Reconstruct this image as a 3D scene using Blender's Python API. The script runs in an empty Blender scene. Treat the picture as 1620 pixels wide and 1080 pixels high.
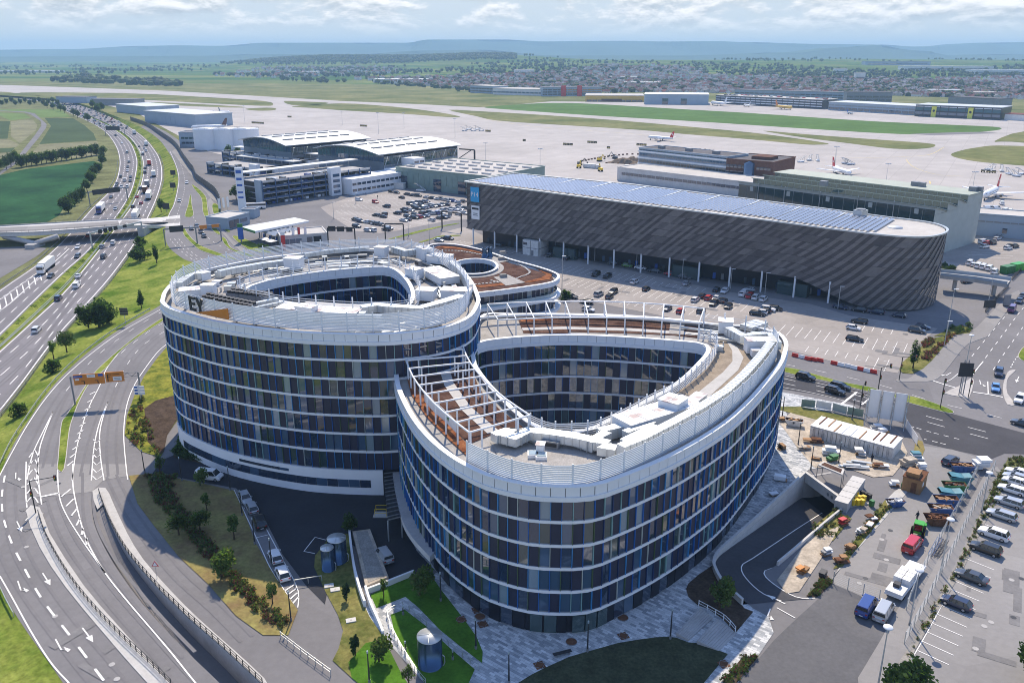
import bpy,bmesh,math,random
from mathutils import Vector,Matrix
from mathutils.geometry import tessellate_polygon,delaunay_2d_cdt
R=math.radians
rnd=random.Random(7)
S=bpy.context.scene
COL=S.collection
CAM_H=76.0
PITCH=math.atan2(540-84,1320)
cam=bpy.data.cameras.new('camera')
cam.sensor_fit='HORIZONTAL';cam.sensor_width=36.0;cam.lens=1320/1620*36
cam.clip_start=1.0;cam.clip_end=60000
cam_o=bpy.data.objects.new('camera',cam);COL.objects.link(cam_o)
cam_o.location=(0,0,CAM_H);cam_o.rotation_euler=(math.pi/2-PITCH,0,0)
S.camera=cam_o
SUN_EL,SUN_AZ=R(48.5),R(0)
W=bpy.data.worlds.new('World');S.world=W;W.use_nodes=True
wn,wl=W.node_tree.nodes,W.node_tree.links
wn.clear()
out=wn.new('ShaderNodeOutputWorld');bg=wn.new('ShaderNodeBackground')
sky=wn.new('ShaderNodeTexSky');sky.sky_type='NISHITA';sky.sun_disc=False
sky.sun_elevation=SUN_EL;sky.sun_rotation=SUN_AZ;sky.altitude=400;sky.air_density=1.0;sky.dust_density=0.3;sky.ozone_density=3.0
def wmath(op,a,b=None,c=None):
 n=wn.new('ShaderNodeMath');n.operation=op
 for i,v in enumerate((a,b,c)):
  if v is None:continue
  if isinstance(v,(int,float)):n.inputs[i].default_value=v
  else:wl.new(v,n.inputs[i])
 return n.outputs[0]
tc=wn.new('ShaderNodeTexCoord')
sep=wn.new('ShaderNodeSeparateXYZ');wl.new(tc.outputs['Generated'],sep.inputs[0])
zc=wmath('MAXIMUM',sep.outputs[2],0.0)
cu=wn.new('ShaderNodeCombineXYZ')
wl.new(wmath('MULTIPLY',sep.outputs[0],11.0),cu.inputs[0]);wl.new(wmath('MULTIPLY',sep.outputs[1],11.0),cu.inputs[1]);wl.new(wmath('MULTIPLY',zc,30.0),cu.inputs[2])
def wnoise(scale,detail,rough,dist=0.0,loc=(0,0,0)):
 mp=wn.new('ShaderNodeMapping');mp.inputs['Location'].default_value=loc
 wl.new(cu.outputs[0],mp.inputs[0])
 n=wn.new('ShaderNodeTexNoise');n.inputs['Scale'].default_value=scale;n.inputs['Detail'].default_value=detail
 n.inputs['Roughness'].default_value=rough;n.inputs['Distortion'].default_value=dist
 wl.new(mp.outputs[0],n.inputs['Vector']);return n.outputs['Fac']
def wramp(f,a,b,ca=(0,0,0,1),cb=(1,1,1,1)):
 r=wn.new('ShaderNodeValToRGB');r.color_ramp.interpolation='EASE'
 r.color_ramp.elements[0].position=a;r.color_ramp.elements[1].position=b
 r.color_ramp.elements[0].color=ca;r.color_ramp.elements[1].color=cb
 wl.new(f,r.inputs[0]);return r.outputs[0]
LOC=(3.1,0.4,0.25)
big=wnoise(1.0,9,0.62,0.15,LOC);above=wnoise(1.0,9,0.62,0.15,(LOC[0],LOC[1],LOC[2]+0.16))
cover=wramp(big,0.40,0.54)
band=wn.new('ShaderNodeMapRange');wl.new(sep.outputs[2],band.inputs[0])
band.inputs[1].default_value=0.016;band.inputs[2].default_value=0.040;band.clamp=True
top=wn.new('ShaderNodeMapRange');wl.new(sep.outputs[2],top.inputs[0]);top.clamp=True
top.inputs[1].default_value=0.06;top.inputs[2].default_value=0.26;top.inputs[3].default_value=1.0;top.inputs[4].default_value=0.12
mask=wmath('MULTIPLY',wmath('MULTIPLY',cover,band.outputs[0]),top.outputs[0])
light=wmath('MULTIPLY_ADD',wmath('SUBTRACT',big,above),2.6,0.55)
cloudcol=wramp(light,0.22,0.86,(3.0,3.3,3.5,1),(7.3,7.0,6.7,1))
veil=wn.new('ShaderNodeMixRGB');wl.new(wmath('MULTIPLY',top.outputs[0],0.92),veil.inputs[0])
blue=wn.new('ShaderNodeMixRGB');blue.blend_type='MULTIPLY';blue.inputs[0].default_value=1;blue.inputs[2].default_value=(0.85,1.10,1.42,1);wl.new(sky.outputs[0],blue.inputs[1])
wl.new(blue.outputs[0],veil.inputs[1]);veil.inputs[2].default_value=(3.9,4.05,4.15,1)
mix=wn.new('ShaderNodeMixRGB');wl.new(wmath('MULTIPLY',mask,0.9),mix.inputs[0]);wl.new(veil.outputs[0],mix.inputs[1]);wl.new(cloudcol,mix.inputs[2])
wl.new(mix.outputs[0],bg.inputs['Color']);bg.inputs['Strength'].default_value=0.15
wl.new(bg.outputs[0],out.inputs['Surface'])
sun=bpy.data.lights.new('sun','SUN');sun.energy=5.0;sun.angle=R(0.5);sun.color=(1.0,0.86,0.67)
sun_o=bpy.data.objects.new('sun',sun);COL.objects.link(sun_o)
sun_o.rotation_euler=(math.pi/2-SUN_EL,0,math.pi-SUN_AZ)
sun_o.location=(0,0,300)
S.view_settings.view_transform='Standard';S.view_settings.look='None'
S.view_settings.exposure=0.25;S.view_settings.gamma=1.0;S.view_settings.use_curve_mapping=False
S.render.engine='CYCLES'
S.cycles.use_denoising=True;S.cycles.filter_width=1.0
S.cycles.max_bounces=6;S.cycles.diffuse_bounces=3;S.cycles.glossy_bounces=3;S.cycles.transmission_bounces=3;S.cycles.volume_bounces=1
S.cycles.transparent_max_bounces=6
S.cycles.caustics_reflective=False;S.cycles.caustics_refractive=False
CT,ST=math.cos(PITCH),math.sin(PITCH)
def G(px,py,z=0.0):
 """world point at height z seen at a pixel of the 1620x1080 photograph"""
 u=(px-810)/1320;v=(540-py)/1320
 dx,dy,dz=u,CT+v*ST,-ST+v*CT
 k=(z-CAM_H)/dz
 return Vector((dx*k,dy*k,z))
def K(x0,y0,s,*pts):
 return[(x0+p[0]/s,y0+p[1]/s)+tuple(p[2:])for p in pts]
def crop(x0,y0,s):return lambda *pts:K(x0,y0,s,*pts)
k1=crop(0,240,4.05);k2=crop(300,180,3.682);k3=crop(700,200,3.522);k4=crop(1140,220,3.375)
k5=crop(250,370,3.115);k6=crop(250,500,3.725);k7=crop(620,460,3.6);k8=crop(900,460,3.6)
k9=crop(620,680,3.2735);k10=crop(900,680,3.274);k11=crop(1200,560,3.857);k12=crop(1140,760,3.375)
k13=crop(0,480,3.856);k14=crop(0,740,3.177);k15=crop(190,680,3.272);k16=crop(440,780,3.6)
k17=crop(720,820,3.115);k18=crop(660,370,4.765);k19=crop(0,380,6.75);k20=crop(1420,500,7.715)
k21=crop(1100,440,7.715);k22=crop(1420,280,4.909);k23=crop(0,170,6.75);k24=crop(1400,900,6)
k25=crop(1040,560,5.4);k26=crop(520,700,6);k27=crop(360,310,8.1);k28=crop(1520,400,6.75)
k29=crop(560,270,8.1);k30=crop(900,60,5.4);f0=crop(0,0,3);f1=crop(540,0,3);f2=crop(1080,0,3)
def GS(pts,z=0.0):
 return[G(p[0],p[1],p[2]if len(p)>2 else z)for p in pts]
def smooth(pts,n=6,closed=False):
 """Catmull-Rom through points (any dimension)"""
 pts=[Vector(p)for p in pts];m=len(pts);o=[]
 for i in range(m if closed else m-1):
  if closed:p0,p1,p2,p3=pts[(i-1)%m],pts[i],pts[(i+1)%m],pts[(i+2)%m]
  else:p0,p1,p2,p3=pts[max(i-1,0)],pts[i],pts[i+1],pts[min(i+2,m-1)]
  for j in range(n):
   t=j/n
   o.append(0.5*((2*p1)+(p2-p0)*t+(2*p0-5*p1+4*p2-p3)*t*t+(3*p1-p0-3*p2+p3)*t**3))
 if not closed:o.append(pts[-1])
 return o
def length(pts):return sum((pts[i+1]-pts[i]).length for i in range(len(pts)-1))
def resample(pts,step=None,n=None,closed=False):
 pts=list(pts)+([pts[0]]if closed else[])
 L=length(pts)
 if n is None:n=max(2,round(L/step))
 o=[];i=0;acc=0.0
 for k in range(n if closed else n+1):
  d=L*k/n
  while i<len(pts)-2 and acc+(pts[i+1]-pts[i]).length<d:
   acc+=(pts[i+1]-pts[i]).length;i+=1
  s=(pts[i+1]-pts[i]).length
  o.append(pts[i].lerp(pts[i+1],min(1,(d-acc)/s if s>1e-9 else 0)))
 return o
def inside(p,poly):
 c=False;n=len(poly);x,y=p[0],p[1]
 for i in range(n):
  a,b=poly[i],poly[i-1]
  if(a[1]>y)!=(b[1]>y)and x<(b[0]-a[0])*(y-a[1])/(b[1]-a[1])+a[0]:c=not c
 return c
def area2(poly):return sum(poly[i-1][0]*poly[i][1]-poly[i][0]*poly[i-1][1]for i in range(len(poly)))/2
def ccw(poly):return list(poly)if area2(poly)>0 else list(reversed(poly))
def offset(poly,d):
 """closed ccw polygon moved outwards by d"""
 o=[];n=len(poly)
 for i in range(n):
  a,b,c=poly[i-1],poly[i],poly[(i+1)%n]
  e1=Vector((b[0]-a[0],b[1]-a[1]));e2=Vector((c[0]-b[0],c[1]-b[1]))
  if e1.length<1e-6 or e2.length<1e-6:o.append(Vector((b[0],b[1],0)));continue
  e1.normalize();e2.normalize()
  nn=Vector((e1.y+e2.y,-e1.x-e2.x))
  if nn.length<1e-6:nn=Vector((e1.y,-e1.x))
  nn.normalize();k=max(0.5,nn.dot(Vector((e1.y,-e1.x))))
  o.append(Vector((b[0]+nn.x*d/k,b[1]+nn.y*d/k,0)))
 return o
MATS={}
def mat(name,rgb,rough=0.8,var=0.12,scale=0.4,metal=0.0,spec=0.5,scale2=None,var2=0.1,tint=None,bump=0.0,coat=0.0,emit=None,alpha=None,obj=False):
 m=bpy.data.materials.new(name);MATS[name]=m;m.use_nodes=True
 nt=m.node_tree;b=nt.nodes['Principled BSDF']
 b.inputs['Roughness'].default_value=rough;b.inputs['Metallic'].default_value=metal
 b.inputs['Specular IOR Level'].default_value=spec if rough<0.8 else 0.02
 if coat:b.inputs['Coat Weight'].default_value=coat;b.inputs['Coat Roughness'].default_value=0.05
 c1=tuple(max(0,x*(1-var))for x in rgb)+(1,);c2=tuple(min(1,x*(1+var))for x in(tint or rgb))+(1,)
 if var>0:
  tcn=nt.nodes.new('ShaderNodeTexCoord')if obj else nt.nodes.new('ShaderNodeNewGeometry')
  src=tcn.outputs['Object']if obj else tcn.outputs['Position']
  def noise(s,d=5):
   n=nt.nodes.new('ShaderNodeTexNoise');n.inputs['Scale'].default_value=s;n.inputs['Detail'].default_value=d;n.inputs['Roughness'].default_value=0.62
   nt.links.new(src,n.inputs['Vector']);return n
  n=noise(scale)
  r=nt.nodes.new('ShaderNodeValToRGB');r.color_ramp.elements[0].position=0.33;r.color_ramp.elements[1].position=0.67
  r.color_ramp.elements[0].color=c1;r.color_ramp.elements[1].color=c2
  nt.links.new(n.outputs['Fac'],r.inputs[0]);col=r.outputs[0]
  if scale2:
   n2=noise(scale2,6)
   r2=nt.nodes.new('ShaderNodeValToRGB');r2.color_ramp.elements[0].position=0.3;r2.color_ramp.elements[1].position=0.7
   r2.color_ramp.elements[0].color=(1-var2,)*3+(1,);r2.color_ramp.elements[1].color=(1+var2,)*3+(1,)
   nt.links.new(n2.outputs['Fac'],r2.inputs[0])
   mx=nt.nodes.new('ShaderNodeMixRGB');mx.blend_type='MULTIPLY';mx.inputs[0].default_value=1
   nt.links.new(col,mx.inputs[1]);nt.links.new(r2.outputs[0],mx.inputs[2]);col=mx.outputs[0]
  nt.links.new(col,b.inputs['Base Color'])
  if bump:
   bp=nt.nodes.new('ShaderNodeBump');bp.inputs['Strength'].default_value=bump;bp.inputs['Distance'].default_value=0.1
   nt.links.new((n2 if scale2 else n).outputs['Fac'],bp.inputs['Height']);nt.links.new(bp.outputs[0],b.inputs['Normal'])
 else:
  b.inputs['Base Color'].default_value=tuple(rgb)+(1,)
 if emit:
  b.inputs['Emission Color'].default_value=tuple(emit[0])+(1,);b.inputs['Emission Strength'].default_value=emit[1]
 if alpha is not None:b.inputs['Alpha'].default_value=alpha
 return m
def nodes_of(m):return m.node_tree.nodes,m.node_tree.links,m.node_tree.nodes['Principled BSDF']
class MB:
 def __init__(self):self.v=[];self.f=[];self.m=[];self.mats=[];self.sm=[]
 def mi(self,m):
  if isinstance(m,str):m=MATS[m]
  if m not in self.mats:self.mats.append(m)
  return self.mats.index(m)
 def add(self,vs,fs,m,smooth=False):
  o=len(self.v);self.v.extend(Vector(p)for p in vs);i=self.mi(m)
  for f in fs:self.f.append(tuple(o+k for k in f));self.m.append(i);self.sm.append(smooth)
 def quad(self,a,b,c,d,m):self.add([a,b,c,d],[(0,1,2,3)],m)
 def box(self,c,s,m,rz=0.0,M=None):
  x,y,z=s[0]/2,s[1]/2,s[2]/2
  vs=[Vector((i*x,j*y,k*z))for k in(-1,1)for j in(-1,1)for i in(-1,1)]
  Q=Matrix.Translation(c)@(M if M is not None else Matrix.Rotation(rz,4,'Z'))
  self.add([Q@v for v in vs],[(0,2,3,1),(4,5,7,6),(0,1,5,4),(2,6,7,3),(0,4,6,2),(1,3,7,5)],m)
 def flat(self,pts,m,up=True,holes=()):
  if holes or len(pts)>60:
   P=[Vector(p)for p in pts]+[Vector((p[0],p[1],pts[0].z))for h in holes for p in h];E=[];k=0
   for lp in[pts]+list(holes):
    n=len(lp);E+=[(k+i,k+(i+1)%n)for i in range(n)];k+=n
   ov,oe,of,vo,eo,fo=delaunay_2d_cdt([p.to_2d()for p in P],E,[],0,1e-4)
   zs=[P[o[0]].z if o else min(P,key=lambda p:(p.to_2d()-v).length).z for o,v in zip(vo,ov)];fs=[]
   for f in of:
    cx=sum(ov[i].x for i in f)/len(f);cy=sum(ov[i].y for i in f)/len(f)
    if inside((cx,cy),pts)and not any(inside((cx,cy),h)for h in holes):fs.append(tuple(f)if up else tuple(reversed(f)))
   self.add([Vector((v.x,v.y,z))for v,z in zip(ov,zs)],fs,m);return
  loops=[[Vector((p[0],p[1],0))for p in pts]]+[[Vector((p[0],p[1],0))for p in h]for h in holes]
  allp=[Vector(p)for p in pts]+[Vector(p)for h in holes for p in h]
  fs=[]
  for t in tessellate_polygon(loops):
   a,b,c=(allp[k]for k in t)
   cr=(b.x-a.x)*(c.y-a.y)-(b.y-a.y)*(c.x-a.x)
   if abs(cr)<1e-9:continue
   fs.append(t if(cr>0)==up else(t[0],t[2],t[1]))
  self.add(allp,fs,m)
 def prism(self,pts,z0,z1,m,top=None,bottom=False,holes=()):
  pts=ccw(pts);n=len(pts)
  f=(lambda z:z)if not callable(z1)else z1
  zt=(lambda p:z1)if not callable(z1)else z1
  zb=(lambda p:z0)if not callable(z0)else z0
  vs=[Vector((p[0],p[1],zb(p)))for p in pts]+[Vector((p[0],p[1],zt(p)))for p in pts]
  self.add(vs,[(i,(i+1)%n,n+(i+1)%n,n+i)for i in range(n)],m)
  for h in holes:
   h=ccw(h);k=len(h)
   self.add([Vector((p[0],p[1],zb(p)))for p in h]+[Vector((p[0],p[1],zt(p)))for p in h],[((i+1)%k,i,k+i,k+(i+1)%k)for i in range(k)],m)
  self.flat([Vector((p[0],p[1],zt(p)))for p in pts],top or m,True,[[Vector((p[0],p[1],zt(p)))for p in h]for h in holes])
  if bottom:self.flat([Vector((p[0],p[1],zb(p)))for p in pts],m,False,[[Vector((p[0],p[1],zb(p)))for p in h]for h in holes])
 def tube(self,a,b,r,m,n=6,r2=None,cap=True,smooth=True):
  a,b=Vector(a),Vector(b);d=b-a
  if d.length<1e-6:return
  q=d.to_track_quat('Z','Y');r2=r if r2 is None else r2;vs=[]
  for p,rr in((a,r),(b,r2)):
   for i in range(n):
    t=2*math.pi*i/n;vs.append(p+q@Vector((math.cos(t)*rr,math.sin(t)*rr,0)))
  self.add(vs,[(i,(i+1)%n,n+(i+1)%n,n+i)for i in range(n)],m,smooth)
  if cap:self.add(vs,[tuple(range(n-1,-1,-1)),tuple(range(n,2*n))],m)
 def path(self,pts,r,m,n=5):
  for i in range(len(pts)-1):self.tube(pts[i],pts[i+1],r,m,n,cap=(i in(0,len(pts)-2)))
 def ribbon(self,pts,w,z,m,closed=False):
  """flat strip of width w along pts, at height z above each point's own z"""
  n=len(pts);vs=[]
  for i in range(n):
   if closed:a,c=pts[i-1],pts[(i+1)%n]
   else:a,c=pts[max(i-1,0)],pts[min(i+1,n-1)]
   d=Vector((c.x-a.x,c.y-a.y,0))
   if d.length<1e-9:d=Vector((1,0,0))
   d.normalize();nn=Vector((-d.y,d.x,0))*(w/2)
   p=Vector((pts[i].x,pts[i].y,pts[i].z+z));vs+=[p+nn,p-nn]
  k=n if closed else n-1
  self.add(vs,[(2*i,2*i+1,(2*i+3)%(2*n),(2*i+2)%(2*n))for i in range(k)],m)
 def wallstrip(self,pts,z0,z1,th,m,closed=False,top=None):
  """upright band of thickness th following pts (z0, z1 absolute)"""
  n=len(pts);L=[];Rr=[]
  for i in range(n):
   if closed:a,c=pts[i-1],pts[(i+1)%n]
   else:a,c=pts[max(i-1,0)],pts[min(i+1,n-1)]
   d=Vector((c[0]-a[0],c[1]-a[1],0));d=d.normalized()if d.length>1e-9 else Vector((1,0,0))
   nn=Vector((-d.y,d.x,0))*(th/2);p=Vector((pts[i][0],pts[i][1],0));L.append(p+nn);Rr.append(p-nn)
  a0=z0 if callable(z0)else(lambda i:z0);a1=z1 if callable(z1)else(lambda i:z1)
  vs=[]
  for i in range(n):
   b,t=a0(i),a1(i)
   vs+=[L[i]+Vector((0,0,b)),Rr[i]+Vector((0,0,b)),Rr[i]+Vector((0,0,t)),L[i]+Vector((0,0,t))]
  fs=[];tf=[]
  for i in range(n if closed else n-1):
   p,q=4*i,4*((i+1)%n)
   fs+=[(p+1,q+1,q+2,p+2),(q,p,p+3,q+3),(q+1,p+1,p,q)];tf.append((p+2,q+2,q+3,p+3))
  if not closed:fs+=[(0,1,2,3),(4*n-3,4*n-4,4*n-1,4*n-2)]
  self.add(vs,fs,m);self.add(vs,tf,top or m)
 def lathe(self,prof,m,n=16,c=(0,0,0),axis='Z',smooth=True):
  vs=[];k=len(prof)
  for r,z in prof:
   for i in range(n):
    t=2*math.pi*i/n
    p=Vector((r*math.cos(t),r*math.sin(t),z))if axis=='Z'else Vector((z,r*math.cos(t),r*math.sin(t)))
    vs.append(p+Vector(c))
  self.add(vs,[(j*n+i,j*n+(i+1)%n,(j+1)*n+(i+1)%n,(j+1)*n+i)for j in range(k-1)for i in range(n)],m,smooth)
 def mesh(self,name,origin=None):
  me=bpy.data.meshes.new(name);o=Vector(origin)if origin is not None else Vector((0,0,0))
  me.from_pydata([v-o for v in self.v],[],self.f)
  for m in self.mats:me.materials.append(m)
  me.polygons.foreach_set('material_index',self.m);me.polygons.foreach_set('use_smooth',self.sm)
  me.update();return me
 def build(self,name,parent=None,origin=None,kind=None,**props):
  if not self.f:return None
  if origin is None and parent is not None:origin=parent.location
  o=bpy.data.objects.new(name,self.mesh(name,origin));COL.objects.link(o)
  if parent is not None:o.parent=parent
  elif origin is not None:o.location=origin
  if kind:o['kind']=kind
  for k,v in props.items():o[k]=v
  return o
def tag(o,label=None,cat=None,group=None,kind=None):
 if label:o['label']=label
 if cat:o['category']=cat
 if group:o['group']=group
 if kind:o['kind']=kind
 return o
def thing(name,label,cat,loc=(0,0,0),rz=0.0,group=None):
 o=bpy.data.objects.new(name,None);COL.objects.link(o);o.location=loc;o.rotation_euler=(0,0,rz)
 o.empty_display_size=0.5
 return tag(o,label,cat,group)
def put(name,mesh,parent=None,loc=(0,0,0),rz=0.0,scale=None):
 o=bpy.data.objects.new(name,mesh);COL.objects.link(o);o.location=loc;o.rotation_euler=(0,0,rz)
 if parent is not None:o.parent=parent
 if scale:o.scale=scale
 return o
KIDS={}
def dup(root,loc,rz,label=None,group=None,scale=None):
 if root not in KIDS:KIDS[root]=[(c,list(c.children))for c in root.children]
 r=root.copy();COL.objects.link(r);r.location=loc;r.rotation_euler=(0,0,rz)
 if label:r['label']=label
 if group:r['group']=group
 if scale:r.scale=scale
 for ch,gs in KIDS[root]:
  c=ch.copy();COL.objects.link(c);c.parent=r
  for g in gs:
   d=g.copy();COL.objects.link(d);d.parent=c
 return r
def struct(name,mb):return mb.build(name,kind='structure')
def sheet(name,pts,m,z,n=1,closed=True,holes=()):
 p=GS(pts,z)
 if n>1:p=smooth(p,n,True)
 b=MB();b.flat(p,m,True,holes);return struct(name,b)
def text_mesh(s,size,m,depth=0.03):
 cu_=bpy.data.curves.new('lettering','FONT');cu_.body=s;cu_.size=size;cu_.extrude=depth;cu_.resolution_u=3
 cu_.align_x='CENTER';cu_.align_y='CENTER'
 o=bpy.data.objects.new('lettering',cu_);COL.objects.link(o)
 dg=bpy.context.evaluated_depsgraph_get();me=bpy.data.meshes.new_from_object(o.evaluated_get(dg))
 bpy.data.objects.remove(o);bpy.data.curves.remove(cu_)
 me.materials.clear();me.materials.append(MATS[m]if isinstance(m,str)else m);return me
mat('asphalt',(0.20,0.195,0.20),0.9,0.08,0.05,scale2=0.9,var2=0.07)
mat('asphalt_light',(0.27,0.262,0.258),0.9,0.07,0.04,scale2=1.1,var2=0.06)
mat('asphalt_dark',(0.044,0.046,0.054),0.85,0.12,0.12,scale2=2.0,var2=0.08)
mat('asphalt_mid',(0.135,0.135,0.142),0.88,0.10,0.10,scale2=1.6,var2=0.08)
mat('motorway',(0.215,0.205,0.215),0.88,0.06,0.03,scale2=0.5,var2=0.05)
mat('car_park',(0.33,0.305,0.285),0.9,0.10,0.05,scale2=0.6,var2=0.08)
mat('apron',(0.42,0.395,0.375),0.85,0.08,0.012,scale2=0.06,var2=0.08)
mat('runway',(0.58,0.57,0.57),0.85,0.06,0.01,scale2=0.08,var2=0.06)
mat('grass_bright',(0.105,0.190,0.020),0.95,0.28,0.12,scale2=1.3,var2=0.32,tint=(0.200,0.220,0.050))
mat('grass_lawn',(0.070,0.165,0.018),0.95,0.22,0.35,scale2=2.5,var2=0.2)
mat('grass_air',(0.115,0.150,0.046),0.95,0.22,0.012,scale2=0.10,var2=0.2,tint=(0.185,0.178,0.080))
mat('grass_green',(0.088,0.158,0.042),0.95,0.15,0.02,scale2=0.15,var2=0.12)
mat('grass_dry',(0.27,0.185,0.095),0.95,0.3,0.18,scale2=1.5,var2=0.22,tint=(0.21,0.19,0.065))
mat('meadow',(0.105,0.155,0.028),0.95,0.3,0.35,scale2=1.6,var2=0.3,tint=(0.21,0.20,0.035))
mat('turf',(0.10,0.135,0.032),0.95,0.3,0.22,scale2=1.5,var2=0.3,tint=(0.185,0.165,0.06))
mat('grass_dark',(0.055,0.062,0.036),0.95,0.25,0.4,scale2=2.5,var2=0.3)  # newly seeded ground cover, a darker and greyer green than the lawns
mat('mulch',(0.075,0.055,0.042),0.95,0.3,0.5,scale2=2.5,var2=0.3)
mat('soil',(0.20,0.155,0.115),0.95,0.25,0.4,scale2=2.2,var2=0.25)
mat('field_dark',(0.065,0.095,0.048),0.95,0.14,0.02,scale2=0.4,var2=0.12)
mat('field_green',(0.020,0.062,0.034),0.95,0.25,0.02,scale2=0.5,var2=0.18,tint=(0.030,0.090,0.036))
mat('field_straw',(0.21,0.205,0.125),0.95,0.2,0.04,scale2=0.4,var2=0.2)
mat('field_lime',(0.135,0.195,0.065),0.95,0.16,0.02,scale2=0.3,var2=0.12)
mat('verge',(0.155,0.165,0.075),0.95,0.3,0.06,scale2=0.7,var2=0.25)
mat('gravel',(0.30,0.285,0.26),0.95,0.15,0.6,scale2=4,var2=0.25)
mat('roof_gravel',(0.36,0.345,0.325),0.95,0.14,0.5,scale2=6,var2=0.22)
mat('roof_gravel_brown',(0.30,0.25,0.195),0.95,0.16,0.5,scale2=6,var2=0.22)
mat('path_slab',(0.48,0.47,0.45),0.85,0.06,0.5,scale2=2,var2=0.05)
mat('concrete',(0.42,0.41,0.40),0.85,0.10,0.4,scale2=2,var2=0.08)
mat('concrete_pale',(0.56,0.55,0.53),0.85,0.08,0.3,scale2=1.5,var2=0.07)
mat('kerb',(0.45,0.43,0.41),0.85,0.1,0.5)
mat('sedum',(0.088,0.046,0.038),0.95,0.3,0.3,scale2=3,var2=0.3,tint=(0.11,0.066,0.050))
mat('sedum_red',(0.205,0.062,0.034),0.95,0.35,0.6,scale2=4,var2=0.3,tint=(0.23,0.10,0.045))
mat('paint_line',(0.80,0.79,0.77),0.7,0.08,0.6)
mat('paint_yellow',(0.62,0.48,0.12),0.7,0.1,0.5)
mat('white_panel',(0.74,0.76,0.78),0.45,0.03,0.3,spec=0.5)
mat('white_render',(0.78,0.79,0.80),0.7,0.03,0.2)
mat('white_metal',(0.76,0.78,0.79),0.35,0.03,0.4,spec=0.5)
mat('galvanised',(0.50,0.53,0.54),0.38,0.10,0.5,metal=0.55)
mat('duct_metal',(0.62,0.66,0.67),0.34,0.10,0.8,metal=0.45)
mat('dark_metal',(0.024,0.025,0.029),0.5,0.1,0.5)
mat('facade_dark',(0.007,0.009,0.018),0.32,0.15,0.6)
mat('facade_panel',(0.020,0.024,0.052),0.45,0.12,0.6)
mat('grey_metal',(0.22,0.23,0.245),0.45,0.08,0.4,metal=0.2)
mat('black',(0.014,0.014,0.016),0.6,0)
mat('tyre',(0.018,0.018,0.019),0.85,0)
mat('rim_metal',(0.55,0.56,0.58),0.3,0,metal=0.8)
mat('headlamp',(0.75,0.77,0.8),0.1,0)
mat('tail_lamp',(0.35,0.015,0.012),0.2,0)
mat('bark',(0.085,0.062,0.042),0.95,0.25,2.0)
mat('sign_blue',(0.02,0.10,0.40),0.5,0.05)
mat('sign_cyan',(0.03,0.34,0.62),0.5,0.03)
mat('sign_orange',(0.62,0.215,0.025),0.5,0.05)
mat('sign_white',(0.78,0.78,0.78),0.5,0.02)
mat('sign_red',(0.55,0.03,0.03),0.5,0.04)
mat('wood',(0.30,0.16,0.065),0.75,0.2,1.5)
mat('steel_blue',(0.05,0.10,0.18),0.25,0.05,0.5,metal=0.75)
mat('skip_teal',(0.055,0.20,0.25),0.5,0.2,0.9)
mat('skip_blue',(0.03,0.085,0.24),0.5,0.2,0.9)
mat('rust',(0.15,0.075,0.045),0.8,0.3,1.5)
mat('tractor_green',(0.05,0.36,0.03),0.35,0.05)
mat('bin_yellow',(0.75,0.52,0.02),0.45,0.04)
mat('bin_green',(0.03,0.17,0.04),0.5,0.06)
mat('tarp',(0.72,0.72,0.72),0.55,0.06,1.0)
mat('container_white',(0.62,0.62,0.60),0.5,0.12,0.8,scale2=3,var2=0.1)
mat('brick_brown',(0.15,0.085,0.065),0.85,0.12,0.6)
mat('blue_steel_garage',(0.055,0.105,0.21),0.5,0.08,0.4)
mat('hall_green',(0.20,0.28,0.25),0.4,0.1,0.3)
mat('hangar_cream',(0.40,0.43,0.40),0.6,0.06,0.3)
mat('hangar_roof',(0.33,0.37,0.315),0.7,0.08,0.2)
mat('roof_pale',(0.50,0.48,0.45),0.8,0.10,0.06,scale2=0.5,var2=0.08)
mat('roof_metal',(0.50,0.52,0.53),0.45,0.05,0.1,metal=0.15)
mat('roof_dark',(0.14,0.135,0.14),0.85,0.12,0.1,scale2=0.6,var2=0.1)
mat('solar',(0.235,0.265,0.33),0.25,0.08,0.5,spec=0.5)
mat('p14_light',(0.175,0.158,0.152),0.55,0.14,0.25,scale2=1.2,var2=0.08,metal=0.1)
mat('p14_mid',(0.125,0.112,0.110),0.55,0.14,0.25,scale2=1.2,var2=0.08,metal=0.1)
mat('p14_dark',(0.080,0.071,0.072),0.55,0.14,0.25,scale2=1.2,var2=0.08,metal=0.1)
mat('facade_blue',(0.30,0.37,0.44),0.5,0.06,0.1)
mat('barrier_red',(0.55,0.04,0.03),0.55,0.05)
mat('plaster_stone',(0.44,0.385,0.315),0.9,0.22,0.5,scale2=2.5,var2=0.2)
mat('cargo_yellow',(0.62,0.40,0.06),0.6,0.05)
mat('skin',(0.5,0.33,0.25),0.6,0)
mat('cloth_dark',(0.03,0.035,0.05),0.8,0.1)
mat('cloth_blue',(0.05,0.08,0.17),0.8,0.1)
mat('hair',(0.03,0.02,0.015),0.7,0)
mat('hill_far',(0.055,0.085,0.045),0.95,0.2,0.002,scale2=0.02,var2=0.25)
m_=mat('stained_metal',(0.66,0.68,0.69),0.5,0.05,0.4);nn,ll,b=nodes_of(m_)
g=nn.new('ShaderNodeNewGeometry');n=nn.new('ShaderNodeTexNoise');n.inputs['Scale'].default_value=0.55;n.inputs['Detail'].default_value=6;ll.new(g.outputs['Position'],n.inputs['Vector'])
r=nn.new('ShaderNodeValToRGB');r.color_ramp.elements[0].position=0.52;r.color_ramp.elements[0].color=(0.66,0.68,0.69,1);r.color_ramp.elements[1].position=0.66;r.color_ramp.elements[1].color=(0.34,0.25,0.24,1);ll.new(n.outputs[0],r.inputs[0]);ll.new(r.outputs[0],b.inputs['Base Color'])
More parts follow.
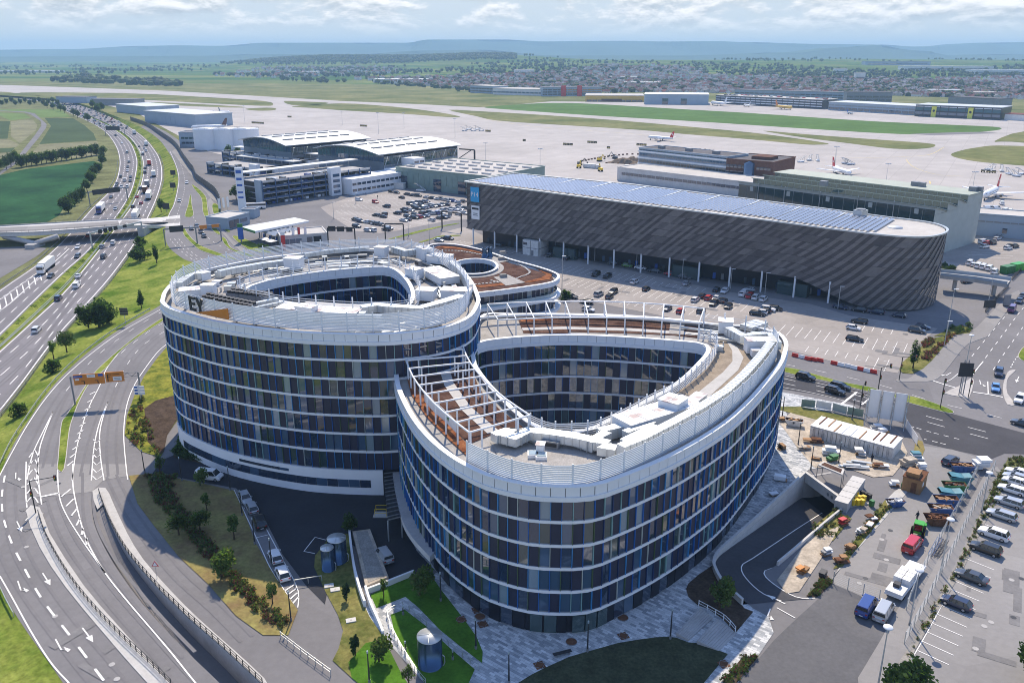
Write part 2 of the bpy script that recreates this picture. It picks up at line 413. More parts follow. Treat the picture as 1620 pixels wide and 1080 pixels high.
mat('asphalt_worn',(0.185,0.180,0.186),0.88,0.06,0.05,scale2=0.7,var2=0.08);mat('asphalt_road',(0.078,0.078,0.086),0.85,0.12,0.12,scale2=2.0,var2=0.08);mat('asphalt_patch',(0.20,0.196,0.198),0.9,0.12,0.3,scale2=2,var2=0.1)
mat('vent_black',(0.02,0.02,0.022),0.5,0.1)
for nm,c in dict(fin_blue=(0.012,0.12,0.42),fin_sky=(0.05,0.26,0.55),fin_navy=(0.015,0.04,0.13),fin_olive=(0.065,0.115,0.05),fin_mint=(0.22,0.40,0.40),fin_silver=(0.42,0.47,0.44)).items():
 mat(nm,c,0.3,0.0)
for nm,c in dict(car_black=(0.010,0.010,0.012),car_grey=(0.065,0.070,0.080),car_silver=(0.46,0.48,0.50),car_white=(0.80,0.80,0.80),car_blue=(0.02,0.055,0.24),car_red=(0.50,0.018,0.022),car_sky=(0.12,0.30,0.62),car_green=(0.12,0.30,0.05),car_purple=(0.12,0.03,0.13),car_navy=(0.012,0.02,0.055)).items():
 mat(nm,c,0.28,0.0,coat=0.7,metal=0.35 if nm in('car_silver','car_grey')else 0.0)
def glassy(name,rgb,rough=0.03,spec=1.0,var=0.0):
 m=mat(name,rgb,rough,var,0.6,spec=0.5);nodes_of(m)[2].inputs['IOR'].default_value=2.1 if name.startswith('window')else 1.7;return m
glassy('car_glass',(0.012,0.016,0.020),0.05)
glassy('window_dark',(0.022,0.040,0.075),0.03)
glassy('window_blue',(0.050,0.095,0.16),0.03)
glassy('window_blind',(0.20,0.27,0.32),0.12,0.8)
glassy('window_warm',(0.050,0.062,0.070),0.05,0.9)
glassy('window_green',(0.030,0.060,0.062),0.05)
glassy('glass_pale',(0.35,0.43,0.45),0.06,0.8)
for nm,c in dict(leaf_dark=(0.038,0.075,0.020),leaf_mid=(0.070,0.125,0.028),leaf_light=(0.115,0.175,0.040),leaf_olive=(0.120,0.140,0.045),leaf_pine=(0.026,0.052,0.026),leaf_red=(0.18,0.040,0.055)).items():
 m_=mat(nm,c,0.75,0.3,1.2,spec=0.3);nn,ll,b=nodes_of(m_)
 tr=nn.new('ShaderNodeBsdfTranslucent');tr.inputs[0].default_value=(c[0]*1.5,c[1]*1.6,c[2],1);ms=nn.new('ShaderNodeMixShader');ms.inputs[0].default_value=0.5
 ll.new(b.outputs[0],ms.inputs[1]);ll.new(tr.outputs[0],ms.inputs[2]);ll.new(ms.outputs[0],nn['Material Output'].inputs['Surface'])
def paving():
 m=mat('paving',(0.36,0.37,0.37),0.8,0)
 nn,ll,b=nodes_of(m)
 g=nn.new('ShaderNodeNewGeometry');mp=nn.new('ShaderNodeMapping');mp.inputs['Rotation'].default_value=(0,0,R(38))
 ll.new(g.outputs['Position'],mp.inputs[0])
 br=nn.new('ShaderNodeTexBrick');ll.new(mp.outputs[0],br.inputs['Vector'])
 br.inputs['Scale'].default_value=1.0;br.inputs['Brick Width'].default_value=0.9;br.inputs['Row Height'].default_value=0.42
 br.inputs['Mortar Size'].default_value=0.012;br.offset=0.5
 br.inputs['Color1'].default_value=(0.27,0.29,0.31,1);br.inputs['Color2'].default_value=(0.66,0.67,0.67,1);br.inputs['Mortar'].default_value=(0.2,0.2,0.2,1)
 n=nn.new('ShaderNodeTexNoise');n.inputs['Scale'].default_value=0.25;ll.new(g.outputs['Position'],n.inputs['Vector'])
 r=nn.new('ShaderNodeValToRGB');r.color_ramp.elements[0].color=(0.85,0.85,0.85,1);r.color_ramp.elements[1].color=(1.1,1.1,1.1,1);ll.new(n.outputs[0],r.inputs[0])
 mx=nn.new('ShaderNodeMixRGB');mx.blend_type='MULTIPLY';mx.inputs[0].default_value=1
 ll.new(br.outputs['Color'],mx.inputs[1]);ll.new(r.outputs[0],mx.inputs[2]);ll.new(mx.outputs[0],b.inputs['Base Color'])
paving()
for nm in('asphalt','asphalt_light','asphalt_mid','motorway','car_park'):
 nn,ll,b=nodes_of(MATS[nm])
 src=b.inputs['Base Color'].links[0].from_socket
 g=nn.new('ShaderNodeNewGeometry');v=nn.new('ShaderNodeTexVoronoi');v.inputs['Scale'].default_value=0.045;ll.new(g.outputs['Position'],v.inputs['Vector'])
 r=nn.new('ShaderNodeValToRGB');r.color_ramp.elements[0].color=(0.93,0.93,0.93,1);r.color_ramp.elements[1].color=(1.06,1.06,1.06,1)
 sp=nn.new('ShaderNodeSeparateColor');ll.new(v.outputs['Color'],sp.inputs[0]);ll.new(sp.outputs[0],r.inputs[0])
 mx=nn.new('ShaderNodeMixRGB');mx.blend_type='MULTIPLY';mx.inputs[0].default_value=1
 ll.new(src,mx.inputs[1]);ll.new(r.outputs[0],mx.inputs[2]);ll.new(mx.outputs[0],b.inputs['Base Color'])
def slabs(nm,s,f):
 nn,ll,b=nodes_of(MATS[nm]);src=b.inputs['Base Color'].links[0].from_socket
 g=nn.new('ShaderNodeNewGeometry');mp=nn.new('ShaderNodeMapping');mp.inputs['Rotation'].default_value=(0,0,R(30));ll.new(g.outputs['Position'],mp.inputs[0])
 br=nn.new('ShaderNodeTexBrick');ll.new(mp.outputs[0],br.inputs['Vector']);br.offset=0;br.inputs['Scale'].default_value=1
 br.inputs['Brick Width'].default_value=s;br.inputs['Row Height'].default_value=s;br.inputs['Mortar Size'].default_value=0.15
 br.inputs['Color1'].default_value=(1-f,)*3+(1,);br.inputs['Color2'].default_value=(1+f,)*3+(1,);br.inputs['Mortar'].default_value=(0.8,0.8,0.8,1)
 mx=nn.new('ShaderNodeMixRGB');mx.blend_type='MULTIPLY';mx.inputs[0].default_value=1
 ll.new(src,mx.inputs[1]);ll.new(br.outputs['Color'],mx.inputs[2]);ll.new(mx.outputs[0],b.inputs['Base Color'])
slabs('apron',15,0.04)
ZL=-3.0
AL_L=[(-130,560),(-60,503),(0,458),(29.6,438),(59,417.8),(84.4,394.8),(98.8,381),(123.5,353.6),(148,326.4),(170.4,305.4),(182.7,287),(188,267),(188.5,252),(184,234),(173,216),(160,204),(142,193.5),(124,185),(106.7,177.4),(88,169),(63,161),(0,153),(-120,143)]
AL_R=[(-60,585),(0,532.6),(49,483.7),(103.7,430.4),(142,396),(180,350),(197.5,325),(209.5,301),(215.5,277),(217.8,255),(213,238),(206,225),(191,211.5),(176,202.6),(160,193.7),(142,185),(127,177.5),(112,171),(92,164.5),(68,159),(0,150.5),(-120,141)]
AR_L=[(-60,606),(16,540),(74,486.7),(106.7,455.6),(151,402),(194,345),(210.5,321),(221,296.8),(226,275),(225.6,256),(220,238),(207.4,220),(194,210),(175,198.5),(154,189),(138,182),(116,172.5),(95,164),(70,158),(0,149.5),(-120,140)]
AR_R=[(-700,1350),(-250,880),(-80,735),(0,653.8),(70,560),(96,529),(145,476),(177.8,437.8),(213,388),(232,351),(247,319),(255.6,292),(257.5,274.6),(255,257),(246.7,240),(226.7,216.7),(196.7,196.7),(166.7,182),(136,170),(110,162),(75,155.5),(0,147),(-120,137)]
EDGE_HIGH=[(180,1210),(140,1150),(100,1080),(30,980),(0,925),(-14,880),(-20,830),(-16,790),(0,752),(5,738),(23,700),(44,666.7),(72.6,625),(104,589),(145,552.6),(192,519),(255,482),(300,450),(318,421.5),(291,410),(269,393),(262,378),(262,356),(266.7,339),(274,324),(280,299),(281.5,279.5),(276.5,260),(266,240),(247,217),(213,196.5),(167,178),(140,168),(112,160),(75,153.5),(0,145),(-120,135)]
def sm(pts,z,n=5):return smooth(GS(pts,z),n)
al_l,al_r,ar_l,ar_r=(sm(p,ZL)for p in(AL_L,AL_R,AR_L,AR_R))
low_line=[]
for i,p in enumerate(ar_r):
 q=ar_r[min(i+1,len(ar_r)-1)];o_=ar_r[max(i-1,0)];d=(q-o_).normalized()
 low_line.append(p+Vector((d.y,-d.x,0))*min(1.5,1.0))
high_line=sm(EDGE_HIGH,0.0,4)
ramp_wall_out=smooth([G(*p,1.0)for p in k10((905,875),(850,825),(800,775),(768,720),(757,680),(775,635),(830,580),(1000,430),(1225,222))],5)
ramp_wall_in=smooth([G(*p,0.3)for p in[(1228.5,891),(1256,868),(1300,830),(1337,800)]],5)
ramp_kerb=smooth([G(*p,0.0)for p in k12((510,628),(440,630),(380,612),(295,560),(240,512),(240,482),(270,468),(300,450))],4)
dip_line=smooth([G(*p)for p in k14((500,130),(520,190),(560,285),(640,425),(780,590),(870,680),(953,760),(1120,905),(1320,1090))],5)
dip_left=smooth([G(*p)for p in k14((440,132),(460,250),(500,350),(570,480),(690,650),(830,810),(953,935),(1130,1105),(1290,1270))],5)
hole_ramp=ccw([p for p in ramp_wall_out[12:]]+list(reversed(ramp_wall_in))+list(reversed(ramp_kerb[10:])))
hole_dip=ccw(list(dip_left)+list(reversed(dip_line)))
g_=MB()
far_l=high_line[-1]
pts=list(high_line)+[Vector((-9000,3300,0)),Vector((-9000,4200,0)),Vector((3600,1330,0)),Vector((900,-60,0)),Vector((60,20,0))]
g_.flat(pts,'grass_air',True,[hole_ramp,hole_dip])
struct('ground',g_)
g_=MB()
pts=list(low_line)+[Vector((-9000,3290,ZL)),Vector((-9000,200,ZL)),Vector((-300,-60,ZL))]
g_.flat(pts,'verge');struct('lower_ground',g_)
g_=MB();g_.flat(list(low_line)+list(reversed(high_line)),'grass_bright');struct('embankment',g_)
g_=MB();g_.flat([Vector(p)for p in((-9000,-250,-6),(3600,-250,-6),(3600,1500,-6),(-9000,1500,-6))],'grass_air');struct('ground',g_)
Z1,Z2,Z3,Z4=0.03,0.06,0.09,0.12
LAY=[0.0]
def over(name,px,m,z,n=1,holes=()):LAY[0]+=0.0018;return sheet(name,px,m,z+LAY[0],n,True,holes)
b=MB()
i0=min(range(len(high_line)),key=lambda i:(high_line[i]-G(213,196.5)).length)
edge=[p+Vector((0,0,Z1))for p in high_line[:i0]]
b.flat(edge+GS([(232,194),(262,208),(292,228),(330,240),(420,262),(640,290),(980,300),(1600,345),(2000,400),(2300,900),(1500,1500),(900,1500)],Z1),'asphalt',True,[hole_ramp,hole_dip])
struct('street',b)
over('apron',[(-400,122),(-200,129),(0,134.5),(133,139),(267,144),(400,151.7),(540,160),(673,165.5),(757,170),(812,166),(873,160.5),(1000,162),(1080,160),(1250,166),(1620,190),(2100,230),(2150,420),(1700,372),(1560,352),(1480,350),(1170,312),(980,305),(760,310),(600,285),(420,262),(330,240),(296,222),(262,204),(215,178),(140,160),(90,152),(0,146.5),(-400,128)],'apron',0.10)
AIR=[('airfield_grass',f0((100,440),(600,443),(1000,463),(1250,480),(1295,496),(1240,503),(900,486),(500,466),(200,456)),'grass_air'),('airfield_grass',f0((-300,428),(0,436),(60,441),(200,458),(440,475),(800,488),(1150,507),(1090,511),(760,498),(500,483),(250,470),(0,452),(-300,440)),'grass_air'),('airfield_grass',f0((1350,480),(1480,484),(1560,489),(1500,499),(1385,499)),'grass_air'),('airfield_grass',f0((1385,505),(1620,491))+f1((200,503),(350,518),(500,540),(565,556),(470,554),(300,541),(0,524))+f0((1480,513)),'grass_air'),('airfield_grass',f0((1165,517),(1240,512),(1300,513),(1310,521),(1270,526),(1200,525)),'grass_air'),('airfield_grass',f1((510,522),(700,531),(1000,549),(1300,571),(1620,599))+f2((300,627),(500,652),(690,681),(640,687),(560,684),(300,660),(0,636))+f1((1400,616),(1000,591),(740,573),(640,552)),'grass_air'),('airfield_grass',f1((675,509),(830,497),(1000,489),(1200,494),(1620,519))+f2((300,536),(900,576),(1400,598),(1508,607),(1480,620),(1300,633),(1040,637),(600,612),(300,592),(0,573))+f1((1200,549),(800,521)),'grass_green'),('airfield_grass',f2((380,621),(600,639),(900,661),(1150,679),(1200,691),(1150,705),(1000,706),(800,682),(560,651)),'grass_air'),('airfield_grass',f2((1272,736),(1320,715),(1400,700),(1500,691),(1750,704),(1850,760),(1750,792),(1500,777),(1350,760)),'grass_air'),('airfield_grass',f2((1480,670),(1620,624),(1850,642),(1850,692),(1560,673)),'grass_air'),]
for nm,p,m in AIR:
 pw=smooth(GS(p,0.16),3,True);q=MB();q.flat(pw,m);struct(nm,q)
over('taxiway',f2((1080,636),(1300,628),(1440,626),(1495,632),(1440,634),(1180,642)),'asphalt',0.20)
over('car_park',k29((-20,330),(240,235),(450,215),(900,290),(1420,345),(1500,400),(1500,620),(1250,640),(900,700),(560,770),(330,800),(0,770),(-330,560),(-430,470)),'car_park',Z2)
over('car_park',k3((0,590),(120,560),(300,640),(800,745),(1300,860),(1620,925))+k4((480,880),(700,945),(1160,1010),(1080,1075),(1000,1170))+[(1420,590),(1330,575),(1225,548),(1150,520),(900,470),(860,430),(760,392),(690,382)],'car_park',Z2)
over('car_park',k12((880,1080),(1040,900),(1290,480),(1400,250),(1540,-60),(1700,-60),(1800,300),(1700,1100),(1400,1300),(900,1300)),'asphalt_light',Z2)
over('car_park',k22((330,590),(400,470),(700,440),(1000,480),(1000,700),(800,800),(560,740),(340,690)),'car_park',Z2)
over('yard',k11((880,670),(1000,600),(1010,560),(1180,580),(1380,640),(1330,790),(1180,1010))+k12((1240,240),(1050,500),(880,690),(620,580),(600,520),(740,330),(900,150),(980,60)),'asphalt_light',Z2)
over('street',k12((590,545),(740,610),(880,700),(900,790),(740,1080),(700,1300),(-200,1300),(100,1070),(285,850),(400,740),(510,640)),'asphalt_mid',Z2)
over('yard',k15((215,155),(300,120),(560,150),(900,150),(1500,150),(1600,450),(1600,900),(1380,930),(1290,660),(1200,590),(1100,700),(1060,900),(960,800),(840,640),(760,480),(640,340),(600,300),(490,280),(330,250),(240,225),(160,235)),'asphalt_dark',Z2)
over('street',k11((140,118),(400,170),(700,245),(900,290),(1190,365),(1620,480),(1700,610),(1500,605),(1390,650),(1330,612),(1180,580),(1010,540),(980,480),(900,430),(660,330),(560,290),(330,240),(140,212)),'asphalt_road',Z2)
over('street',k14((150,150),(460,120),(520,60),(640,40),(640,-20),(130,-20)),'asphalt_light',0.05)
plaza=GS([(622,795),(660,872),(692,905),(560,958),(600,1000),(690,1100),(690,1180),(1110,1180),(1165,1082),(1190,1050),(1224,1000),(1216,975),(1192,962),(1160,935),(1140,915),(1131,892),(1138,873),(1280,742),(1305,738),(1278,702),(1252,678),(1242,646),(1300,649),(1362,652),(1350,641),(1290,630),(1240,620),(1000,575),(700,600)],Z3)
b=MB();b.flat(plaza,'paving');struct('pavement',b)
LAWN=[(k17((290,820),(380,765),(450,730),(560,680),(700,640),(800,612),(900,595),(990,583),(1050,580),(1090,585),(1150,608),(1200,612),(1345,665),(1220,815),(1100,1000),(200,1000)),'grass_dark',1),(k17((1138,345),(1150,318),(1200,275),(1278,222),(1300,260),(1340,330),(1425,440),(1470,457),(1382,562),(1320,495),(1250,445),(1195,425),(1150,385)),'mulch',1),(k16((525,575),(740,480),(860,448),(930,550),(1000,640),(1070,730),(1130,815),(1165,900),(1162,965),(1050,880),(920,775),(800,650),(725,588),(560,652)),'grass_lawn',1),(k16((640,690),(720,660),(850,760),(980,880),(1120,1000),(1085,1080),(1040,1120),(860,1120),(740,920),(660,780)),'grass_lawn',1),(k16((270,560),(205,420),(210,355),(300,240),(400,228),(425,360),(440,470),(470,590),(520,700),(590,800),(640,900),(700,1020),(770,1130),(520,1130),(420,1050),(310,950),(345,880),(370,780),(340,690)),'turf',1),(k16((400,960),(500,850),(600,830),(640,900),(700,1020),(770,1130),(520,1130),(420,1050)),'grass_lawn',2),(k15((45,235),(150,225),(250,240),(470,285),(590,312),(640,420),(700,580),(780,720),(850,830),(920,930),(870,1060),(740,1060),(600,960),(450,790),(300,650),(180,500),(90,380)),'grass_dry',1),(k13((760,800),(775,680),(820,560),(880,440),(960,330),(1030,250),(1062,520),(1095,690),(1020,800),(1000,900),(978,935),(860,900)),'meadow',1),(k13((880,640),(950,590),(1062,560),(1090,690),(1020,800),(1000,900),(980,920),(900,840)),'mulch',2),(k15((275,140),(330,20),(480,120),(560,180),(420,172)),'mulch',1),(k11((130,420),(200,350),(330,345),(640,440),(860,500),(910,600),(860,690),(820,740),(700,750),(560,700),(340,690),(230,560)),'plaster_stone',1),(k11((130,320),(260,320),(640,400),(640,440),(430,420),(130,340)),'turf',1),(k11((960,520),(1000,530),(1015,580),(990,640),(940,640)),'grass_dry',1),(k12((500,240),(600,160),(700,200),(600,320),(500,300)),'turf',1),(k12((600,470),(880,100),(900,150),(650,460)),'turf',1),(k12((300,530),(480,300),(640,240),(560,380),(420,590),(350,600)),'plaster_stone',1),(k12((455,615),(540,540),(600,540),(560,580),(515,620)),'mulch',1),(k12((10,1070),(120,935),(195,945),(90,1075),(40,1120)),'mulch',1),(k11((1520,640),(1620,640),(1700,660),(1640,760),(1500,800),(1400,1000),(1340,1000),(1420,830)),'verge',1),(k12((880,1080),(1040,830),(1270,440),(1390,170),(1500,-40),(1540,-60),(1400,250),(1290,480),(1040,900),(960,1080)),'gravel',1),(k20((440,245),(690,130),(860,120),(900,165),(880,205),(690,225)),'turf',1),(k20((20,650),(60,560),(280,380),(430,270),(640,225),(680,250),(560,370),(420,540),(310,640),(180,700),(60,690)),'turf',1),(k22((345,690),(400,690),(450,725),(345,720)),'turf',1),]
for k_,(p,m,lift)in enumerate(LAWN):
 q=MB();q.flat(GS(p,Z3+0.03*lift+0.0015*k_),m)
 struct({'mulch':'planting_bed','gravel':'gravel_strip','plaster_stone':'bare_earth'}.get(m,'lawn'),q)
ISLAND=[k1((1230,210),(1275,240),(1320,290),(1330,350),(1345,430),(1410,520),(1395,530),(1350,490),(1300,390),(1290,300),(1240,235)),k1((1225,280),(1230,340),(1240,410),(1195,420),(1185,405),(1205,340),(1215,285)),k1((1180,482),(1200,520),(1260,585),(1350,630),(1510,688),(1480,692),(1300,640),(1240,600),(1185,545),(1170,510)),k2((185,725),(210,727),(240,780),(300,805),(385,826),(330,832),(260,803),(210,770)),k1((1360,338),(1400,345),(1440,440),(1412,452),(1368,400)),k1((1420,470),(1445,480),(1475,512),(1450,512)),k2((250,720),(300,720),(470,800),(440,812),(340,790)),k11((155,85),(240,95),(360,130),(530,175),(720,213),(705,237),(560,205),(400,165),(155,112)),k11((830,247),(950,263),(1080,303),(1185,347),(1170,364),(1050,335),(900,295),(830,268)),k13((350,1015),(352,960),(372,740),(400,690),(460,600),(510,520),(570,430),(640,360),(720,290),(800,225),(900,150),(1000,85),(1000,105),(900,170),(800,240),(720,310),(660,385),(600,440),(540,500),(490,590),(450,690),(425,780),(395,1010)),k29((440,880),(560,845),(820,775),(1120,710),(1330,675),(1340,685),(1120,725),(830,800),(640,848),(450,885)),k29((830,920),(1000,870),(1100,840),(1340,828),(1345,840),(1110,852),(900,915)),k20((1470,500),(1480,450),(1543,375),(1700,330),(1700,560),(1543,555)),]
for p in ISLAND:
 q=MB();w=smooth(GS(p,0),3,True);q.prism(w,0.0,0.15,'kerb','kerb')
 cx=sum((v for v in w),Vector())/len(w)
 inn=offset(ccw(w),-0.16)if abs(area2(w))>40 else[v.copy()for v in ccw(w)]
 q.flat([Vector((v.x,v.y,0.18))for v in inn],'grass_bright');struct('grass_verge',q)
FOOT=[('pavement',k1((1100,0),(1165,0),(1250,150),(1350,260),(1400,330),(1350,300),(1330,330),(1360,430),(1440,540),(1540,640),(1700,720),(1620,660),(1480,560),(1400,450),(1380,340),(1250,180)),'asphalt_light'),('pavement',k20((440,790),(560,700),(700,520),(860,340),(1080,260),(1180,150),(1290,0),(1500,-280),(1400,-280),(1080,20),(900,190),(690,240),(600,330),(480,470),(300,640),(200,720),(120,770),(0,770),(0,800),(260,800)),'asphalt_light'),('traffic_island',k20((570,945),(740,860),(890,760),(920,770),(930,820),(870,1005),(800,990)),'kerb'),('traffic_island',k20((1290,830),(1340,690),(1400,660),(1440,665),(1360,740),(1330,820),(1340,950),(1440,1080),(1340,1080),(1290,960)),'kerb'),('traffic_island',k14((130,215),(200,200),(250,330),(420,590),(600,800),(860,1090),(960,1200),(880,1200),(730,1070),(520,830),(330,600),(200,400)),'path_slab'),('traffic_island',k14((465,118),(530,102),(570,180),(640,330),(720,460),(860,620),(1000,760),(1180,920),(1330,1060),(1330,1095),(1140,905),(960,748),(800,590),(680,460),(560,270),(522,182),(490,210)),'path_slab'),('pavement',k12((590,540),(700,360),(880,110),(960,40),(1000,60),(640,470),(600,520)),'path_slab'),('pavement',k12((735,1080),(760,1010),(850,860),(1000,590),(1190,300),(1330,110),(1430,-60),(1500,-40),(1390,170),(1270,440),(1040,830),(880,1080)),'asphalt_light'),]
for nm,p,m in FOOT:
 q=MB();w=smooth(GS(p,0),2,True);q.prism(w,0.0,0.13,'kerb',m);struct(nm,q)
b=MB()
n_=40
lo=resample(ramp_wall_out,n=n_);hi_src=list(ramp_kerb)+list(ramp_wall_in);hi=resample(hi_src,n=n_)
def rz_(t):return Z3-4.3*max(0,(t-0.25)/0.75)**1.15
ramp_pts=[]
for i in range(n_+1):
 t=i/n_;z=rz_(t);ramp_pts.append((Vector((lo[i].x,lo[i].y,z)),Vector((hi[i].x,hi[i].y,z))))
for i in range(n_):b.quad(ramp_pts[i][0],ramp_pts[i+1][0],ramp_pts[i+1][1],ramp_pts[i][1],'asphalt_road')
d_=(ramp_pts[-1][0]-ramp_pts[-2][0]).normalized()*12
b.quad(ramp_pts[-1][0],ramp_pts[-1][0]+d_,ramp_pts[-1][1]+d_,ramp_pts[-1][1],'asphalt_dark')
struct('ramp',b)
b=MB();n_=40
ll_=resample(dip_left,n=n_);rr_=resample(dip_line,n=n_)
for i in range(n_):
 za,zb=-4.2*(i/n_)**1.1+Z1,-4.2*((i+1)/n_)**1.1+Z1
 m0,m1=ll_[i].lerp(rr_[i],0.35),ll_[i+1].lerp(rr_[i+1],0.35)
 A0,A1=Vector((ll_[i].x,ll_[i].y,Z1)),Vector((ll_[i+1].x,ll_[i+1].y,Z1))
 b.quad(A0,Vector((m0.x,m0.y,za)),Vector((m1.x,m1.y,zb)),A1,'asphalt')
 b.quad(Vector((m0.x,m0.y,za)),Vector((rr_[i].x,rr_[i].y,za)),Vector((rr_[i+1].x,rr_[i+1].y,zb)),Vector((m1.x,m1.y,zb)),'asphalt')
struct('street',b)
def road_between(name,L,Rr,m,z):
 n=160;a=resample(L,n=n);c=resample(Rr,n=n);q=MB()
 for i in range(n):
  q.quad(a[i]+Vector((0,0,z)),c[i]+Vector((0,0,z)),c[i+1]+Vector((0,0,z)),a[i+1]+Vector((0,0,z)),m)
 return struct(name,q),a,c
_,alL,alR=road_between('motorway',al_l,al_r,'motorway',0.06)
_,arL,arR=road_between('motorway',ar_l,ar_r,'motorway',0.06)
b=MB();n_=160
for i in range(n_):
 b.quad(alR[i]+Vector((0,0,.03)),arL[i]+Vector((0,0,.03)),arL[i+1]+Vector((0,0,.03)),alR[i+1]+Vector((0,0,.03)),'grass_bright')
struct('central_reservation',b)
FIELD=[(k1((-200,480),(0,470),(300,452),(375,410),(430,330),(560,190),(650,85),(600,60),(160,112),(0,150),(-250,200)),'field_green'),(k23((475,112),(780,117),(900,190),(1000,280),(1030,352),(420,393),(545,200)),'field_dark'),(k23((420,397),(1040,361),(1070,490),(1040,522),(400,560),(235,600)),'field_straw'),(k23((-600,15),(0,20),(640,20),(760,104),(430,109),(380,66),(280,48),(0,33),(-600,30)),'field_lime'),(k23((-300,60),(0,56),(260,67),(330,112),(110,140),(0,90),(-300,100)),'field_lime'),(k23((115,148),(350,132),(400,190),(380,250),(215,385),(115,310)),'field_straw'),(k23((-300,150),(108,148),(80,335),(-300,340)),'field_dark'),(k23((-300,345),(90,338),(208,396),(170,425),(-300,450)),'field_straw'),(k23((-300,455),(165,430),(110,478),(-300,500)),'field_dark'),(k23((-300,505),(110,482),(0,600),(-300,800)),'field_straw'),]
for p,m in FIELD:
 q=MB();q.flat(GS(p,ZL+0.05),m);struct('field',q)
over('lane',k23((-300,30),(0,38),(260,55),(330,77),(440,150),(440,200),(370,300),(160,560),(0,690),(-300,900),(-300,960),(0,722),(200,582),(400,342),(490,222),(500,182),(372,66),(280,47),(0,33),(-300,24)),'asphalt',ZL+0.08)
over('yard',k1((-100,615),(0,613),(200,603),(300,618),(232,672),(0,810),(-100,880)),'asphalt',ZL+0.05)
for o in[o for o in COL.objects if o.name.startswith('lane')]:pass
marks={}
def mk(name):return marks.setdefault(name,MB())
def line(name,pts,w=0.15,dash=None,gap=None,z=0.015,m='paint_line',phase=0.0,skip=None):
 """pts in world space; z is added to each point's own height"""
 q=mk(name)
 if dash is None:
  q.ribbon(pts,w,z,m);return
 L=length(pts);d=phase
 rs=resample(pts,step=0.5);st=L/(len(rs)-1)
 while d+dash<L:
  i0,i1=int(d/st),int((d+dash)/st)
  seg=[rs[i0],rs[(i0+i1)//2],rs[i1]]
  q.ribbon(seg,w,z,m);d+=dash+gap
def between(a,c,f):return[a[i].lerp(c[i],f)for i in range(len(a))]
up6=0.09
for a,c,fr in((alL,alR,(0.30,0.53,0.76)),(arL,arR,(0.29,0.52,0.755))):
 for f in fr:line('motorway_marking',between(a,c,f),0.22,6,6.5,up6)
 line('motorway_marking',between(a,c,0.045),0.28,z=up6)
 line('motorway_marking',between(a,c,0.955),0.28,z=up6)
def pl(name,px,w=0.15,dash=None,gap=None,z=None,n=4,m='paint_line',zb=0.0):
 pts=smooth(GS(px,zb),n)if len(px)>2 else GS(px,zb)
 if dash is None:pts=resample(pts,step=2.0)if len(px)>2 else pts
 line(name,pts,w,dash,gap,z if z is not None else Z3+0.02,m)
for i in range(9):
 t=i/9
 a0=G(*k19((-150+590*t,730-370*t))[0],ZL);
 p=[k19((x+62*i-50,y-44*i))[0]for x,y in((-40,690),(40,650),(60,740))]
 pl('motorway_marking',p,0.35,n=1,z=up6,zb=ZL)
pl('motorway_marking',k19((-60,800),(150,640),(430,375),(740,90)),0.28,z=up6,zb=ZL)
ST_='street_marking'
pl(ST_,k13((985,35),(740,175),(560,305),(400,445),(280,580),(170,740),(90,880),(20,1010),(-15,1080)),0.18)
pl(ST_,k13((1000,45),(870,120),(720,220),(575,335),(480,440),(400,540),(340,620)),0.14,3,6)
pl(ST_,k13((325,660),(260,790),(200,920),(165,1075)),0.2);pl(ST_,k13((325,660),(270,800),(240,900),(225,1075)),0.2)
pl(ST_,k14((132,-30),(130,120),(136,200)),0.2);pl(ST_,k14((190,-30),(195,80),(210,185)),0.2)
for i in range(8):
 y=880+i*55
 pl(ST_,k13((178+(i*-3),y+60),(212-i*2,y+12),(238-i*1,y+60)),0.22,n=1)
pl(ST_,k13((1000,175),(900,235),(830,300),(760,400),(700,520)),0.14,3,5)
pl(ST_,k13((1000,120),(940,150),(850,215),(780,270),(720,320)),0.14,3,5)
pl(ST_,k13((1030,240),(960,300),(870,420),(810,520),(770,640),(755,800),(770,1000),(780,1075)),0.18)
pl(ST_,k13((720,310),(650,400),(610,500),(540,640),(490,790),(460,930),(440,1080)),0.18)
pl(ST_,k13((660,600),(610,720),(575,870),(558,1080)),0.2);pl(ST_,k13((660,600),(630,690),(608,800),(615,950),(635,1080)),0.2)
for i in range(6):
 y=830+i*45;pl(ST_,k13((570-i*1,y),(592,y+25),(612+i*2,y)),0.22,n=1)
for i in range(10):
 t=i/9;x0,y0=540-140*t,560+440*t;x1,y1=592-135*t,535+420*t
 pl(ST_,k13((x0+(x1-x0)*.18,y0+(y1-y0)*.18),(x1-(x1-x0)*.18,y1-(y1-y0)*.18)),0.3)
pl(ST_,k14((366,-20),(368,100),(395,230),(430,350),(480,450),(540,545),(640,670),(760,810),(870,940),(945,1035),(1040,1150)),0.2)
pl(ST_,k14((290,-20),(296,130),(330,230),(410,360),(480,460),(530,530)),0.18)
for i in range(6):
 t=i/5;pl(ST_,k14((308+128*t,146+240*t),(355+80*t,108+245*t)),0.3)
pl(ST_,k14((205,147),(298,127)),0.5)
pl(ST_,k14((0,545),(60,650),(160,830),(260,985),(350,1085),(430,1180)),0.2)
pl(ST_,k14((25,40),(12,120),(10,190),(22,270),(60,380),(110,480),(180,610),(240,700),(310,790),(380,880),(440,960),(530,1080),(600,1170)),0.3,3,3.2)
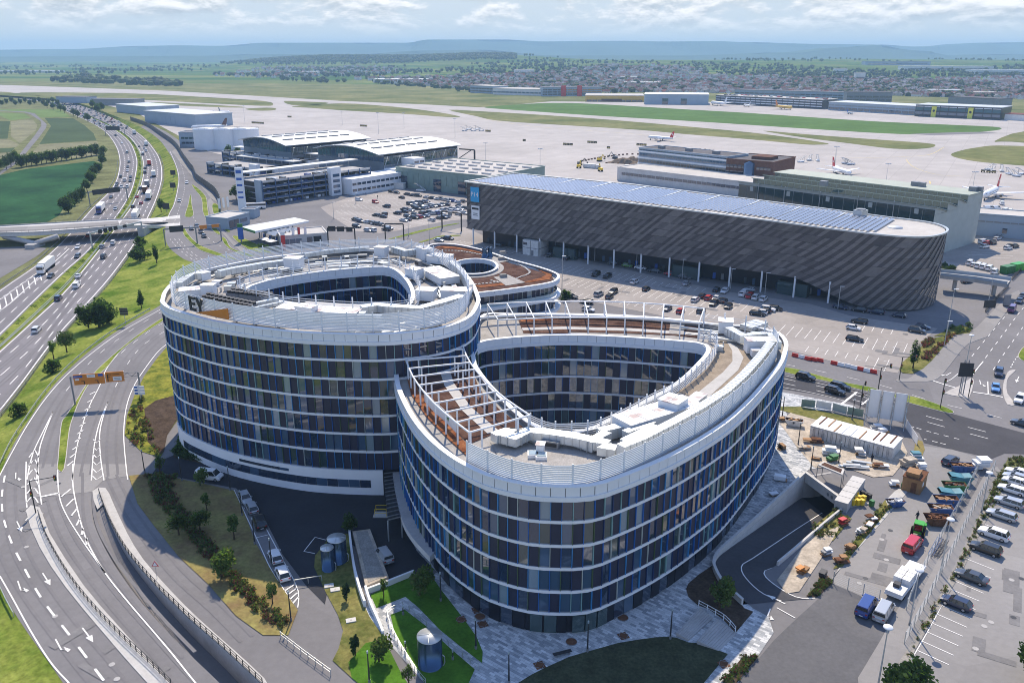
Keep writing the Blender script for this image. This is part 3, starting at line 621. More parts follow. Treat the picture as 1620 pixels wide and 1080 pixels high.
def arrow(px,d2,kind='s',size=5.0,z=None,zb=0.0):
 """painted lane arrow; px tail, d2 a pixel in the direction it points"""
 a=G(*px,zb);d=(G(*d2,zb)-a).normalized();s=Vector((-d.y,d.x,0));z=Vector((0,0,(z if z is not None else Z3+0.02)))
 q=mk(ST_);L=size
 def P(u,v):return a+d*u+s*v+z
 q.add([P(0,-.09),P(0,.09),P(L*.62,.09),P(L*.62,-.09)],[(3,2,1,0)],'paint_line')
 if kind=='s':q.add([P(L*.6,-.45),P(L*.6,.45),P(L,0)],[(0,2,1)],'paint_line')
 else:
  g=1 if kind=='l'else -1
  q.add([P(L*.62,-.09),P(L*.62,.09),P(L*.74,.45*g),P(L*.70,.52*g)],[(0,1,2,3)if g<0 else(3,2,1,0)],'paint_line')
  q.add([P(L*.52,.38*g),P(L*.86,.52*g),P(L*.78,.98*g)],[(0,1,2)],'paint_line')
for p,d in(((85,270),(112,325)),((215,530),(252,588)),((415,805),(470,878))):arrow(k14(p)[0],k14(d)[0],'s',4.2)
for p,d in(((80,25),(78,80)),((90,570),(112,635)),((280,862),(322,940))):arrow(k14(p)[0],k14(d)[0],'l',4.6)
pl(ST_,k1((1090,0),(1125,80),(1146,160),(1140,240),(1116,340),(1085,400),(1068,470)),0.18)
pl(ST_,k1((1120,0),(1165,100),(1185,200),(1170,300),(1130,420),(1100,480)),0.14,3,6)
for k in range(3):pl(ST_,k1((1090+28*k,560),(1140+30*k,620),(1230+32*k,690),(1330+34*k,735)),0.14,3,4)
pl(ST_,k1((1240,420),(1270,480),(1320,540),(1400,600),(1540,660),(1640,700)),0.14,3,6)
pl(ST_,k11((160,132),(400,187),(700,262),(900,310)),0.14);pl(ST_,k11((150,205),(330,238),(520,285)),0.14)
for k in range(2):pl(ST_,k11((150,150+28*k),(400,205+30*k),(700,280+34*k),(900,345+34*k),(1190,425+36*k),(1600,530+40*k)),0.16,3.5,5)
pl(ST_,k11((150,62),(400,112),(720,185),(900,240),(1100,300),(1400,370),(1620,430)),0.15,3,5)
pl(ST_,k11((920,440),(1080,485),(1240,525)),0.18,1,0.8);pl(ST_,k11((1010,520),(1210,570)),0.18,1,0.8)
pl(ST_,k11((505,308),(600,233)),0.55);pl(ST_,k11((630,310),(680,270)),0.4)
pl(ST_,k20((920,930),(1100,955),(1285,992)),0.45);pl(ST_,k20((430,790),(580,840),(720,880)),0.4)
for s in(((905,495),(1070,290),(1300,20),(1420,-130)),((1070,515),(1320,180),(1440,20),(1560,-130)),((1165,660),(1300,460),(1470,220),(1600,40))):pl(ST_,k20(*s),0.16,3,4)
pl(ST_,k20((590,805),(660,770),(735,705)),0.16);pl(ST_,k20((905,730),(990,620),(1045,555)),0.25);pl(ST_,k20((1100,800),(1105,950)),0.2)
pl(ST_,k20((1380,630),(1440,525),(1543,400)),0.2,1.2,1.2)
arrow(k20((655,690))[0],k20((570,740))[0],'r',5);arrow(k20((1000,785))[0],k20((1020,850))[0],'l',5);arrow(k20((1480,740))[0],k20((1455,795))[0],'s',5)
cl=[(a.lerp(c,0.52))for a,c in ramp_pts]
line(ST_,cl,0.16,z=0.03)
line(ST_,[a.lerp(c,0.985)for a,c in ramp_pts[:22]],0.16,z=0.03)
arrow(k12((265,685))[0],k12((255,712))[0],'l',3.0);arrow(k12((345,660))[0],k12((315,645))[0],'s',3.0)
pl(ST_,k12((300,680),(398,735)),0.16)
for i in range(20):
 t=i
 a=Vector(k24((350+47.0*t,690-87.0*t))[0][:2]);
for x0,y0,x1,y1 in((310,775,605,910),(355,688,650,820),(403,600,695,730),(447,515,738,640),(495,430,778,555),(535,345,818,470),(580,268,858,387),(620,192,895,306),(662,115,935,232),(700,35,1002,80)):
 pl(ST_,k24((x0,y0),(x1,y1)),0.13)
for x0,y0,x1,y1 in((1310,418,1460,478),(1335,370,1480,420),(1360,320,1500,365),(1410,235,1550,287),(1440,180,1580,218),(1470,125,1610,165),(1500,75,1640,110)):
 pl(ST_,k12((x0,y0),(x1,y1)),0.13)
pl(ST_,k24((250,860),(350,690),(495,430),(660,100),(720,-20)),0.12)
pl(ST_,k15((590,312),(640,420),(720,590),(780,720),(850,830),(895,900)),0.14);pl(ST_,k15((665,340),(745,490),(830,650),(900,780),(925,850),(920,920)),0.14)
pl(ST_,k15((700,560),(770,543)),0.14);pl(ST_,k15((640,410),(665,400)),0.14)
for i in range(4):pl(ST_,k15((850+14*i,835+22*i),(905+6*i,800+22*i)),0.25)
pl(ST_,k15((660,200),(625,225),(745,258),(778,230)),0.14,n=1);pl(ST_,k16((272,268),(210,252),(145,335),(210,345)),0.14,n=1)
U=Vector((0.861,-0.508,0)).normalized();V=Vector((0.508,0.861,0)).normalized()
ORG=G(768,379)
PK='parking_marking'
lot=[p for p in GS([(690,384),(745,372)]+k3((240,640),(800,752),(1300,868),(1620,935))+[(1205,475),(1215,500),(1150,510),(900,470),(860,425),(760,394)])]
lot2=[p for p in GS(k21((960,600),(1260,480),(1543,560))+k4((480,960),(900,1010),(1060,1060))+[(1440,560),(1400,592),(1330,572),(1232,545)])]
for poly in(lot,lot2):
 for row in range(0,10):
  v0=-7.5-row*16.2
  for s in range(-4,110):
   u0=s*2.55
   for dv in(0,-5.1):
    a=ORG+U*u0+V*(v0+dv);c=a-V*4.9
    if inside(a,poly)and inside(c,poly):line(PK,[a+Vector((0,0,Z2)),c+Vector((0,0,Z2))],0.12,z=0.02)
ap=GS(k29((-20,340),(240,245),(450,225),(900,300),(1410,350),(1410,600),(1240,630),(560,760),(330,790),(0,760),(-330,555)))
for row in range(0,11):
 v0=120-row*16.0
 for s in range(-60,12):
  for dv in(0,-5.1):
   a=ORG+U*(s*2.55)+V*(v0+dv);c=a-V*4.9
   if inside(a,ap)and inside(c,ap):line(PK,[a+Vector((0,0,Z2)),c+Vector((0,0,Z2))],0.14,z=0.02)
for a,c in(((1035,905),(1180,930)),((1000,880),(1130,905)),((950,850),(1090,880))):pass
ap2=GS(k22((490,640),(600,540),(960,560),(860,650)))
for i in range(5):pl(PK,k22((520+26*i,625-20*i),(875+20*i,632-18*i)),0.2)
pl('apron_marking',f2((700,745),(860,750),(1050,745),(1170,735),(1240,700)),0.5,z=0.14,m='paint_yellow');pl('apron_marking',f1((640,560),(900,600),(1300,630),(1620,660)),0.5,z=0.14,m='paint_yellow')
pl('apron_marking',k4((990,110),(1030,150),(1150,190),(1300,200)),0.4,z=0.14,m='paint_yellow');pl('apron_marking',k4((1115,225),(1120,240)),0.8,z=0.14,m='paint_yellow')
for a,c,fr in((alL,alR,(.17,.415,.645,.86)),(arL,arR,(.17,.405,.64,.87))):
 for f in fr:
  for o in(-.026,.026):line('tyre_tracks',between(a,c,f+o),0.55,z=0.074,m='asphalt_worn')
for px in(k14((60,-20),(50,150),(62,280),(110,430),(200,590),(330,770),(480,950),(620,1110)),k14((5,330),(50,470),(150,640),(270,800),(420,990),(520,1110)),k14((240,-20),(262,150),(330,330),(440,500),(580,680),(730,850),(870,1010),(980,1130)),k14((440,20),(450,250),(520,420),(640,590),(780,760),(950,940)),k14((560,40),(640,200),(760,370),(900,540),(1080,700),(1240,860)),k13((985,70),(740,215),(560,355),(420,500),(300,680),(190,900)),k13((985,60),(800,165),(640,300),(520,430),(420,590),(340,800),(290,1000)),k13((960,180),(830,280),(720,430),(640,620),(560,860),(520,1050)),k13((990,200),(880,300),(780,440),(710,620),(680,850),(690,1050))):
 w=smooth(GS(px,0),5)
 for o in(-.85,.85):
  LAY[0]+=.0006
  q_=[]
  for i in range(len(w)):e=(w[min(i+1,len(w)-1)]-w[max(i-1,0)]).normalized();q_.append(w[i]+Vector((e.y,-e.x,0))*o)
  line('tyre_tracks',q_,0.5,z=0.042+LAY[0],m='asphalt_worn')
r_=random.Random(5);b=MB()
for poly,n in((GS(k12((620,580),(880,690),(1230,240),(1010,60),(640,520))),9),(GS(k12((880,800),(740,1080),(200,1080),(420,730),(590,560))),0),(GS(k24((700,100),(1300,0),(1300,600),(1000,1080),(700,1050))),8),(lot,16),(lot2,8),(GS([(330,330),(420,300),(640,420),(420,400)]),8),(GS(k14((20,60),(240,60),(900,1050),(420,1050))),8)):
 xs=[p.x for p in poly];ys_=[p.y for p in poly];k=0
 while k<n:
  x,y=r_.uniform(min(xs),max(xs)),r_.uniform(min(ys_),max(ys_))
  if not inside((x,y),poly):continue
  k+=1;a=r_.choice((UAN:=math.atan2(U.y,U.x),UAN+1.57));L,w=r_.uniform(1.5,7),r_.uniform(.5,2.2);ca,sa=math.cos(a),math.sin(a);z=Z3+.008+k*.0006
  b.add([Vector((x+u*ca-v*sa,y+u*sa+v*ca,z))for u,v in((-L/2,-w/2),(L/2,-w/2),(L/2,w/2),(-L/2,w/2))],[(0,1,2,3)],'asphalt_patch')
  x+=r_.uniform(-6,6);y+=r_.uniform(-6,6);b.add([Vector((x+.42*math.cos(i*.785),y+.42*math.sin(i*.785),z+.006))for i in range(8)],[tuple(range(8))],'concrete'if r_.random()<.5 else 'dark_metal')
struct('asphalt_patches',b)
def sstep(a,b,x):
 t=max(0.0,min(1.0,(x-a)/(b-a)));return t*t*(3-2*t)
def bumps(x,y):return math.sin(x*0.0031+1.3)*math.cos(y*0.0023+0.4)+0.5*math.sin(x*0.0072+y*0.0051)
def H(x,y):
 q=x/max(y,1.0)
 z=-3.6
 right=sstep(-0.22,0.06,q)
 z+=right*(44*sstep(1650,4700,y)*(1-0.75*sstep(4900,6500,y))+bumps(x,y)*4.0*sstep(2200,3600,y))
 fr=math.exp(-((q+0.15)/0.17)**4)*math.exp(-((y-5400)/900)**2)
 z+=60*fr*(0.9+0.1*math.sin(x*0.004))
 z+=(1-right)*bumps(x,y)*3*sstep(2500,5000,y)
 return z
def GT(px,py):
 a=G(px,py,0);d=(a-Vector((0,0,CAM_H)));d.normalize()
 t=900.0
 while t<14000:
  p=Vector((0,0,CAM_H))+d*t
  if p.z<=H(p.x,p.y):return p
  t+=25
 return None
b=MB();ys=[1480+60*i for i in range(20)]
while ys[-1]<16500:ys.append(ys[-1]*1.045)
qs=[-1.35+0.025*i for i in range(109)]
vs=[];fs=[]
for j,y in enumerate(ys):
 for i,q in enumerate(qs):vs.append((q*y,y,H(q*y,y)))
n_=len(qs)
for j in range(len(ys)-1):
 for i in range(n_-1):fs.append((j*n_+i,j*n_+i+1,(j+1)*n_+i+1,(j+1)*n_+i))
mt=mat('countryside',(0.075,0.115,0.032),0.95,0.2,0.004,scale2=0.02,var2=0.2)
nn,ll,bs=nodes_of(mt);src=bs.inputs['Base Color'].links[0].from_socket
g=nn.new('ShaderNodeNewGeometry');mp=nn.new('ShaderNodeMapping');mp.inputs['Rotation'].default_value=(0,0,R(25));mp.inputs['Scale'].default_value=(0.0016,0.0042,1)
ll.new(g.outputs['Position'],mp.inputs[0]);vo=nn.new('ShaderNodeTexVoronoi');vo.inputs['Scale'].default_value=1;ll.new(mp.outputs[0],vo.inputs['Vector'])
sp=nn.new('ShaderNodeSeparateColor');ll.new(vo.outputs['Color'],sp.inputs[0])
rr=nn.new('ShaderNodeValToRGB');cr=rr.color_ramp;cr.interpolation='CONSTANT'
cr.elements[0].color=(0.55,0.85,0.5,1);cr.elements[1].position=0.8;cr.elements[1].color=(2.0,1.55,1.6,1)
for ps,c in((0.3,(1.1,1.15,0.9,1)),(0.55,(0.8,1.1,0.6,1)),(0.68,(1.6,1.3,1.3,1))):e=cr.elements.new(ps);e.color=c
ll.new(sp.outputs[0],rr.inputs[0]);mx=nn.new('ShaderNodeMixRGB');mx.blend_type='MULTIPLY';mx.inputs[0].default_value=1
ll.new(src,mx.inputs[1]);ll.new(rr.outputs[0],mx.inputs[2]);ll.new(mx.outputs[0],bs.inputs['Base Color'])
b.add(vs,fs,'countryside',True);struct('terrain',b)
def ridge(name,prof,D,depth,base=-6):
 P=[]
 for px,py in prof:
  a=G(px,200,0);q=a.x/a.y;hgt=CAM_H+(84-py)*D/1477.0;P.append((q,hgt))
 q_=[P[0][0]+(P[-1][0]-P[0][0])*i/240 for i in range(241)]
 def hh(q):
  for i in range(len(P)-1):
   if P[i][0]<=q<=P[i+1][0]:
    t=(q-P[i][0])/(P[i+1][0]-P[i][0]);t=t*t*(3-2*t);return P[i][1]*(1-t)+P[i+1][1]*t
  return P[-1][1]
 rr_=random.Random(5);ns=[rr_.uniform(-1,1)for _ in range(400)]
 rows=((-1.0,0.0),(-0.75,0.22),(-0.5,0.42),(-0.28,0.72),(-0.12,0.95),(0,1.0),(0.6,0.97),(1.0,0.5),(1.4,0.0))
 q_n=len(q_);vs=[];fs=[]
 for k,(dd,f)in enumerate(rows):
  for i,q in enumerate(q_):
   h0=hh(q);spur=math.sin(i*0.35+k)*0.08+ns[(i//3)%400]*0.05
   y=D+dd*depth+(spur*depth*1.6 if 0<k<5 else 0);z=base+(h0-base)*max(0,f+(spur*0.6 if 0<k<4 else 0))
   vs.append((q*D*(1+dd*depth/D*0.3),y,z))
 for k in range(len(rows)-1):
  for i in range(q_n-1):fs.append((k*q_n+i,k*q_n+i+1,(k+1)*q_n+i+1,(k+1)*q_n+i))
 b=MB();b.add(vs,fs,'hill_far',False);return struct(name,b)
ridge('hills',[(-500,80),(0,79),(130,78),(240,73),(300,72),(360,73),(430,68),(560,68),(650,68),(684,63),(800,63),(860,66),(905,65.5),(985,65),(1040,66),(1130,65.5),(1160,67),(1290,70),(1380,71),(1425,74),(1480,72.5),(1525,68),(1620,67),(2100,66)],12500,2000)
ridge('hills',[(-500,92),(0,90),(180,89),(330,88.5),(430,86),(560,87),(680,80),(760,79),(870,88),(1080,88),(1240,83),(1300,76),(1370,72),(1430,80),(1480,88),(1560,86),(1700,88),(2100,90)],9200,900)
hz=MB();hz.box((0,7600,127),(36000,17000,270),'black')
ho=hz.build('haze',kind='stuff');hm=bpy.data.materials.new('haze');hm.use_nodes=True
hn,hl=hm.node_tree.nodes,hm.node_tree.links;hn.clear()
ho_=hn.new('ShaderNodeOutputMaterial');pv=hn.new('ShaderNodeVolumePrincipled');hl.new(pv.outputs[0],ho_.inputs['Volume'])
pv.inputs['Color'].default_value=(0.46,0.72,1.0,1);pv.inputs['Density'].default_value=0.0001;pv.inputs['Anisotropy'].default_value=0.0
hm.volume_intersection_method='FAST'if hasattr(hm,'volume_intersection_method')else hm.volume_intersection_method
ho.data.materials.clear();ho.data.materials.append(hm)
hm.cycles.homogeneous_volume=True if hasattr(hm,'cycles')and hasattr(hm.cycles,'homogeneous_volume')else True
def blob(seed,r=1.0,h=1.0,n=1,mats=('leaf_dark','leaf_mid')):
 """small faceted crown with uneven outline"""
 rr_=random.Random(seed);b=MB()
 bm=bmesh.new();bmesh.ops.create_icosphere(bm,subdivisions=n,radius=1.0)
 for v in bm.verts:
  k=1+rr_.uniform(-0.28,0.22);v.co=Vector((v.co.x*k*r,v.co.y*k*r,h*0.55+v.co.z*k*h*0.5))
 vs=[v.co.copy()for v in bm.verts]
 for f in bm.faces:b.add([vs[v.index]for v in f.verts],[(0,1,2)],mats[0]if rr_.random()<0.6 else mats[1])
 bm.free();b.tube((0,0,0),(0,0,h*0.4),0.08*r,'bark',4);return b
far_tree=[blob(i,1.0,2.0,1,m).mesh('far_tree')for i,m in enumerate((('leaf_dark','leaf_pine'),('leaf_dark','leaf_mid'),('leaf_mid','leaf_dark'),('leaf_pine','leaf_dark'),('leaf_mid','leaf_olive')))]
FT=[([v.co.copy()for v in m.vertices],[tuple(p.vertices)for p in m.polygons],[m.materials[p.material_index]for p in m.polygons])for m in far_tree]
def scatter_stuff(name,spots,smin,smax,seed):
 rr_=random.Random(seed);b=MB()
 for x,y,z in spots:
  vs,fs,ms=FT[rr_.randrange(len(FT))];s=rr_.uniform(smin,smax);s2=s*rr_.uniform(0.8,1.3);a=rr_.uniform(0,6.28);ca,sa=math.cos(a),math.sin(a)
  o=len(b.v);b.v.extend(Vector((x+(v.x*ca-v.y*sa)*s2,y+(v.x*sa+v.y*ca)*s2,z+v.z*s))for v in vs)
  for f,m in zip(fs,ms):b.f.append(tuple(o+k for k in f));b.m.append(b.mi(m));b.sm.append(False)
 return b.build(name,kind='stuff')
rr=random.Random(11)
def in_px(n,poly,seed):
 r_=random.Random(seed);xs=[p[0]for p in poly];ys_=[p[1]for p in poly];o=[]
 while len(o)<n:
  x,y=r_.uniform(min(xs),max(xs)),r_.uniform(min(ys_),max(ys_))
  if inside((x,y),poly):
   p=GT(x,y)
   if p is not None:o.append(p)
   else:n-=1
 return o
sp_=[]
r_=random.Random(3)
while len(sp_)<3800:
 q=r_.uniform(-0.36,0.005);y=r_.uniform(4500,5900);x=q*y
 if H(x,y)>14 and(H(x,y)>26 or r_.random()<0.25):sp_.append((x,y,H(x,y)))
tag(scatter_stuff('forest',sp_,5,8,1),'dark wooded ridge on the horizon left of the town','forest')
sp_=in_px(170,f0((225,395),(400,365),(560,385),(700,388),(855,408),(855,420),(600,412),(380,402),(225,398)),4)
tag(scatter_stuff('forest',[(p.x,p.y,p.z)for p in sp_],6,9.5,2),'dark copse of trees beyond the far end of the runway','forest')
sp_=in_px(1500,[(-100,124),(0,122),(90,118),(230,118),(330,122),(520,132),(640,128),(640,112),(300,104),(60,104),(-100,108)],5)
sp_=[p for p in sp_ if math.sin(p.x*0.006)+math.sin(p.y*0.009+p.x*0.003)>0.45]
tag(scatter_stuff('forest',[(p.x,p.y,p.z)for p in sp_],4,8,6),'scattered groves on the plain left of the town','forest')
town=[(440,112),(560,118),(600,135),(740,150),(900,150),(1100,150),(1300,152),(1500,158),(1800,165),(1800,112),(1620,104),(1500,112),(1380,106),(1200,103),(1000,97),(840,96),(720,104),(560,108)]
sp_=in_px(5200,town,8)
sp_=[p for p in sp_ if math.sin(p.x*0.0075+1)+math.sin(p.y*0.0062+p.x*0.002)>-0.85]
near_t=sorted(range(len(sp_)),key=lambda i:sp_[i].y)
tag(scatter_stuff('forest',[tuple(sp_[i])for i in near_t[200:]],3.4,7,7),'trees among the houses of the far town and on the slope above','forest')
for k in near_t[:200]:
 p=sp_[k];s=rr.uniform(3.4,6.2)
 o=put('tree',far_tree[k%5],None,p,rr.uniform(0,6),(s*rr.uniform(0.8,1.2),s*rr.uniform(0.8,1.2),s))
 tag(o,'round dark tree among the nearest houses of the far town','tree','trees in the far town')
r_=random.Random(31);sp_=[]
for i in range(420):
 y=r_.uniform(4100,5200);q=r_.uniform(-0.02,0.75);x=q*y
 if math.sin(x*0.011)+math.sin(x*0.0043+2)>0.3:sp_.append((x,y,H(x,y)))
tag(scatter_stuff('forest',sp_,4,7.5,9),'tree rows along the skyline of the far slope','forest')
mat('wall_pale',(0.72,0.70,0.67),0.8,0.06,0.3);mat('wall_cream',(0.50,0.46,0.40),0.8,0.06,0.3)
mat('roof_red',(0.215,0.095,0.08),0.85,0.12,0.4);mat('roof_brown',(0.17,0.125,0.115),0.85,0.12,0.4);mat('roof_grey',(0.20,0.20,0.22),0.8,0.1,0.4)
def house_mesh(L,Wd,h,rh,wm,rm):
 b=MB();b.box((0,0,h/2),(L,Wd,h),wm)
 x,y=L/2+0.4,Wd/2+0.5;z=h-0.2;t=h+rh
 b.add([(-x,-y,z),(x,-y,z),(x,0,t),(-x,0,t),(-x,y,z),(x,y,z)],[(0,1,2,3),(3,2,5,4)],rm)
 b.add([(-L/2,-Wd/2,h),(-L/2,Wd/2,h),(-L/2,0,t-0.25),(L/2,-Wd/2,h),(L/2,Wd/2,h),(L/2,0,t-0.25)],[(0,2,1),(3,4,5)],wm)
 for sx in(-1,1):
  for fx in(-0.28,0.0,0.28):
   for zz_ in(1.6,4.2):
    if zz_+0.7<h:b.box((fx*L,sx*(Wd/2+0.02),zz_),(1.2,0.06,1.3),'window_dark')
 b.box((L*0.2,0.6,t),(0.7,0.7,1.4),'roof_brown');return b
HM=[]
for i,(L,Wd,h,rh,wm,rm)in enumerate(((12,9,6,4,'wall_pale','roof_red'),(14,10,6,4.5,'wall_cream','roof_red'),(11,9,5,4,'wall_pale','roof_brown'),(16,11,8,4,'wall_pale','roof_brown'),(18,12,8,3,'wall_cream','roof_grey'),(13,10,6,4,'wall_pale','roof_grey'))):
 HM.append((house_mesh(L,Wd,h,rh,wm,rm).mesh('house'),('small white house with a red gabled roof in the far town','cream house with a red gabled roof in the far town','small white house with a brown roof in the far town','tall white house with a brown roof in the far town','long cream house with a grey roof in the far town','white house with a grey gabled roof in the far town')[i]))
hs=in_px(2700,[(560,126),(700,142),(800,145),(950,150),(1100,150),(1300,152),(1500,158),(1750,164),(1750,122),(1620,124),(1450,128),(1300,124),(1120,122),(1110,110),(1020,104),(960,104),(880,116),(740,122)],21)
hs+=in_px(220,[(330,121),(420,108),(620,106),(640,116),(520,122),(420,124)],22)
hs=sorted(hs,key=lambda p:p.y)
grp='houses of the far town'
for p in hs[:300]:
 k=rr.randrange(6);o=put('house',HM[k][0],None,p,rr.choice((0.5,-0.5,1.1,2.0))+rr.uniform(-0.2,0.2))
 tag(o,HM[k][1],'house',grp)
b=MB();HV=[([v.co.copy()for v in m.vertices],[(tuple(p.vertices),m.materials[p.material_index])for p in m.polygons])for m,_ in HM]
for p in hs[300:]:
 vs,fs=HV[rr.randrange(6)];a=rr.choice((0.5,-0.5,1.1,2.0))+rr.uniform(-0.2,0.2);ca,sa=math.cos(a),math.sin(a);o=len(b.v)
 b.v.extend(Vector((p.x+v.x*ca-v.y*sa,p.y+v.x*sa+v.y*ca,p.z+v.z))for v in vs)
 for f,m in fs:b.f.append(tuple(o+k for k in f));b.m.append(b.mi(m));b.sm.append(False)
tag(b.build('house_rows',kind='stuff'),'sea of small roofs of the far town on the slope','town')
for i,(px,py,wx,dp,h,wm,rm,lb)in enumerate(((828,118,60,40,14,'wall_pale','roof_pale','white hall on the slope above the far town'),(977,127,130,40,9,'wall_pale','roof_metal','long white hall in the middle of the town'),(1014,137,90,40,9,'wall_pale','roof_metal','low white hall beside the town centre'),(1330,117,40,25,16,'wall_pale','roof_pale','white block among trees right of the town'),(1360,130,26,16,24,'wall_pale','roof_pale','tall white block standing over the roofs'),(1420,104,260,60,16,'facade_blue','roof_grey','long blue grey factory on the far slope'),(1500,112,300,70,14,'wall_pale','roof_metal','wide pale factory at the right of the far slope'),(1590,118,200,60,14,'wall_pale','roof_metal','pale factory halls on the slope at far right'),(1495,153,60,30,12,'wall_pale','roof_metal','white hall behind the far terminal'),(1555,155,50,26,10,'wall_pale','roof_pale','white block behind the far terminal roof'),(632,131,150,45,9,'wall_pale','roof_metal','long pale hall left of the town by the fields'),(42,115,300,50,7,'wall_pale','roof_metal','long white greenhouse on the far plain'),(478,117,120,50,8,'wall_pale','roof_metal','white hall below the wooded ridge'))):
 p=GT(px,py)
 if p is None:continue
 t=thing('hall',lb,'hall',p,-0.12)
 q=MB();q.box((0,dp/2,h/2),(wx,dp,h),wm);q.build('wall',t,(0,0,0))
 q=MB();q.box((0,dp/2,h+0.4),(wx+1,dp+1,0.8),rm);q.build('roof',t,(0,0,0))
 q=MB();q.box((0,-0.05,h*0.45),(wx*0.9,0.3,h*0.18),'window_dark');q.build('window',t,(0,0,0))
def far_block(name,label,cat,a,c,depth,h,wm,rm,bands=(),extra=None,z0=0.0):
 """long block whose front base runs from pixel a to pixel c"""
 A,C=G(*a),G(*c);L=(C-A).length;rz=math.atan2(C.y-A.y,C.x-A.x)
 t=thing(name,label,cat,A,rz)
 q=MB();q.box((L/2,depth/2,h/2),(L,depth,h),wm);q.build('wall',t,(0,0,0))
 q=MB();q.box((L/2,depth/2,h+0.35),(L+1.2,depth+1.2,0.7),rm);q.build('roof',t,(0,0,0))
 for f0_,f1_,z_,hh_,m in bands:
  n=max(1,int((f1_-f0_)*L/9));s=(f1_-f0_)*L/n
  w=MB();w.box((0,0,0),(s*0.9,0.4,hh_),m);me=w.mesh('window')
  for i in range(n):put('window',me,t,(f0_*L+s*(i+.5),-0.05,z_))
 if extra:extra(t,L,depth,h)
 return t
far_block('cargo_hall','long low cargo hall with an ochre yellow band across the airfield','cargo hall',k30((140,545))[0],k30((640,548))[0],70,9.5,'cargo_yellow','roof_pale',((0.02,0.98,1.6,3.0,'window_dark'),),lambda t,L,d,h:[put('door',(lambda w:(w.box((0,0,0),(14,.5,4.5),'brick_brown'),w.mesh('door'))[1])(MB()),t,(L*f,-0.15,2.3))for f in(0.35,0.45,0.55)])
far_block('hangar','pale grey blue hangar box beside the ochre cargo hall','hangar',k30((642,568))[0],k30((1190,574))[0],60,15,'facade_blue','roof_metal',((0.05,0.5,9,7,'facade_blue'),),lambda t,L,d,h:[put('door',(lambda w:(w.box((0,0,0),(9,.5,9),'window_dark'),w.mesh('door'))[1])(MB()),t,(L*f,-0.2,4.5))for f in(0.33,0.62)])
def deck_cars(t,L,d,h):
 r_=random.Random(2);w=MB()
 for i in range(0,60):
  w.box((L*r_.random(),3+d*0.8*r_.random(),h+1.3),(4.2,1.8,1.3),r_.choice(('car_white','car_black','car_silver','car_red','car_grey')))
 o=w.build('parked_cars',t,(0,0,0));o['kind']='stuff'
far_block('parking_deck','long banded parking deck with cars on its roof across the airfield','car park',f2((155,492))[0],f2((660,519))[0],40,12.5,'facade_dark','roof_pale',((0,1,3.4,1.3,'white_panel'),(0,1,6.8,1.3,'white_panel'),(0,1,10.2,1.3,'white_panel')),deck_cars)
far_block('terminal','long low terminal with grey band and pale roof across the airfield','terminal',f2((690,523))[0],f2((1100,548))[0],45,11,'facade_blue','roof_metal',((0.0,1.0,3.0,3.2,'window_dark'),(0,1,7.2,1.6,'grey_metal')))
def yc(t,L,d,h):
 for f in(0.23,0.66):
  w=MB();w.box((L*f,-0.9,h/2-0.5),(5.5,1.2,h-1),'sign_yellow');o=w.build('column',t,(0,0,0))
  w=MB();w.tube((L*f,-1.5,h*.55),(L*f,-1.7,h*.55),1.5,'black',10);w.build('emblem',o,(0,0,0))
mat('sign_yellow',(0.68,0.66,0.08),0.5,0.03)
far_block('terminal','dark glazed terminal with two yellow columns across the airfield','terminal',f2((1100,552))[0],f2((1505,571))[0],45,14,'facade_dark','roof_metal',((0,1,4.5,3.0,'window_blue'),(0,1,9.5,3.4,'window_blue'),(0,1,12.4,0.8,'white_panel')),yc)
far_block('house','house with a red roof at the end of the far terminal','house',f2((1525,570))[0],f2((1640,576))[0],20,7,'wall_pale','roof_red')
far_block('office_building','long dark office block with two red stair towers across the airfield','office block',f1((955,458))[0],f1((1235,456))[0],30,16,'facade_blue','roof_grey',((0,1,3.5,2.2,'window_dark'),(0,1,7.5,2.2,'window_dark'),(0,1,11.5,2.2,'window_dark')),lambda t,L,d,h:[put('tower',(lambda w:(w.box((0,0,9.5),(9,2,19),'sign_red'),w.mesh('tower'))[1])(MB()),t,(L*f,-0.8,0))for f in(0.35,0.62)])
far_block('hall','low white hall left of the dark office block across the airfield','hall',f1((720,449))[0],f1((955,456))[0],60,11,'wall_pale','roof_pale',((0,1,5,2.5,'window_blue'),))
far_block('office_building','blue grey glazed block at the left end of the far halls','office block',f1((612,440))[0],f1((718,446))[0],40,14,'facade_blue','roof_pale',((0,1,4,2.5,'window_dark'),(0,1,9,2.5,'window_dark')))
far_block('office_building','white multi storey block behind the long parking deck','office block',f2((245,462))[0],f2((760,478))[0],20,13,'facade_blue','roof_grey',((0,1,4,2.0,'window_dark'),(0,1,8,2.0,'window_dark')))
far_block('office_building','dark block behind the pale roof of the far terminal','office block',f2((775,490))[0],f2((990,492))[0],25,17,'grey_metal','roof_dark',((0,1,5,2.2,'window_dark'),(0,1,10,2.2,'window_dark')))
far_block('hall','grey plant hall right of the far terminal roof','hall',f2((1255,505))[0],f2((1490,520))[0],30,14,'grey_metal','roof_dark')
far_block('shed','blue grey shed with a wide pale roof beside the apron','shed',f0((690,582))[0],f0((932,606))[0],45,13,'facade_blue','roof_metal',((0.35,0.62,5,8,'facade_blue'),))
far_block('shed','white roofed shed behind the blue grey shed','shed',f0((555,532))[0],f0((698,546))[0],45,10,'facade_blue','roof_metal')
far_block('shed','long dark low shed beside the motorway in the distance','shed',f0((440,500))[0],f0((640,503))[0],25,9,'grey_metal','roof_grey')
far_block('shed','farthest grey blue block beside the motorway','shed',f0((270,488))[0],f0((412,490))[0],25,9,'facade_blue','roof_grey')
FINS=['fin_blue','fin_sky','fin_navy','fin_olive','fin_mint','fin_silver','fin_blue','fin_sky','fin_navy','fin_blue']
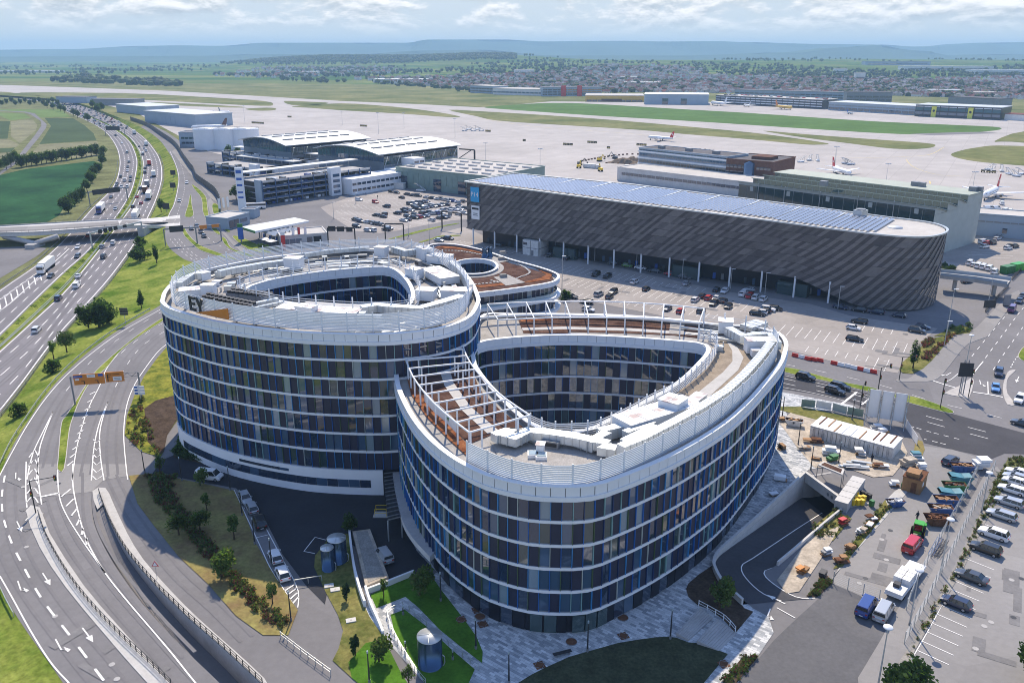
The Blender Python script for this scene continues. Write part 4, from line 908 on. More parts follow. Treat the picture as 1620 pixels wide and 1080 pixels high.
GLS=['window_dark','window_dark','window_dark','window_blue','window_blue','window_green','window_blind']
def frame_at(poly,i):
 a,c=poly[i],poly[(i+1)%len(poly)];d=Vector((c.x-a.x,c.y-a.y,0));L=d.length;d.normalize()
 return(a+c)/2,d,Vector((d.y,-d.x,0)),L
def facade(t,outline,levels,bay,seed,ring_in=False,fin_d=0.30,quota=None,fins=FINS,panel='facade_panel',pshare=0.5,glass=GLS):
 """bays of window / panel and coloured fins; levels = [(z0, z1)]"""
 r=random.Random(seed);items=[]
 poly=resample(outline,step=bay,closed=True);L0=frame_at(poly,0)[3]
 cache={}
 def me(kind,m,w,h,d):
  key=(kind,m,round(w,2),round(h,2),d)
  if key not in cache:
   b=MB();b.box((0,0,h/2),(w,d,h),m)
   if kind=='window':b.box((0,-d/2-0.02,0.06),(w,0.04,0.10),'grey_metal')
   cache[key]=b.mesh(kind)
  return cache[key]
 for z0,z1 in levels:
  h=z1-z0;odd=r.random()<0.5
  for i in range(len(poly)):
   c,d,nrm,L=frame_at(poly,i)
   if ring_in:nrm=-nrm
   rz=math.atan2(d.y,d.x)+(math.pi if ring_in else 0)
   face=nrm.dot((Vector((0,0,CAM_H))-Vector((c.x,c.y,z0))).normalized());dist=(Vector((c.x,c.y,z0))-Vector((0,0,CAM_H))).length
   score=(0 if face<-0.02 else 1)*(0.35+max(face,0))/dist
   w=L-0.12;g_=((i%2==0)!=odd)
   if r.random()<0.22:g_=not g_
   if g_:items.append((score,'window',r.choice(glass),w,h,0.14,Vector((c.x,c.y,z0))+nrm*0.02,rz))
   else:items.append((score,'panel',panel,w,h,0.18,Vector((c.x,c.y,z0))+nrm*0.05,rz))
   p=poly[i]
   if fin_d:items.append((score,'fin',r.choice(fins),0.09,h,fin_d,Vector((p.x,p.y,z0))+nrm*(fin_d/2),rz))
 return items,me
def place_items(t,items,me,left):
 """the 300 best-seen of each kind are parts; what is left joins into one part of small pieces"""
 items.sort(key=lambda q:-q[0]);rest=MB()
 for sc,kind,m,w,h,d,p,rz in items:
  if left.get(kind,300)>0 and sc>0:
   left[kind]=left.get(kind,300)-1
   put(kind,me(kind,m,w,h,d),t,p-t.location,rz)
  else:rest.box((p.x,p.y,p.z+h/2),(w,d,h),m,rz)
 rest.build('facade_piece',t,kind='stuff')
def bands(t,outline,zs,h=0.42,out=0.22,th=0.5,inner=False,name='floor_band'):
 for z in zs:
  b=MB();b.wallstrip(outline,z-h/2,z+h/2,th,'white_panel',True);b.build(name,t)
def parapet(t,outline,z0,z1,step=1.9,flip=False):
 b=MB();b.wallstrip(outline,z0-0.05,z1-0.12,0.5,'grey_metal',True);b.build('parapet',t)
 b=MB();b.wallstrip(outline,z0-0.28,z0+0.36,1.0,'white_panel',True);b.build('cornice',t)
 b=MB();b.wallstrip(outline,z1-0.12,z1+0.04,0.8,'white_panel',True);b.build('coping',t)
 poly=resample(outline,step=step,closed=True);L=frame_at(poly,0)[3]
 b=MB();b.box((0,0,(z1-z0-0.52)/2),(L-0.07,0.10,z1-z0-0.52),'white_panel');me=b.mesh('parapet_panel')
 for i in range(len(poly)):
  c,d,nrm,L=frame_at(poly,i)
  if flip:nrm=-nrm
  put('parapet_panel',me,t,Vector((c.x,c.y,z0+0.38))+nrm*0.30-t.location,math.atan2(d.y,d.x))
def slats(t,path,z0,z1,pitch=0.24,h=0.13,closed=False,post=4.0,name='louvre_screen',m='white_metal',inward=0.18):
 b=MB();k=int((z1-z0)/pitch)
 for i in range(k):b.wallstrip(path,z0+i*pitch,z0+i*pitch+h,0.05,m,closed)
 o=b.build(name,t,kind='stuff')
 pp=resample(path,step=post,closed=closed)
 q=MB();q.box((0,0,(z1-z0)/2),(0.22,0.16,z1-z0+0.25),m);me=q.mesh('post')
 for i in range(len(pp)):
  a,c=pp[i-1 if(closed or i)else 0],pp[(i+1)%len(pp)if closed else min(i+1,len(pp)-1)]
  put('post',me,t,Vector((pp[i].x,pp[i].y,z0))-t.location,math.atan2(c.y-a.y,c.x-a.x))
 return o
NUD=[0]
def nudge():NUD[0]=(NUD[0]+1)%23;return NUD[0]*.009
def duct(t,px,z,w,h,m='duct_metal',name='air_duct',rib=1.2,n=1):
 h+=nudge();z+=nudge()*.3
 p=GS(px,z+h)if not isinstance(px[0],Vector)else px
 if n>1:p=smooth(p,n)
 b=MB();b.wallstrip(p,z,z+h,w,m)
 for q in resample(p,step=rib)[1:-1]:
  i=min(range(len(p)-1),key=lambda j:((p[j]+p[j+1])/2-q).length);d=p[i+1]-p[i]
  b.box((q.x,q.y,z+h/2),(0.08,w+0.10,h+0.08),'galvanised',math.atan2(d.y,d.x))
 return b.build(name,t)
def plant(t,a,c,w,z,h,m='white_metal',name='plant_housing',lid=True,z_px=None):
 h+=nudge();A,C=G(*a,z+h),G(*c,z+h);d=C-A;L=d.length;rz=math.atan2(d.y,d.x);ce=(A+C)/2
 b=MB();b.box((ce.x,ce.y,z+h/2),(L,w,h),m,rz)
 if lid:b.box((ce.x,ce.y,z+h+0.05),(L+0.25,w+0.25,0.12),'stained_metal',rz)
 n=max(1,int(L/1.5))
 for i in range(1,n):
  q=A.lerp(C,i/n);b.box((q.x,q.y,z+h+0.13),(0.06,w+0.2,0.06),'galvanised',rz)
 return b.build(name,t)
def roof_patch(t,px,z,m,name,n=1):
 p=GS(px,z);p=smooth(p,n,True)if n>1 else p
 b=MB();b.flat(p,m);return b.build(name,t)
B_OUT=[(258,489,29.1),(264,496,29.1),(277,503,29.1),(330,519,29.1),(384,529,29.1),(438,536,29.1),(491,540.5,29.1),(572,543,29.1),(623,542,29.1),(680,536,29.1),(720,526,29.1),(745,512,29.1),(756,492,29.1),(756,470,30.8),(747,448,30.8),(731.5,430,30.8),(700,411,30.8),(651,397,30.8),(587,394,30.8),(539,396,30.8),(475,401,30.8),(410,409,30.8),(356,419,30.8),(314,429,30.8),(279,444,30.8),(262,460,30.8),(257,475,30.8)]
B_IN=[(389,456,30.8),(404,449,30.8),(442,439,30.8),(507,429,30.8),(571,423,30.8),(610,421.5,30.8),(629,428,30.8),(645,444,30.8),(653,461,30.8),(651,476,30.8),(640,485,30.8),(600,488,30.8),(539,486,30.8),(475,481,30.8),(425,472,30.8),(395,464,30.8)]
bo=ccw(resample(smooth(GS(B_OUT),6,True),step=2.2,closed=True));bi=ccw(resample(smooth(GS(B_IN),6,True),step=2.2,closed=True))
for p in bo+bi:p.z=0
cB=sum(bo,Vector())/len(bo)
tb=thing('office_building','tall rounded office building carrying two dark letters and an orange wedge on its roof screen','office building',cB)
b=MB();b.prism(offset(bo,-0.3),0.0,29.6,'facade_dark','roof_gravel',holes=[offset(bi,0.3)]);b.build('wall',tb)
BL=[(5.1,8.4),(8.85,11.9),(12.35,15.4),(15.85,18.8),(19.25,22.3),(22.75,25.8),(26.25,28.85)]
it,me=facade(tb,bo,BL,1.45,3);it2,me2=facade(tb,bi,BL[2:],1.45,4,True)
place_items(tb,it+it2,me,{})
ZB=[8.62,12.12,15.62,19.02,22.52,26.02]
bands(tb,bo,ZB);bands(tb,bi,ZB[2:])
parapet(tb,bo,29.1,30.8);parapet(tb,bi,29.1,30.8,flip=True)
def near_i(poly,p):return min(range(len(poly)),key=lambda i:(poly[i].xy-p.xy).length)
def run(poly,a,c):
 i,j=near_i(poly,a),near_i(poly,c);n=len(poly)
 return[poly[(i+k)%n]for k in range(((j-i)%n)+1)]
base=offset(bo,0.12)
i_a,i_c=near_i(base,G(285,660,5)),near_i(base,G(605,742,3))
sub=run(base,G(285,660,5),G(612,735,5))
if len(sub)>len(base)*0.6:sub=list(reversed(run(base,G(612,735,5),G(285,660,5))))
b=MB();b.wallstrip(sub,0.0,5.0,0.6,'white_render');b.build('plinth',tb)
out_=offset(bo,0.45)
def slot(px0,px1,zz,h,name='window',m='window_dark'):
 s=run(out_,G(*px0,zz),G(*px1,zz))
 if len(s)>len(out_)*0.6:s=list(reversed(run(out_,G(*px1,zz),G(*px0,zz))))
 s=resample(s,step=2.0)if len(s)>2 else s
 for i in range(len(s)-1):
  d=s[i+1]-s[i];c=(s[i]+s[i+1])/2
  b=MB();b.box((c.x,c.y,zz),(d.length-0.06,0.10,h),random.Random(i).choice(['window_dark','window_dark','window_blue']),math.atan2(d.y,d.x));b.build(name,tb)
slot((308,695),(585,748),2.35,1.5);slot((407,711),(487,724),4.0,0.5)
scr=offset(bo,-1.7)
def arc(px0,px1,zz):
 s=run(scr,G(*px0,zz),G(*px1,zz));u=run(scr,G(*px1,zz),G(*px0,zz));return s,u
fa,fb=arc((268,476),(752,470),33)
mid_=G(600,500,33);dense,rest_=(fa,fb)if min((p.xy-mid_.xy).length for p in fa)<min((p.xy-mid_.xy).length for p in fb)else(fb,fa)
slats(tb,resample(dense,step=2.4),30.7,34.0,0.27,0.22,False,4.5);slats(tb,resample(rest_,step=2.4),30.7,34.0,0.31,0.16,False,4.5,'wire_screen')
slats(tb,resample(offset(bi,1.5),step=2.4,closed=True),30.7,33.2,0.42,0.10,True,3.6,'inner_screen')
def on_screen(px,zz):return min(range(len(scr)),key=lambda i:(scr[i].xy-G(*px,zz).xy).length)
front=offset(bo,-1.25)
def sign_frame(px,zz):
 i=min(range(len(front)),key=lambda i:(front[i].xy-G(*px,zz).xy).length);c,d,nrm,L=frame_at(front,i)
 return front[i],d,nrm
P0,d0,n0=sign_frame((293,484),32.5)
def letter(strokes,shift):
 b=MB();rz=math.atan2(d0.y,d0.x);M=Matrix.Rotation(rz,4,'Z')
 for(x0,z0,x1,z1,w)in strokes:
  a=Vector((x0+shift,0,z0));c=Vector((x1+shift,0,z1));dd=c-a;L=dd.length;ang=math.atan2(dd.z,dd.x)
  Q=M@Matrix.Rotation(-ang,4,'Y');ce=(a+c)/2
  p=P0+n0*0.1+(M@Vector((ce.x,0,0)));b.box((p.x,p.y,31.15+ce.z),(L,0.25,w),'dark_metal',M=Q)
 return b.build('sign_letter',tb)
letter([(0.25,0,0.25,2.7,0.5),(0,2.45,1.75,2.45,0.5),(0,1.35,1.6,1.35,0.45),(0,0.25,1.8,0.25,0.5)],-2.1)
letter([(1.0,0,1.0,1.3,0.5),(1.0,1.1,0.15,2.7,0.5),(1.0,1.1,1.85,2.7,0.5)],0.0)
P1,d1,n1=sign_frame((336,489),32.3);Lw=8.4
b=MB();o0=P1+n1*0.25
tri=[o0-d1*Lw/2+Vector((0,0,31.1)),o0+d1*Lw/2+Vector((0,0,31.1)),o0+d1*Lw/2+Vector((0,0,33.1))]
tr2=[p-n1*0.3 for p in tri]
b.add(tri+tr2,[(0,1,2),(5,4,3),(0,3,4,1),(1,4,5,2),(2,5,3,0)],'sign_orange');b.build('sign_wedge',tb)
ZR=30.2
b=MB();b.tube((0,0,0),(0,0,0.45),0.52,'vent_black',10);b.tube((0,0,0.45),(0,0,0.47),0.40,'dark_metal',8);b.box((0,0,-0.5),(1.1,1.1,1.0),'grey_metal');fan=b.mesh('fan')
for r0,r1,n in(((228,303),(455,348),12),((250,292),(470,335),12),((352,278),(540,300),10),((372,268),(555,290),10)):
 A,C=G(*k5(r0)[0],ZR+1.6),G(*k5(r1)[0],ZR+1.6)
 for i in range(n):
  p=A.lerp(C,i/(n-1));put('fan',fan,tb,Vector((p.x,p.y,ZR+1.2))-tb.location,math.atan2(C.y-A.y,C.x-A.x))
plant(tb,k5((600,355))[0],k5((985,385))[0],3.2,ZR,1.5);plant(tb,k5((690,350))[0],k5((770,360))[0],2.2,ZR,2.4)
plant(tb,k5((105,275))[0],k5((225,265))[0],3.0,ZR,1.7);plant(tb,k5((215,250))[0],k5((278,250))[0],2.0,ZR,2.6)
plant(tb,k5((1340,165))[0],k5((1440,215))[0],4.4,ZR,1.4);plant(tb,k5((1280,270))[0],k5((1365,275))[0],3.0,ZR,1.9);plant(tb,k5((1235,165))[0],k5((1290,175))[0],2.6,ZR,2.0)
plant(tb,k5((630,115))[0],k5((705,118))[0],3.0,ZR,2.4);plant(tb,k5((1400,270))[0],k5((1540,275))[0],3.2,ZR,1.6);plant(tb,k5((1340,100))[0],k5((1440,110))[0],3.5,ZR,1.6)
plant(tb,k5((1290,60))[0],k5((1335,75))[0],2.4,ZR,2.6);plant(tb,k5((1075,62))[0],k5((1125,66))[0],2.4,ZR,2.2);plant(tb,k5((200,195))[0],k5((245,185))[0],2.0,ZR,1.4)
duct(tb,k5((1000,355),(1080,345),(1130,350),(1290,360),(1400,330),(1500,300)),ZR+0.5,2.0,1.2)
duct(tb,k5((100,240),(165,195),(215,190)),ZR+0.4,1.4,1.1);duct(tb,k5((300,180),(370,165),(520,140),(640,125)),ZR+0.4,1.5,1.1)
duct(tb,k5((1160,60),(1220,80),(1300,70),(1330,90)),ZR+0.6,1.6,1.2);duct(tb,k5((1010,380),(1000,400),(1100,402)),ZR+0.4,1.3,1.0);duct(tb,k5((440,345),(590,315)),ZR+0.5,0.9,0.8)
duct(tb,k5((470,362),(620,330)),ZR+0.5,0.6,0.6);duct(tb,k5((720,95),(860,75),(1040,62)),ZR+0.4,1.3,0.9);duct(tb,k5((1440,130),(1500,180),(1540,250)),ZR+0.3,1.2,1.6)
roof_patch(tb,k5((560,400),(740,330),(1020,350),(1000,420),(760,430)),29.66,'path_slab','roof_path')
def clutter(t,poly,hole,z,n,seed,zone):
 r=random.Random(seed);big_,small_=offset(poly,-3.2),offset(hole,2.4);k=0
 xs=[p.x for p in big_];ys_=[p.y for p in big_]
 while k<n:
  x,y=r.uniform(min(xs),max(xs)),r.uniform(min(ys_),max(ys_))
  if not inside((x,y),big_)or inside((x,y),small_)or not zone(x,y):continue
  k+=1;i=near_i(poly,Vector((x,y,0)));c,d,nrm,L=frame_at(poly,i);rz=math.atan2(d.y,d.x);b=MB();j=r.random()
  if j<.30:l_=r.uniform(3,9);b.box((x,y,z+.45),(l_,.5,.4),'galvanised',rz);[b.box((x+d.x*q,y+d.y*q,z+.15),(.12,.5,.3),'grey_metal',rz)for q in(-l_/3,l_/3)];nm_='cable_tray'
  elif j<.55:l_,w_,h_=r.uniform(1,2.6),r.uniform(.8,1.8),r.uniform(.5,1.5);b.box((x,y,z+h_/2),(l_,w_,h_),r.choice(('galvanised','duct_metal','white_metal','grey_metal')),rz);b.box((x,y,z+h_*.55),(l_*.8,w_+.04,h_*.5),'dark_metal',rz);nm_='vent_unit'
  elif j<.75:b.tube((x,y,z),(x,y,z+r.uniform(.6,1.6)),r.uniform(.12,.4),'galvanised',10);nm_='vent_pipe'
  else:l_=r.uniform(4,10);b.tube((x-d.x*l_/2,y-d.y*l_/2,z+.35),(x+d.x*l_/2,y+d.y*l_/2,z+.35),r.uniform(.1,.25),r.choice(('galvanised','duct_metal')),8);nm_='pipe'
  b.build(nm_,t)
clutter(tb,bo,bi,ZR-.55,130,8,lambda x,y:True)
A_OUT=[(625.5,573,21.5),(627,600,21.5),(631,627,21.5),(645,660,21.5),(664,690.5,21.5),(689,718,21.5),(717,740.5,21.5),(745,757,21.5),(773,770,21.5),(818.6,782,21.5),(850,786.5,21.5),(880,788,21.5),(915,788,21.5),(941,785,21.5),(961,779,21.5),(1022,755,21.5),(1083,725,21.5),(1144,686,21.5),(1178,655,21.5),(1205.6,624,21.5),(1230.6,593,21.5),(1240,571,21.5),(1241.5,554,21.5),(1232,533,22.5),(1219,523,23.3),(1190,516,23.3),(1135,512.5,23.3),(1060,504,23.3),(980,498.5,23.3),(900,496.5,23.3),(814,496.5,23.3),(762,500,23.3),(742,513,29.1),(715,524,29.1),(680,533,29.1),(640,538,29.1)]
A_IN=[(746,552,23.3),(749,565,23.3),(752,579,23.3),(770,604,23.3),(792,627,23.3),(814,649,23.3),(845,672,23.3),(878,683,23.3),(914,682,23.3),(942,675,23.3),(992,650,23.3),(1067,609,23.3),(1108,572,23.3),(1121,553,23.3),(1111,543,23.3),(1067,538,23.3),(983,532,23.3),(900,529,23.3),(850,530.5,23.3),(800,534,23.3),(760,540,23.3)]
ao=ccw(resample(smooth(GS(A_OUT),6,True),step=2.0,closed=True));ai=ccw(resample(smooth(GS(A_IN),6,True),step=2.0,closed=True))
for p in ao+ai:p.z=0
cA=sum(ao,Vector())/len(ao)
ta=thing('office_building','drop shaped office building with multicoloured fins and a white roof pergola round an open court','office building',cA)
b=MB();b.prism(offset(ao,-0.3),3.5,22.3,'facade_dark','roof_gravel',holes=[offset(ai,0.3)],bottom=True);b.build('wall',ta)
b=MB();b.prism(offset(ao,-0.75),0.0,3.5,'facade_dark',holes=[offset(ai,0.3)]);b.build('ground_floor',ta)
AL=[(4.05,7.1),(7.55,10.7),(11.15,14.25),(14.7,17.85),(18.3,21.25)]
it,me=facade(ta,ao,AL,1.45,9);it2,me2=facade(ta,ai,AL,1.45,10,True);it3,me3=facade(ta,offset(ao,-0.7),[(0.15,3.4)],1.9,11,fin_d=0,panel='facade_dark',glass=['window_dark','window_dark','facade_dark','window_blue'])
place_items(ta,it+it2+it3,me,{})
ZA=[3.82,7.32,10.92,14.47,18.07]
bands(ta,ao,ZA,0.44);bands(ta,ai,ZA,0.4);parapet(ta,ao,21.5,23.3);parapet(ta,ai,21.5,23.3,flip=True)
for x0,x1 in((822,843),(858,878),(896,912),(928,938),(940,950)):
 A_,C_=G(x0,985,1.6),G(x1,985,1.6);i=near_i(ao,(A_+C_)/2);c,d,nrm,L=frame_at(ao,i)
 b=MB();ce=Vector((c.x,c.y,1.75))-nrm*0.42;b.box(ce,(1.7,0.1,3.2),'window_green',math.atan2(d.y,d.x));b.box((ce.x,ce.y,0.2),(1.8,0.2,0.12),'galvanised',math.atan2(d.y,d.x));b.build('door',ta)
scrA=smooth(GS([(739,726),(763.6,738),(797,752),(834,761),(880,765.5),(925,762.5),(978,746),(1022,727),(1066.7,703),(1110,679),(1150,651),(1185,620),(1205.6,596),(1226,566),(1229.5,551),(1222,538)],23.4),4)
slats(ta,resample(scrA,step=2.0),22.7,26.1,0.26,0.21)
scrB=smooth(GS([(1222,538),(1212,528),(1190,522),(1150,516.5),(1113,511)],23.4),4)
slats(ta,resample(scrB,step=2.0),22.7,26.1,0.5,0.06,name='wire_screen')
railA=smooth(GS([(839,672),(862,682),(880,686),(914,684.5),(942,682),(992,659),(1031,637),(1067,619.5),(1094,600.5),(1119,578),(1134,553),(1132,541),(1120,535),(1105.6,533.5)],23.0),4)
slats(ta,resample(railA,step=1.6),22.7,24.9,0.30,0.11,post=2.4,name='inner_screen')
def pergola(o_px,i_px,n,z,zd,r=0.16,mid=True):
 po,pi_=resample(smooth(GS(o_px,z),5),n=n),resample(smooth(GS(i_px,z),5),n=n)
 b=MB();b.path(po,r,'white_metal',6);b.path(pi_,r,'white_metal',6);pg=b.build('pergola',ta)
 for a,c in zip(po,pi_):
  q=MB();q.tube(a,c,r*0.95,'white_metal',6);q.build('beam',None,origin=(0,0,0));ob=COL.objects[-1]
  ob.parent=pg;ob.location=-ta.location
 for k in range(0,n+1):
  for f in((0.02,0.2,0.8,0.98)if mid else(0.02,0.98)):
   p=po[k].lerp(pi_[k],f);q=MB();q.tube((p.x,p.y,zd),p,r*0.9,'white_metal',6);ob=q.build('post',None,origin=(0,0,0));ob.parent=pg;ob.location=-ta.location
 return pg
pergola(k7((65,272),(75,370),(110,470),(170,560),(240,640),(330,720),(440,806)),k7((392,262),(410,335),(450,415),(520,500),(610,585),(690,645),(785,708)),11,26.0,22.4)
pergola([(771,481),(830,478),(900,476.7),(960,477),(1010,479),(1056,482),(1114,488)],[(788,506),(830,504),(870,502.5),(920,502),(1011,503),(1060,506),(1106,511)],11,26.0,22.4,0.15,False)
SD=22.40
roof_patch(ta,k7((85,395),(300,375),(430,385),(500,560),(620,680),(750,775),(650,780),(540,830),(440,870),(330,770),(180,610),(110,490)),SD,'sedum','sedum_roof')
roof_patch(ta,k7((255,402),(318,402),(350,520),(450,660),(610,795),(545,812),(400,680),(300,540)),SD+0.05,'path_slab','roof_path')
roof_patch(ta,k7((68,430),(100,430),(150,570),(210,650),(310,750),(430,870),(440,950),(330,850),(200,720),(110,590)),SD+0.08,'sedum_red','sedum_roof')
roof_patch(ta,k7((560,860),(780,800),(1000,850),(1224,905))+[(975,728),(925,748),(880,751),(834,747),(797,738)],SD+0.02,'roof_gravel','gravel_roof')
roof_patch(ta,k8((860,270),(1000,320),(1110,370),(960,520),(790,640),(700,600),(620,570),(790,440),(855,340)),SD,'roof_gravel_brown','gravel_roof')
roof_patch(ta,k8((890,275),(960,320),(995,380),(965,450),(790,610),(720,590),(880,460),(932,400),(930,340)),SD+0.05,'path_slab','roof_path')
roof_patch(ta,k7((720,165),(820,150),(1000,146))+k8((0,152),(350,160),(740,190),(735,268),(600,252),(300,240),(0,232))+k7((1000,240),(750,240)),SD,'sedum','sedum_roof')
roof_patch(ta,k7((730,160),(1000,142))+k8((0,145),(350,152),(740,182),(740,192),(350,166),(0,158))+k7((1000,158),(735,175)),SD+0.08,'sedum_red','sedum_roof')
roof_patch(ta,k7((740,210),(1000,202))+k8((0,204),(350,212),(740,238),(735,254),(350,228),(0,219))+k7((1000,218),(745,224)),SD+0.05,'path_slab','roof_path')
roof_patch(ta,k8((580,162),(660,166),(655,250),(570,240)),SD+0.07,'roof_gravel','gravel_roof')
b=MB();b.path(smooth(GS([(759,503),(814,499),(900,499),(1000,503),(1110,511)],23.9),4),0.3,'white_metal',8);b.build('handrail',ta)
ZP=22.7
plant(ta,k8((300,740))[0],k8((700,620))[0],4.2,ZP,2.2);plant(ta,k8((540,600))[0],k8((650,630))[0],3.4,ZP,3.2);plant(ta,k8((700,595))[0],k8((760,610))[0],3.4,ZP,2.0)
duct(ta,k8((295,880),(420,830),(600,738),(760,650),(900,560),(1000,470),(1090,368),(1150,290)),ZP,1.5,2.7)
duct(ta,k8((320,800),(480,740)),ZP,1.2,1.9);duct(ta,k8((310,850),(490,760)),ZP,1.2,1.9)
duct(ta,k7((600,800),(700,830),(775,790),(900,800),(1060,825),(1224,860))+k8((190,880),(270,890)),ZP+0.3,1.9,1.1)
duct(ta,k7((580,815),(650,790),(700,800)),ZP+0.3,1.5,1.1);duct(ta,k7((1060,820),(1130,850),(1224,800))+k8((180,790),(300,760)),ZP,1.6,1.4)
plant(ta,k7((825,868))[0],k7((868,872))[0],1.2,ZP,1.2);
for p in((805,930),(850,940)):
 b=MB();c=G(*k7(p)[0],ZP);b.box((c.x,c.y,ZP),(1.6,1.6,0.5),'white_panel');b.box((c.x,c.y,ZP+0.28),(1.3,1.3,0.12),'glass_pale');b.build('skylight',ta)
plant(ta,k8((855,165))[0],k8((935,170))[0],3.0,ZP,2.4);plant(ta,k8((1010,275))[0],k8((1150,275))[0],2.6,ZP,2.4);plant(ta,k8((1040,335))[0],k8((1090,335))[0],1.6,ZP,1.2)
duct(ta,k8((910,205),(990,250),(1060,240),(1150,240),(1185,290)),ZP+0.4,1.8,1.5);plant(ta,k8((1010,200))[0],k8((1100,170))[0],3.0,ZP,0.9,'galvanised','plant_rack',False)
clutter(ta,ao,ai,ZP-.3,5,5,lambda x,y:y<120 and x>-8);clutter(ta,ao,ai,ZP-.3,12,6,lambda x,y:x>36 and y>145)
ban=resample(smooth(GS(k7((185,590),(240,650),(300,700),(365,765)),24.2),4),n=8)
b=MB();b.wallstrip(ban,23.0,24.9,0.04,'tarp');bn=b.build('banner',ta)
ce=ban[6];dd=(ban[7]-ban[5]).normalized();nb=Vector((dd.y,-dd.x,0));nb=nb if nb.dot(Vector((0,0,0))-ce)>0 else -nb
for s_,tlt in((-0.25,0.5),(0.2,-0.6)):
 q=MB();o=ce+nb*0.05;q.add([o+dd*s_+Vector((0,0,23.5-o.z)),o+dd*(s_+0.25)+Vector((0,0,24.0-o.z)),o+dd*(s_-tlt*0.3)+Vector((0,0,24.5-o.z)),o+dd*(s_-0.2)+Vector((0,0,24.0-o.z))],[(0,1,2,3)],'bin_green');q.build('emblem',ta)
led_o=smooth(GS(k26((600,160),(605,250),(612,330),(640,500),(700,730),(800,900),(960,1075)),4.4),4)
led=[]
for p in led_o:led.append(ao[near_i(ao,p)])
b=MB();b.prism([Vector((p.x,p.y,0))for p in led_o]+[Vector((p.x,p.y,0))for p in reversed(led)],3.3,4.3,'concrete_pale','concrete');b.build('canopy',ta)
rp=GS(k26((515,212),(600,200),(690,692),(560,724)),4.2);cR=sum(rp,Vector())/4;cR.z=0
td=thing('loading_canopy','dark slatted canopy over the loading bay between the two large office buildings','canopy',cR)
b=MB();b.prism(rp,3.9,4.15,'grey_metal','dark_metal');b.build('roof',td)
for i in range(14):
 a,c=rp[0].lerp(rp[3],(i+.5)/14),rp[1].lerp(rp[2],(i+.5)/14);b=MB();d=c-a;b.box((a+c)/2+Vector((0,0,.02)),(d.length,.12,.18),'grey_metal',math.atan2(d.y,d.x));b.build('slat',td)
for p in(rp[0],rp[3],rp[2]):b=MB();b.tube((p.x,p.y,0),(p.x,p.y,3.9),0.14,'galvanised',6);b.build('post',td)
C_OUT=[(677,390),(690,386),(702,385.5),(729,388),(765,396),(807,410),(849,421.5),(872,429),(883,435),(881,442),(872,446.5),(849,451),(807,457),(765,462),(735,463),(700,440),(682,410)]
co=ccw(resample(smooth(GS(C_OUT,13.0),6,True),step=2.0,closed=True))
for p in co:p.z=0
hc=G(750,421,13.0);hr=6.6
ch=[Vector((hc.x+hr*1.1*math.cos(a),hc.y+hr*1.5*math.sin(a),0))for a in[2*math.pi*i/32 for i in range(32)]]
cC=sum(co,Vector())/len(co)
tcb=thing('office_building','low rounded building with red planted roof and a round light well behind the lettered tower','office building',cC)
b=MB();b.prism(offset(co,-1.6),0.0,12.3,'facade_dark','sedum',holes=[offset(ch,0.25)]);b.build('wall',tcb)
CL=[(0.3,3.9),(4.4,7.6),(8.6,11.7)]
it,me=facade(tcb,offset(co,-1.4),CL,1.5,21,fin_d=0.2,fins=['fin_blue','fin_silver','fin_navy','white_metal'],pshare=.3);it2,me2=facade(tcb,ch,CL[1:],1.5,22,True,0.15)
place_items(tcb,it+it2,me,{})
bands(tcb,co,[4.1,8.0],0.8,th=1.6);bands(tcb,ch,[4.1,8.2],0.4);parapet(tcb,co,12.0,13.1);parapet(tcb,ch,12.0,13.1,flip=True)
b=MB();b.wallstrip(offset(co,-0.3),8.4,9.4,0.05,'glass_pale',True);b.build('balustrade',tcb)
def rp_(px,m,nm,z=12.36,n=1):return roof_patch(tcb,k18(*px),z,m,nm,n)
rp_([(130,95),(200,88),(330,95),(500,132),(510,150),(330,115),(220,108)],'sedum_red','sedum_roof',12.40)
rp_([(700,190),(780,210),(930,255),(1025,290),(1000,340),(870,362),(800,362),(930,330),(975,305),(890,260),(780,225)],'sedum_red','sedum_roof',12.40)
rp_([(430,390),(640,370),(670,384),(480,404)],'sedum_red','sedum_roof',12.40)
rp_([(575,325),(680,305),(815,365),(670,390)],'roof_gravel','gravel_roof',12.42)
rp_([(480,180),(570,150),(690,180),(700,200),(560,230),(560,200)],'roof_gravel','gravel_roof',12.42)
b=MB();b.wallstrip([Vector((p.x,p.y,0))for p in offset(ch,1.4)],12.3,12.44,1.4,'roof_gravel',True);b.build('roof_path',tcb)
for s in(((190,125),(330,128),(510,160)),((670,200),(760,225),(830,265),(845,295),(755,330)),((410,380),(610,362)),((560,350),(600,358))):
 pth=resample(smooth(GS(k18(*s),12.45),4),step=1.1);b=MB();b.box((0,0,0),(0.7,0.7,0.06),'path_slab');m_=b.mesh('paving_slab')
 for p in pth:put('paving_slab',m_,tcb,p-tcb.location,0.4)
for x,y in((508,180),(548,172)):
 p=G(*k18((x,y))[0],12.4);b=MB();b.lathe([(1.1,0),(1.1,0.3),(0.8,0.5),(0.75,3.0),(0.95,3.3),(0.6,3.3)],'steel_blue',14,(p.x,p.y,12.4));b.build('roof_vent',tcb)
for x,y in((635,195),(650,325),(645,150)):
 p=G(*k18((x,y))[0],12.4);b=MB();b.box((p.x,p.y,12.8),(2.0,1.6,0.8),'grey_metal',0.3);b.box((p.x,p.y,13.25),(1.8,1.4,0.12),'dark_metal',0.3);b.build('roof_hatch',tcb)
def v2(p):return Vector((p.x,p.y,0))
PT_F=[(735.5,287.5,26.0),(860,303,25.6),(1000,321.5,25.0),(1160,342.5,24.2),(1300,362,23.6),(1377,372.5,23.2)]
PT_END=[(1420,377,23),(1460,377.5,23),(1484,374,23),(1497,368,23),(1495,361.5,23),(1475,354.5,23),(1440,349.5,23)]
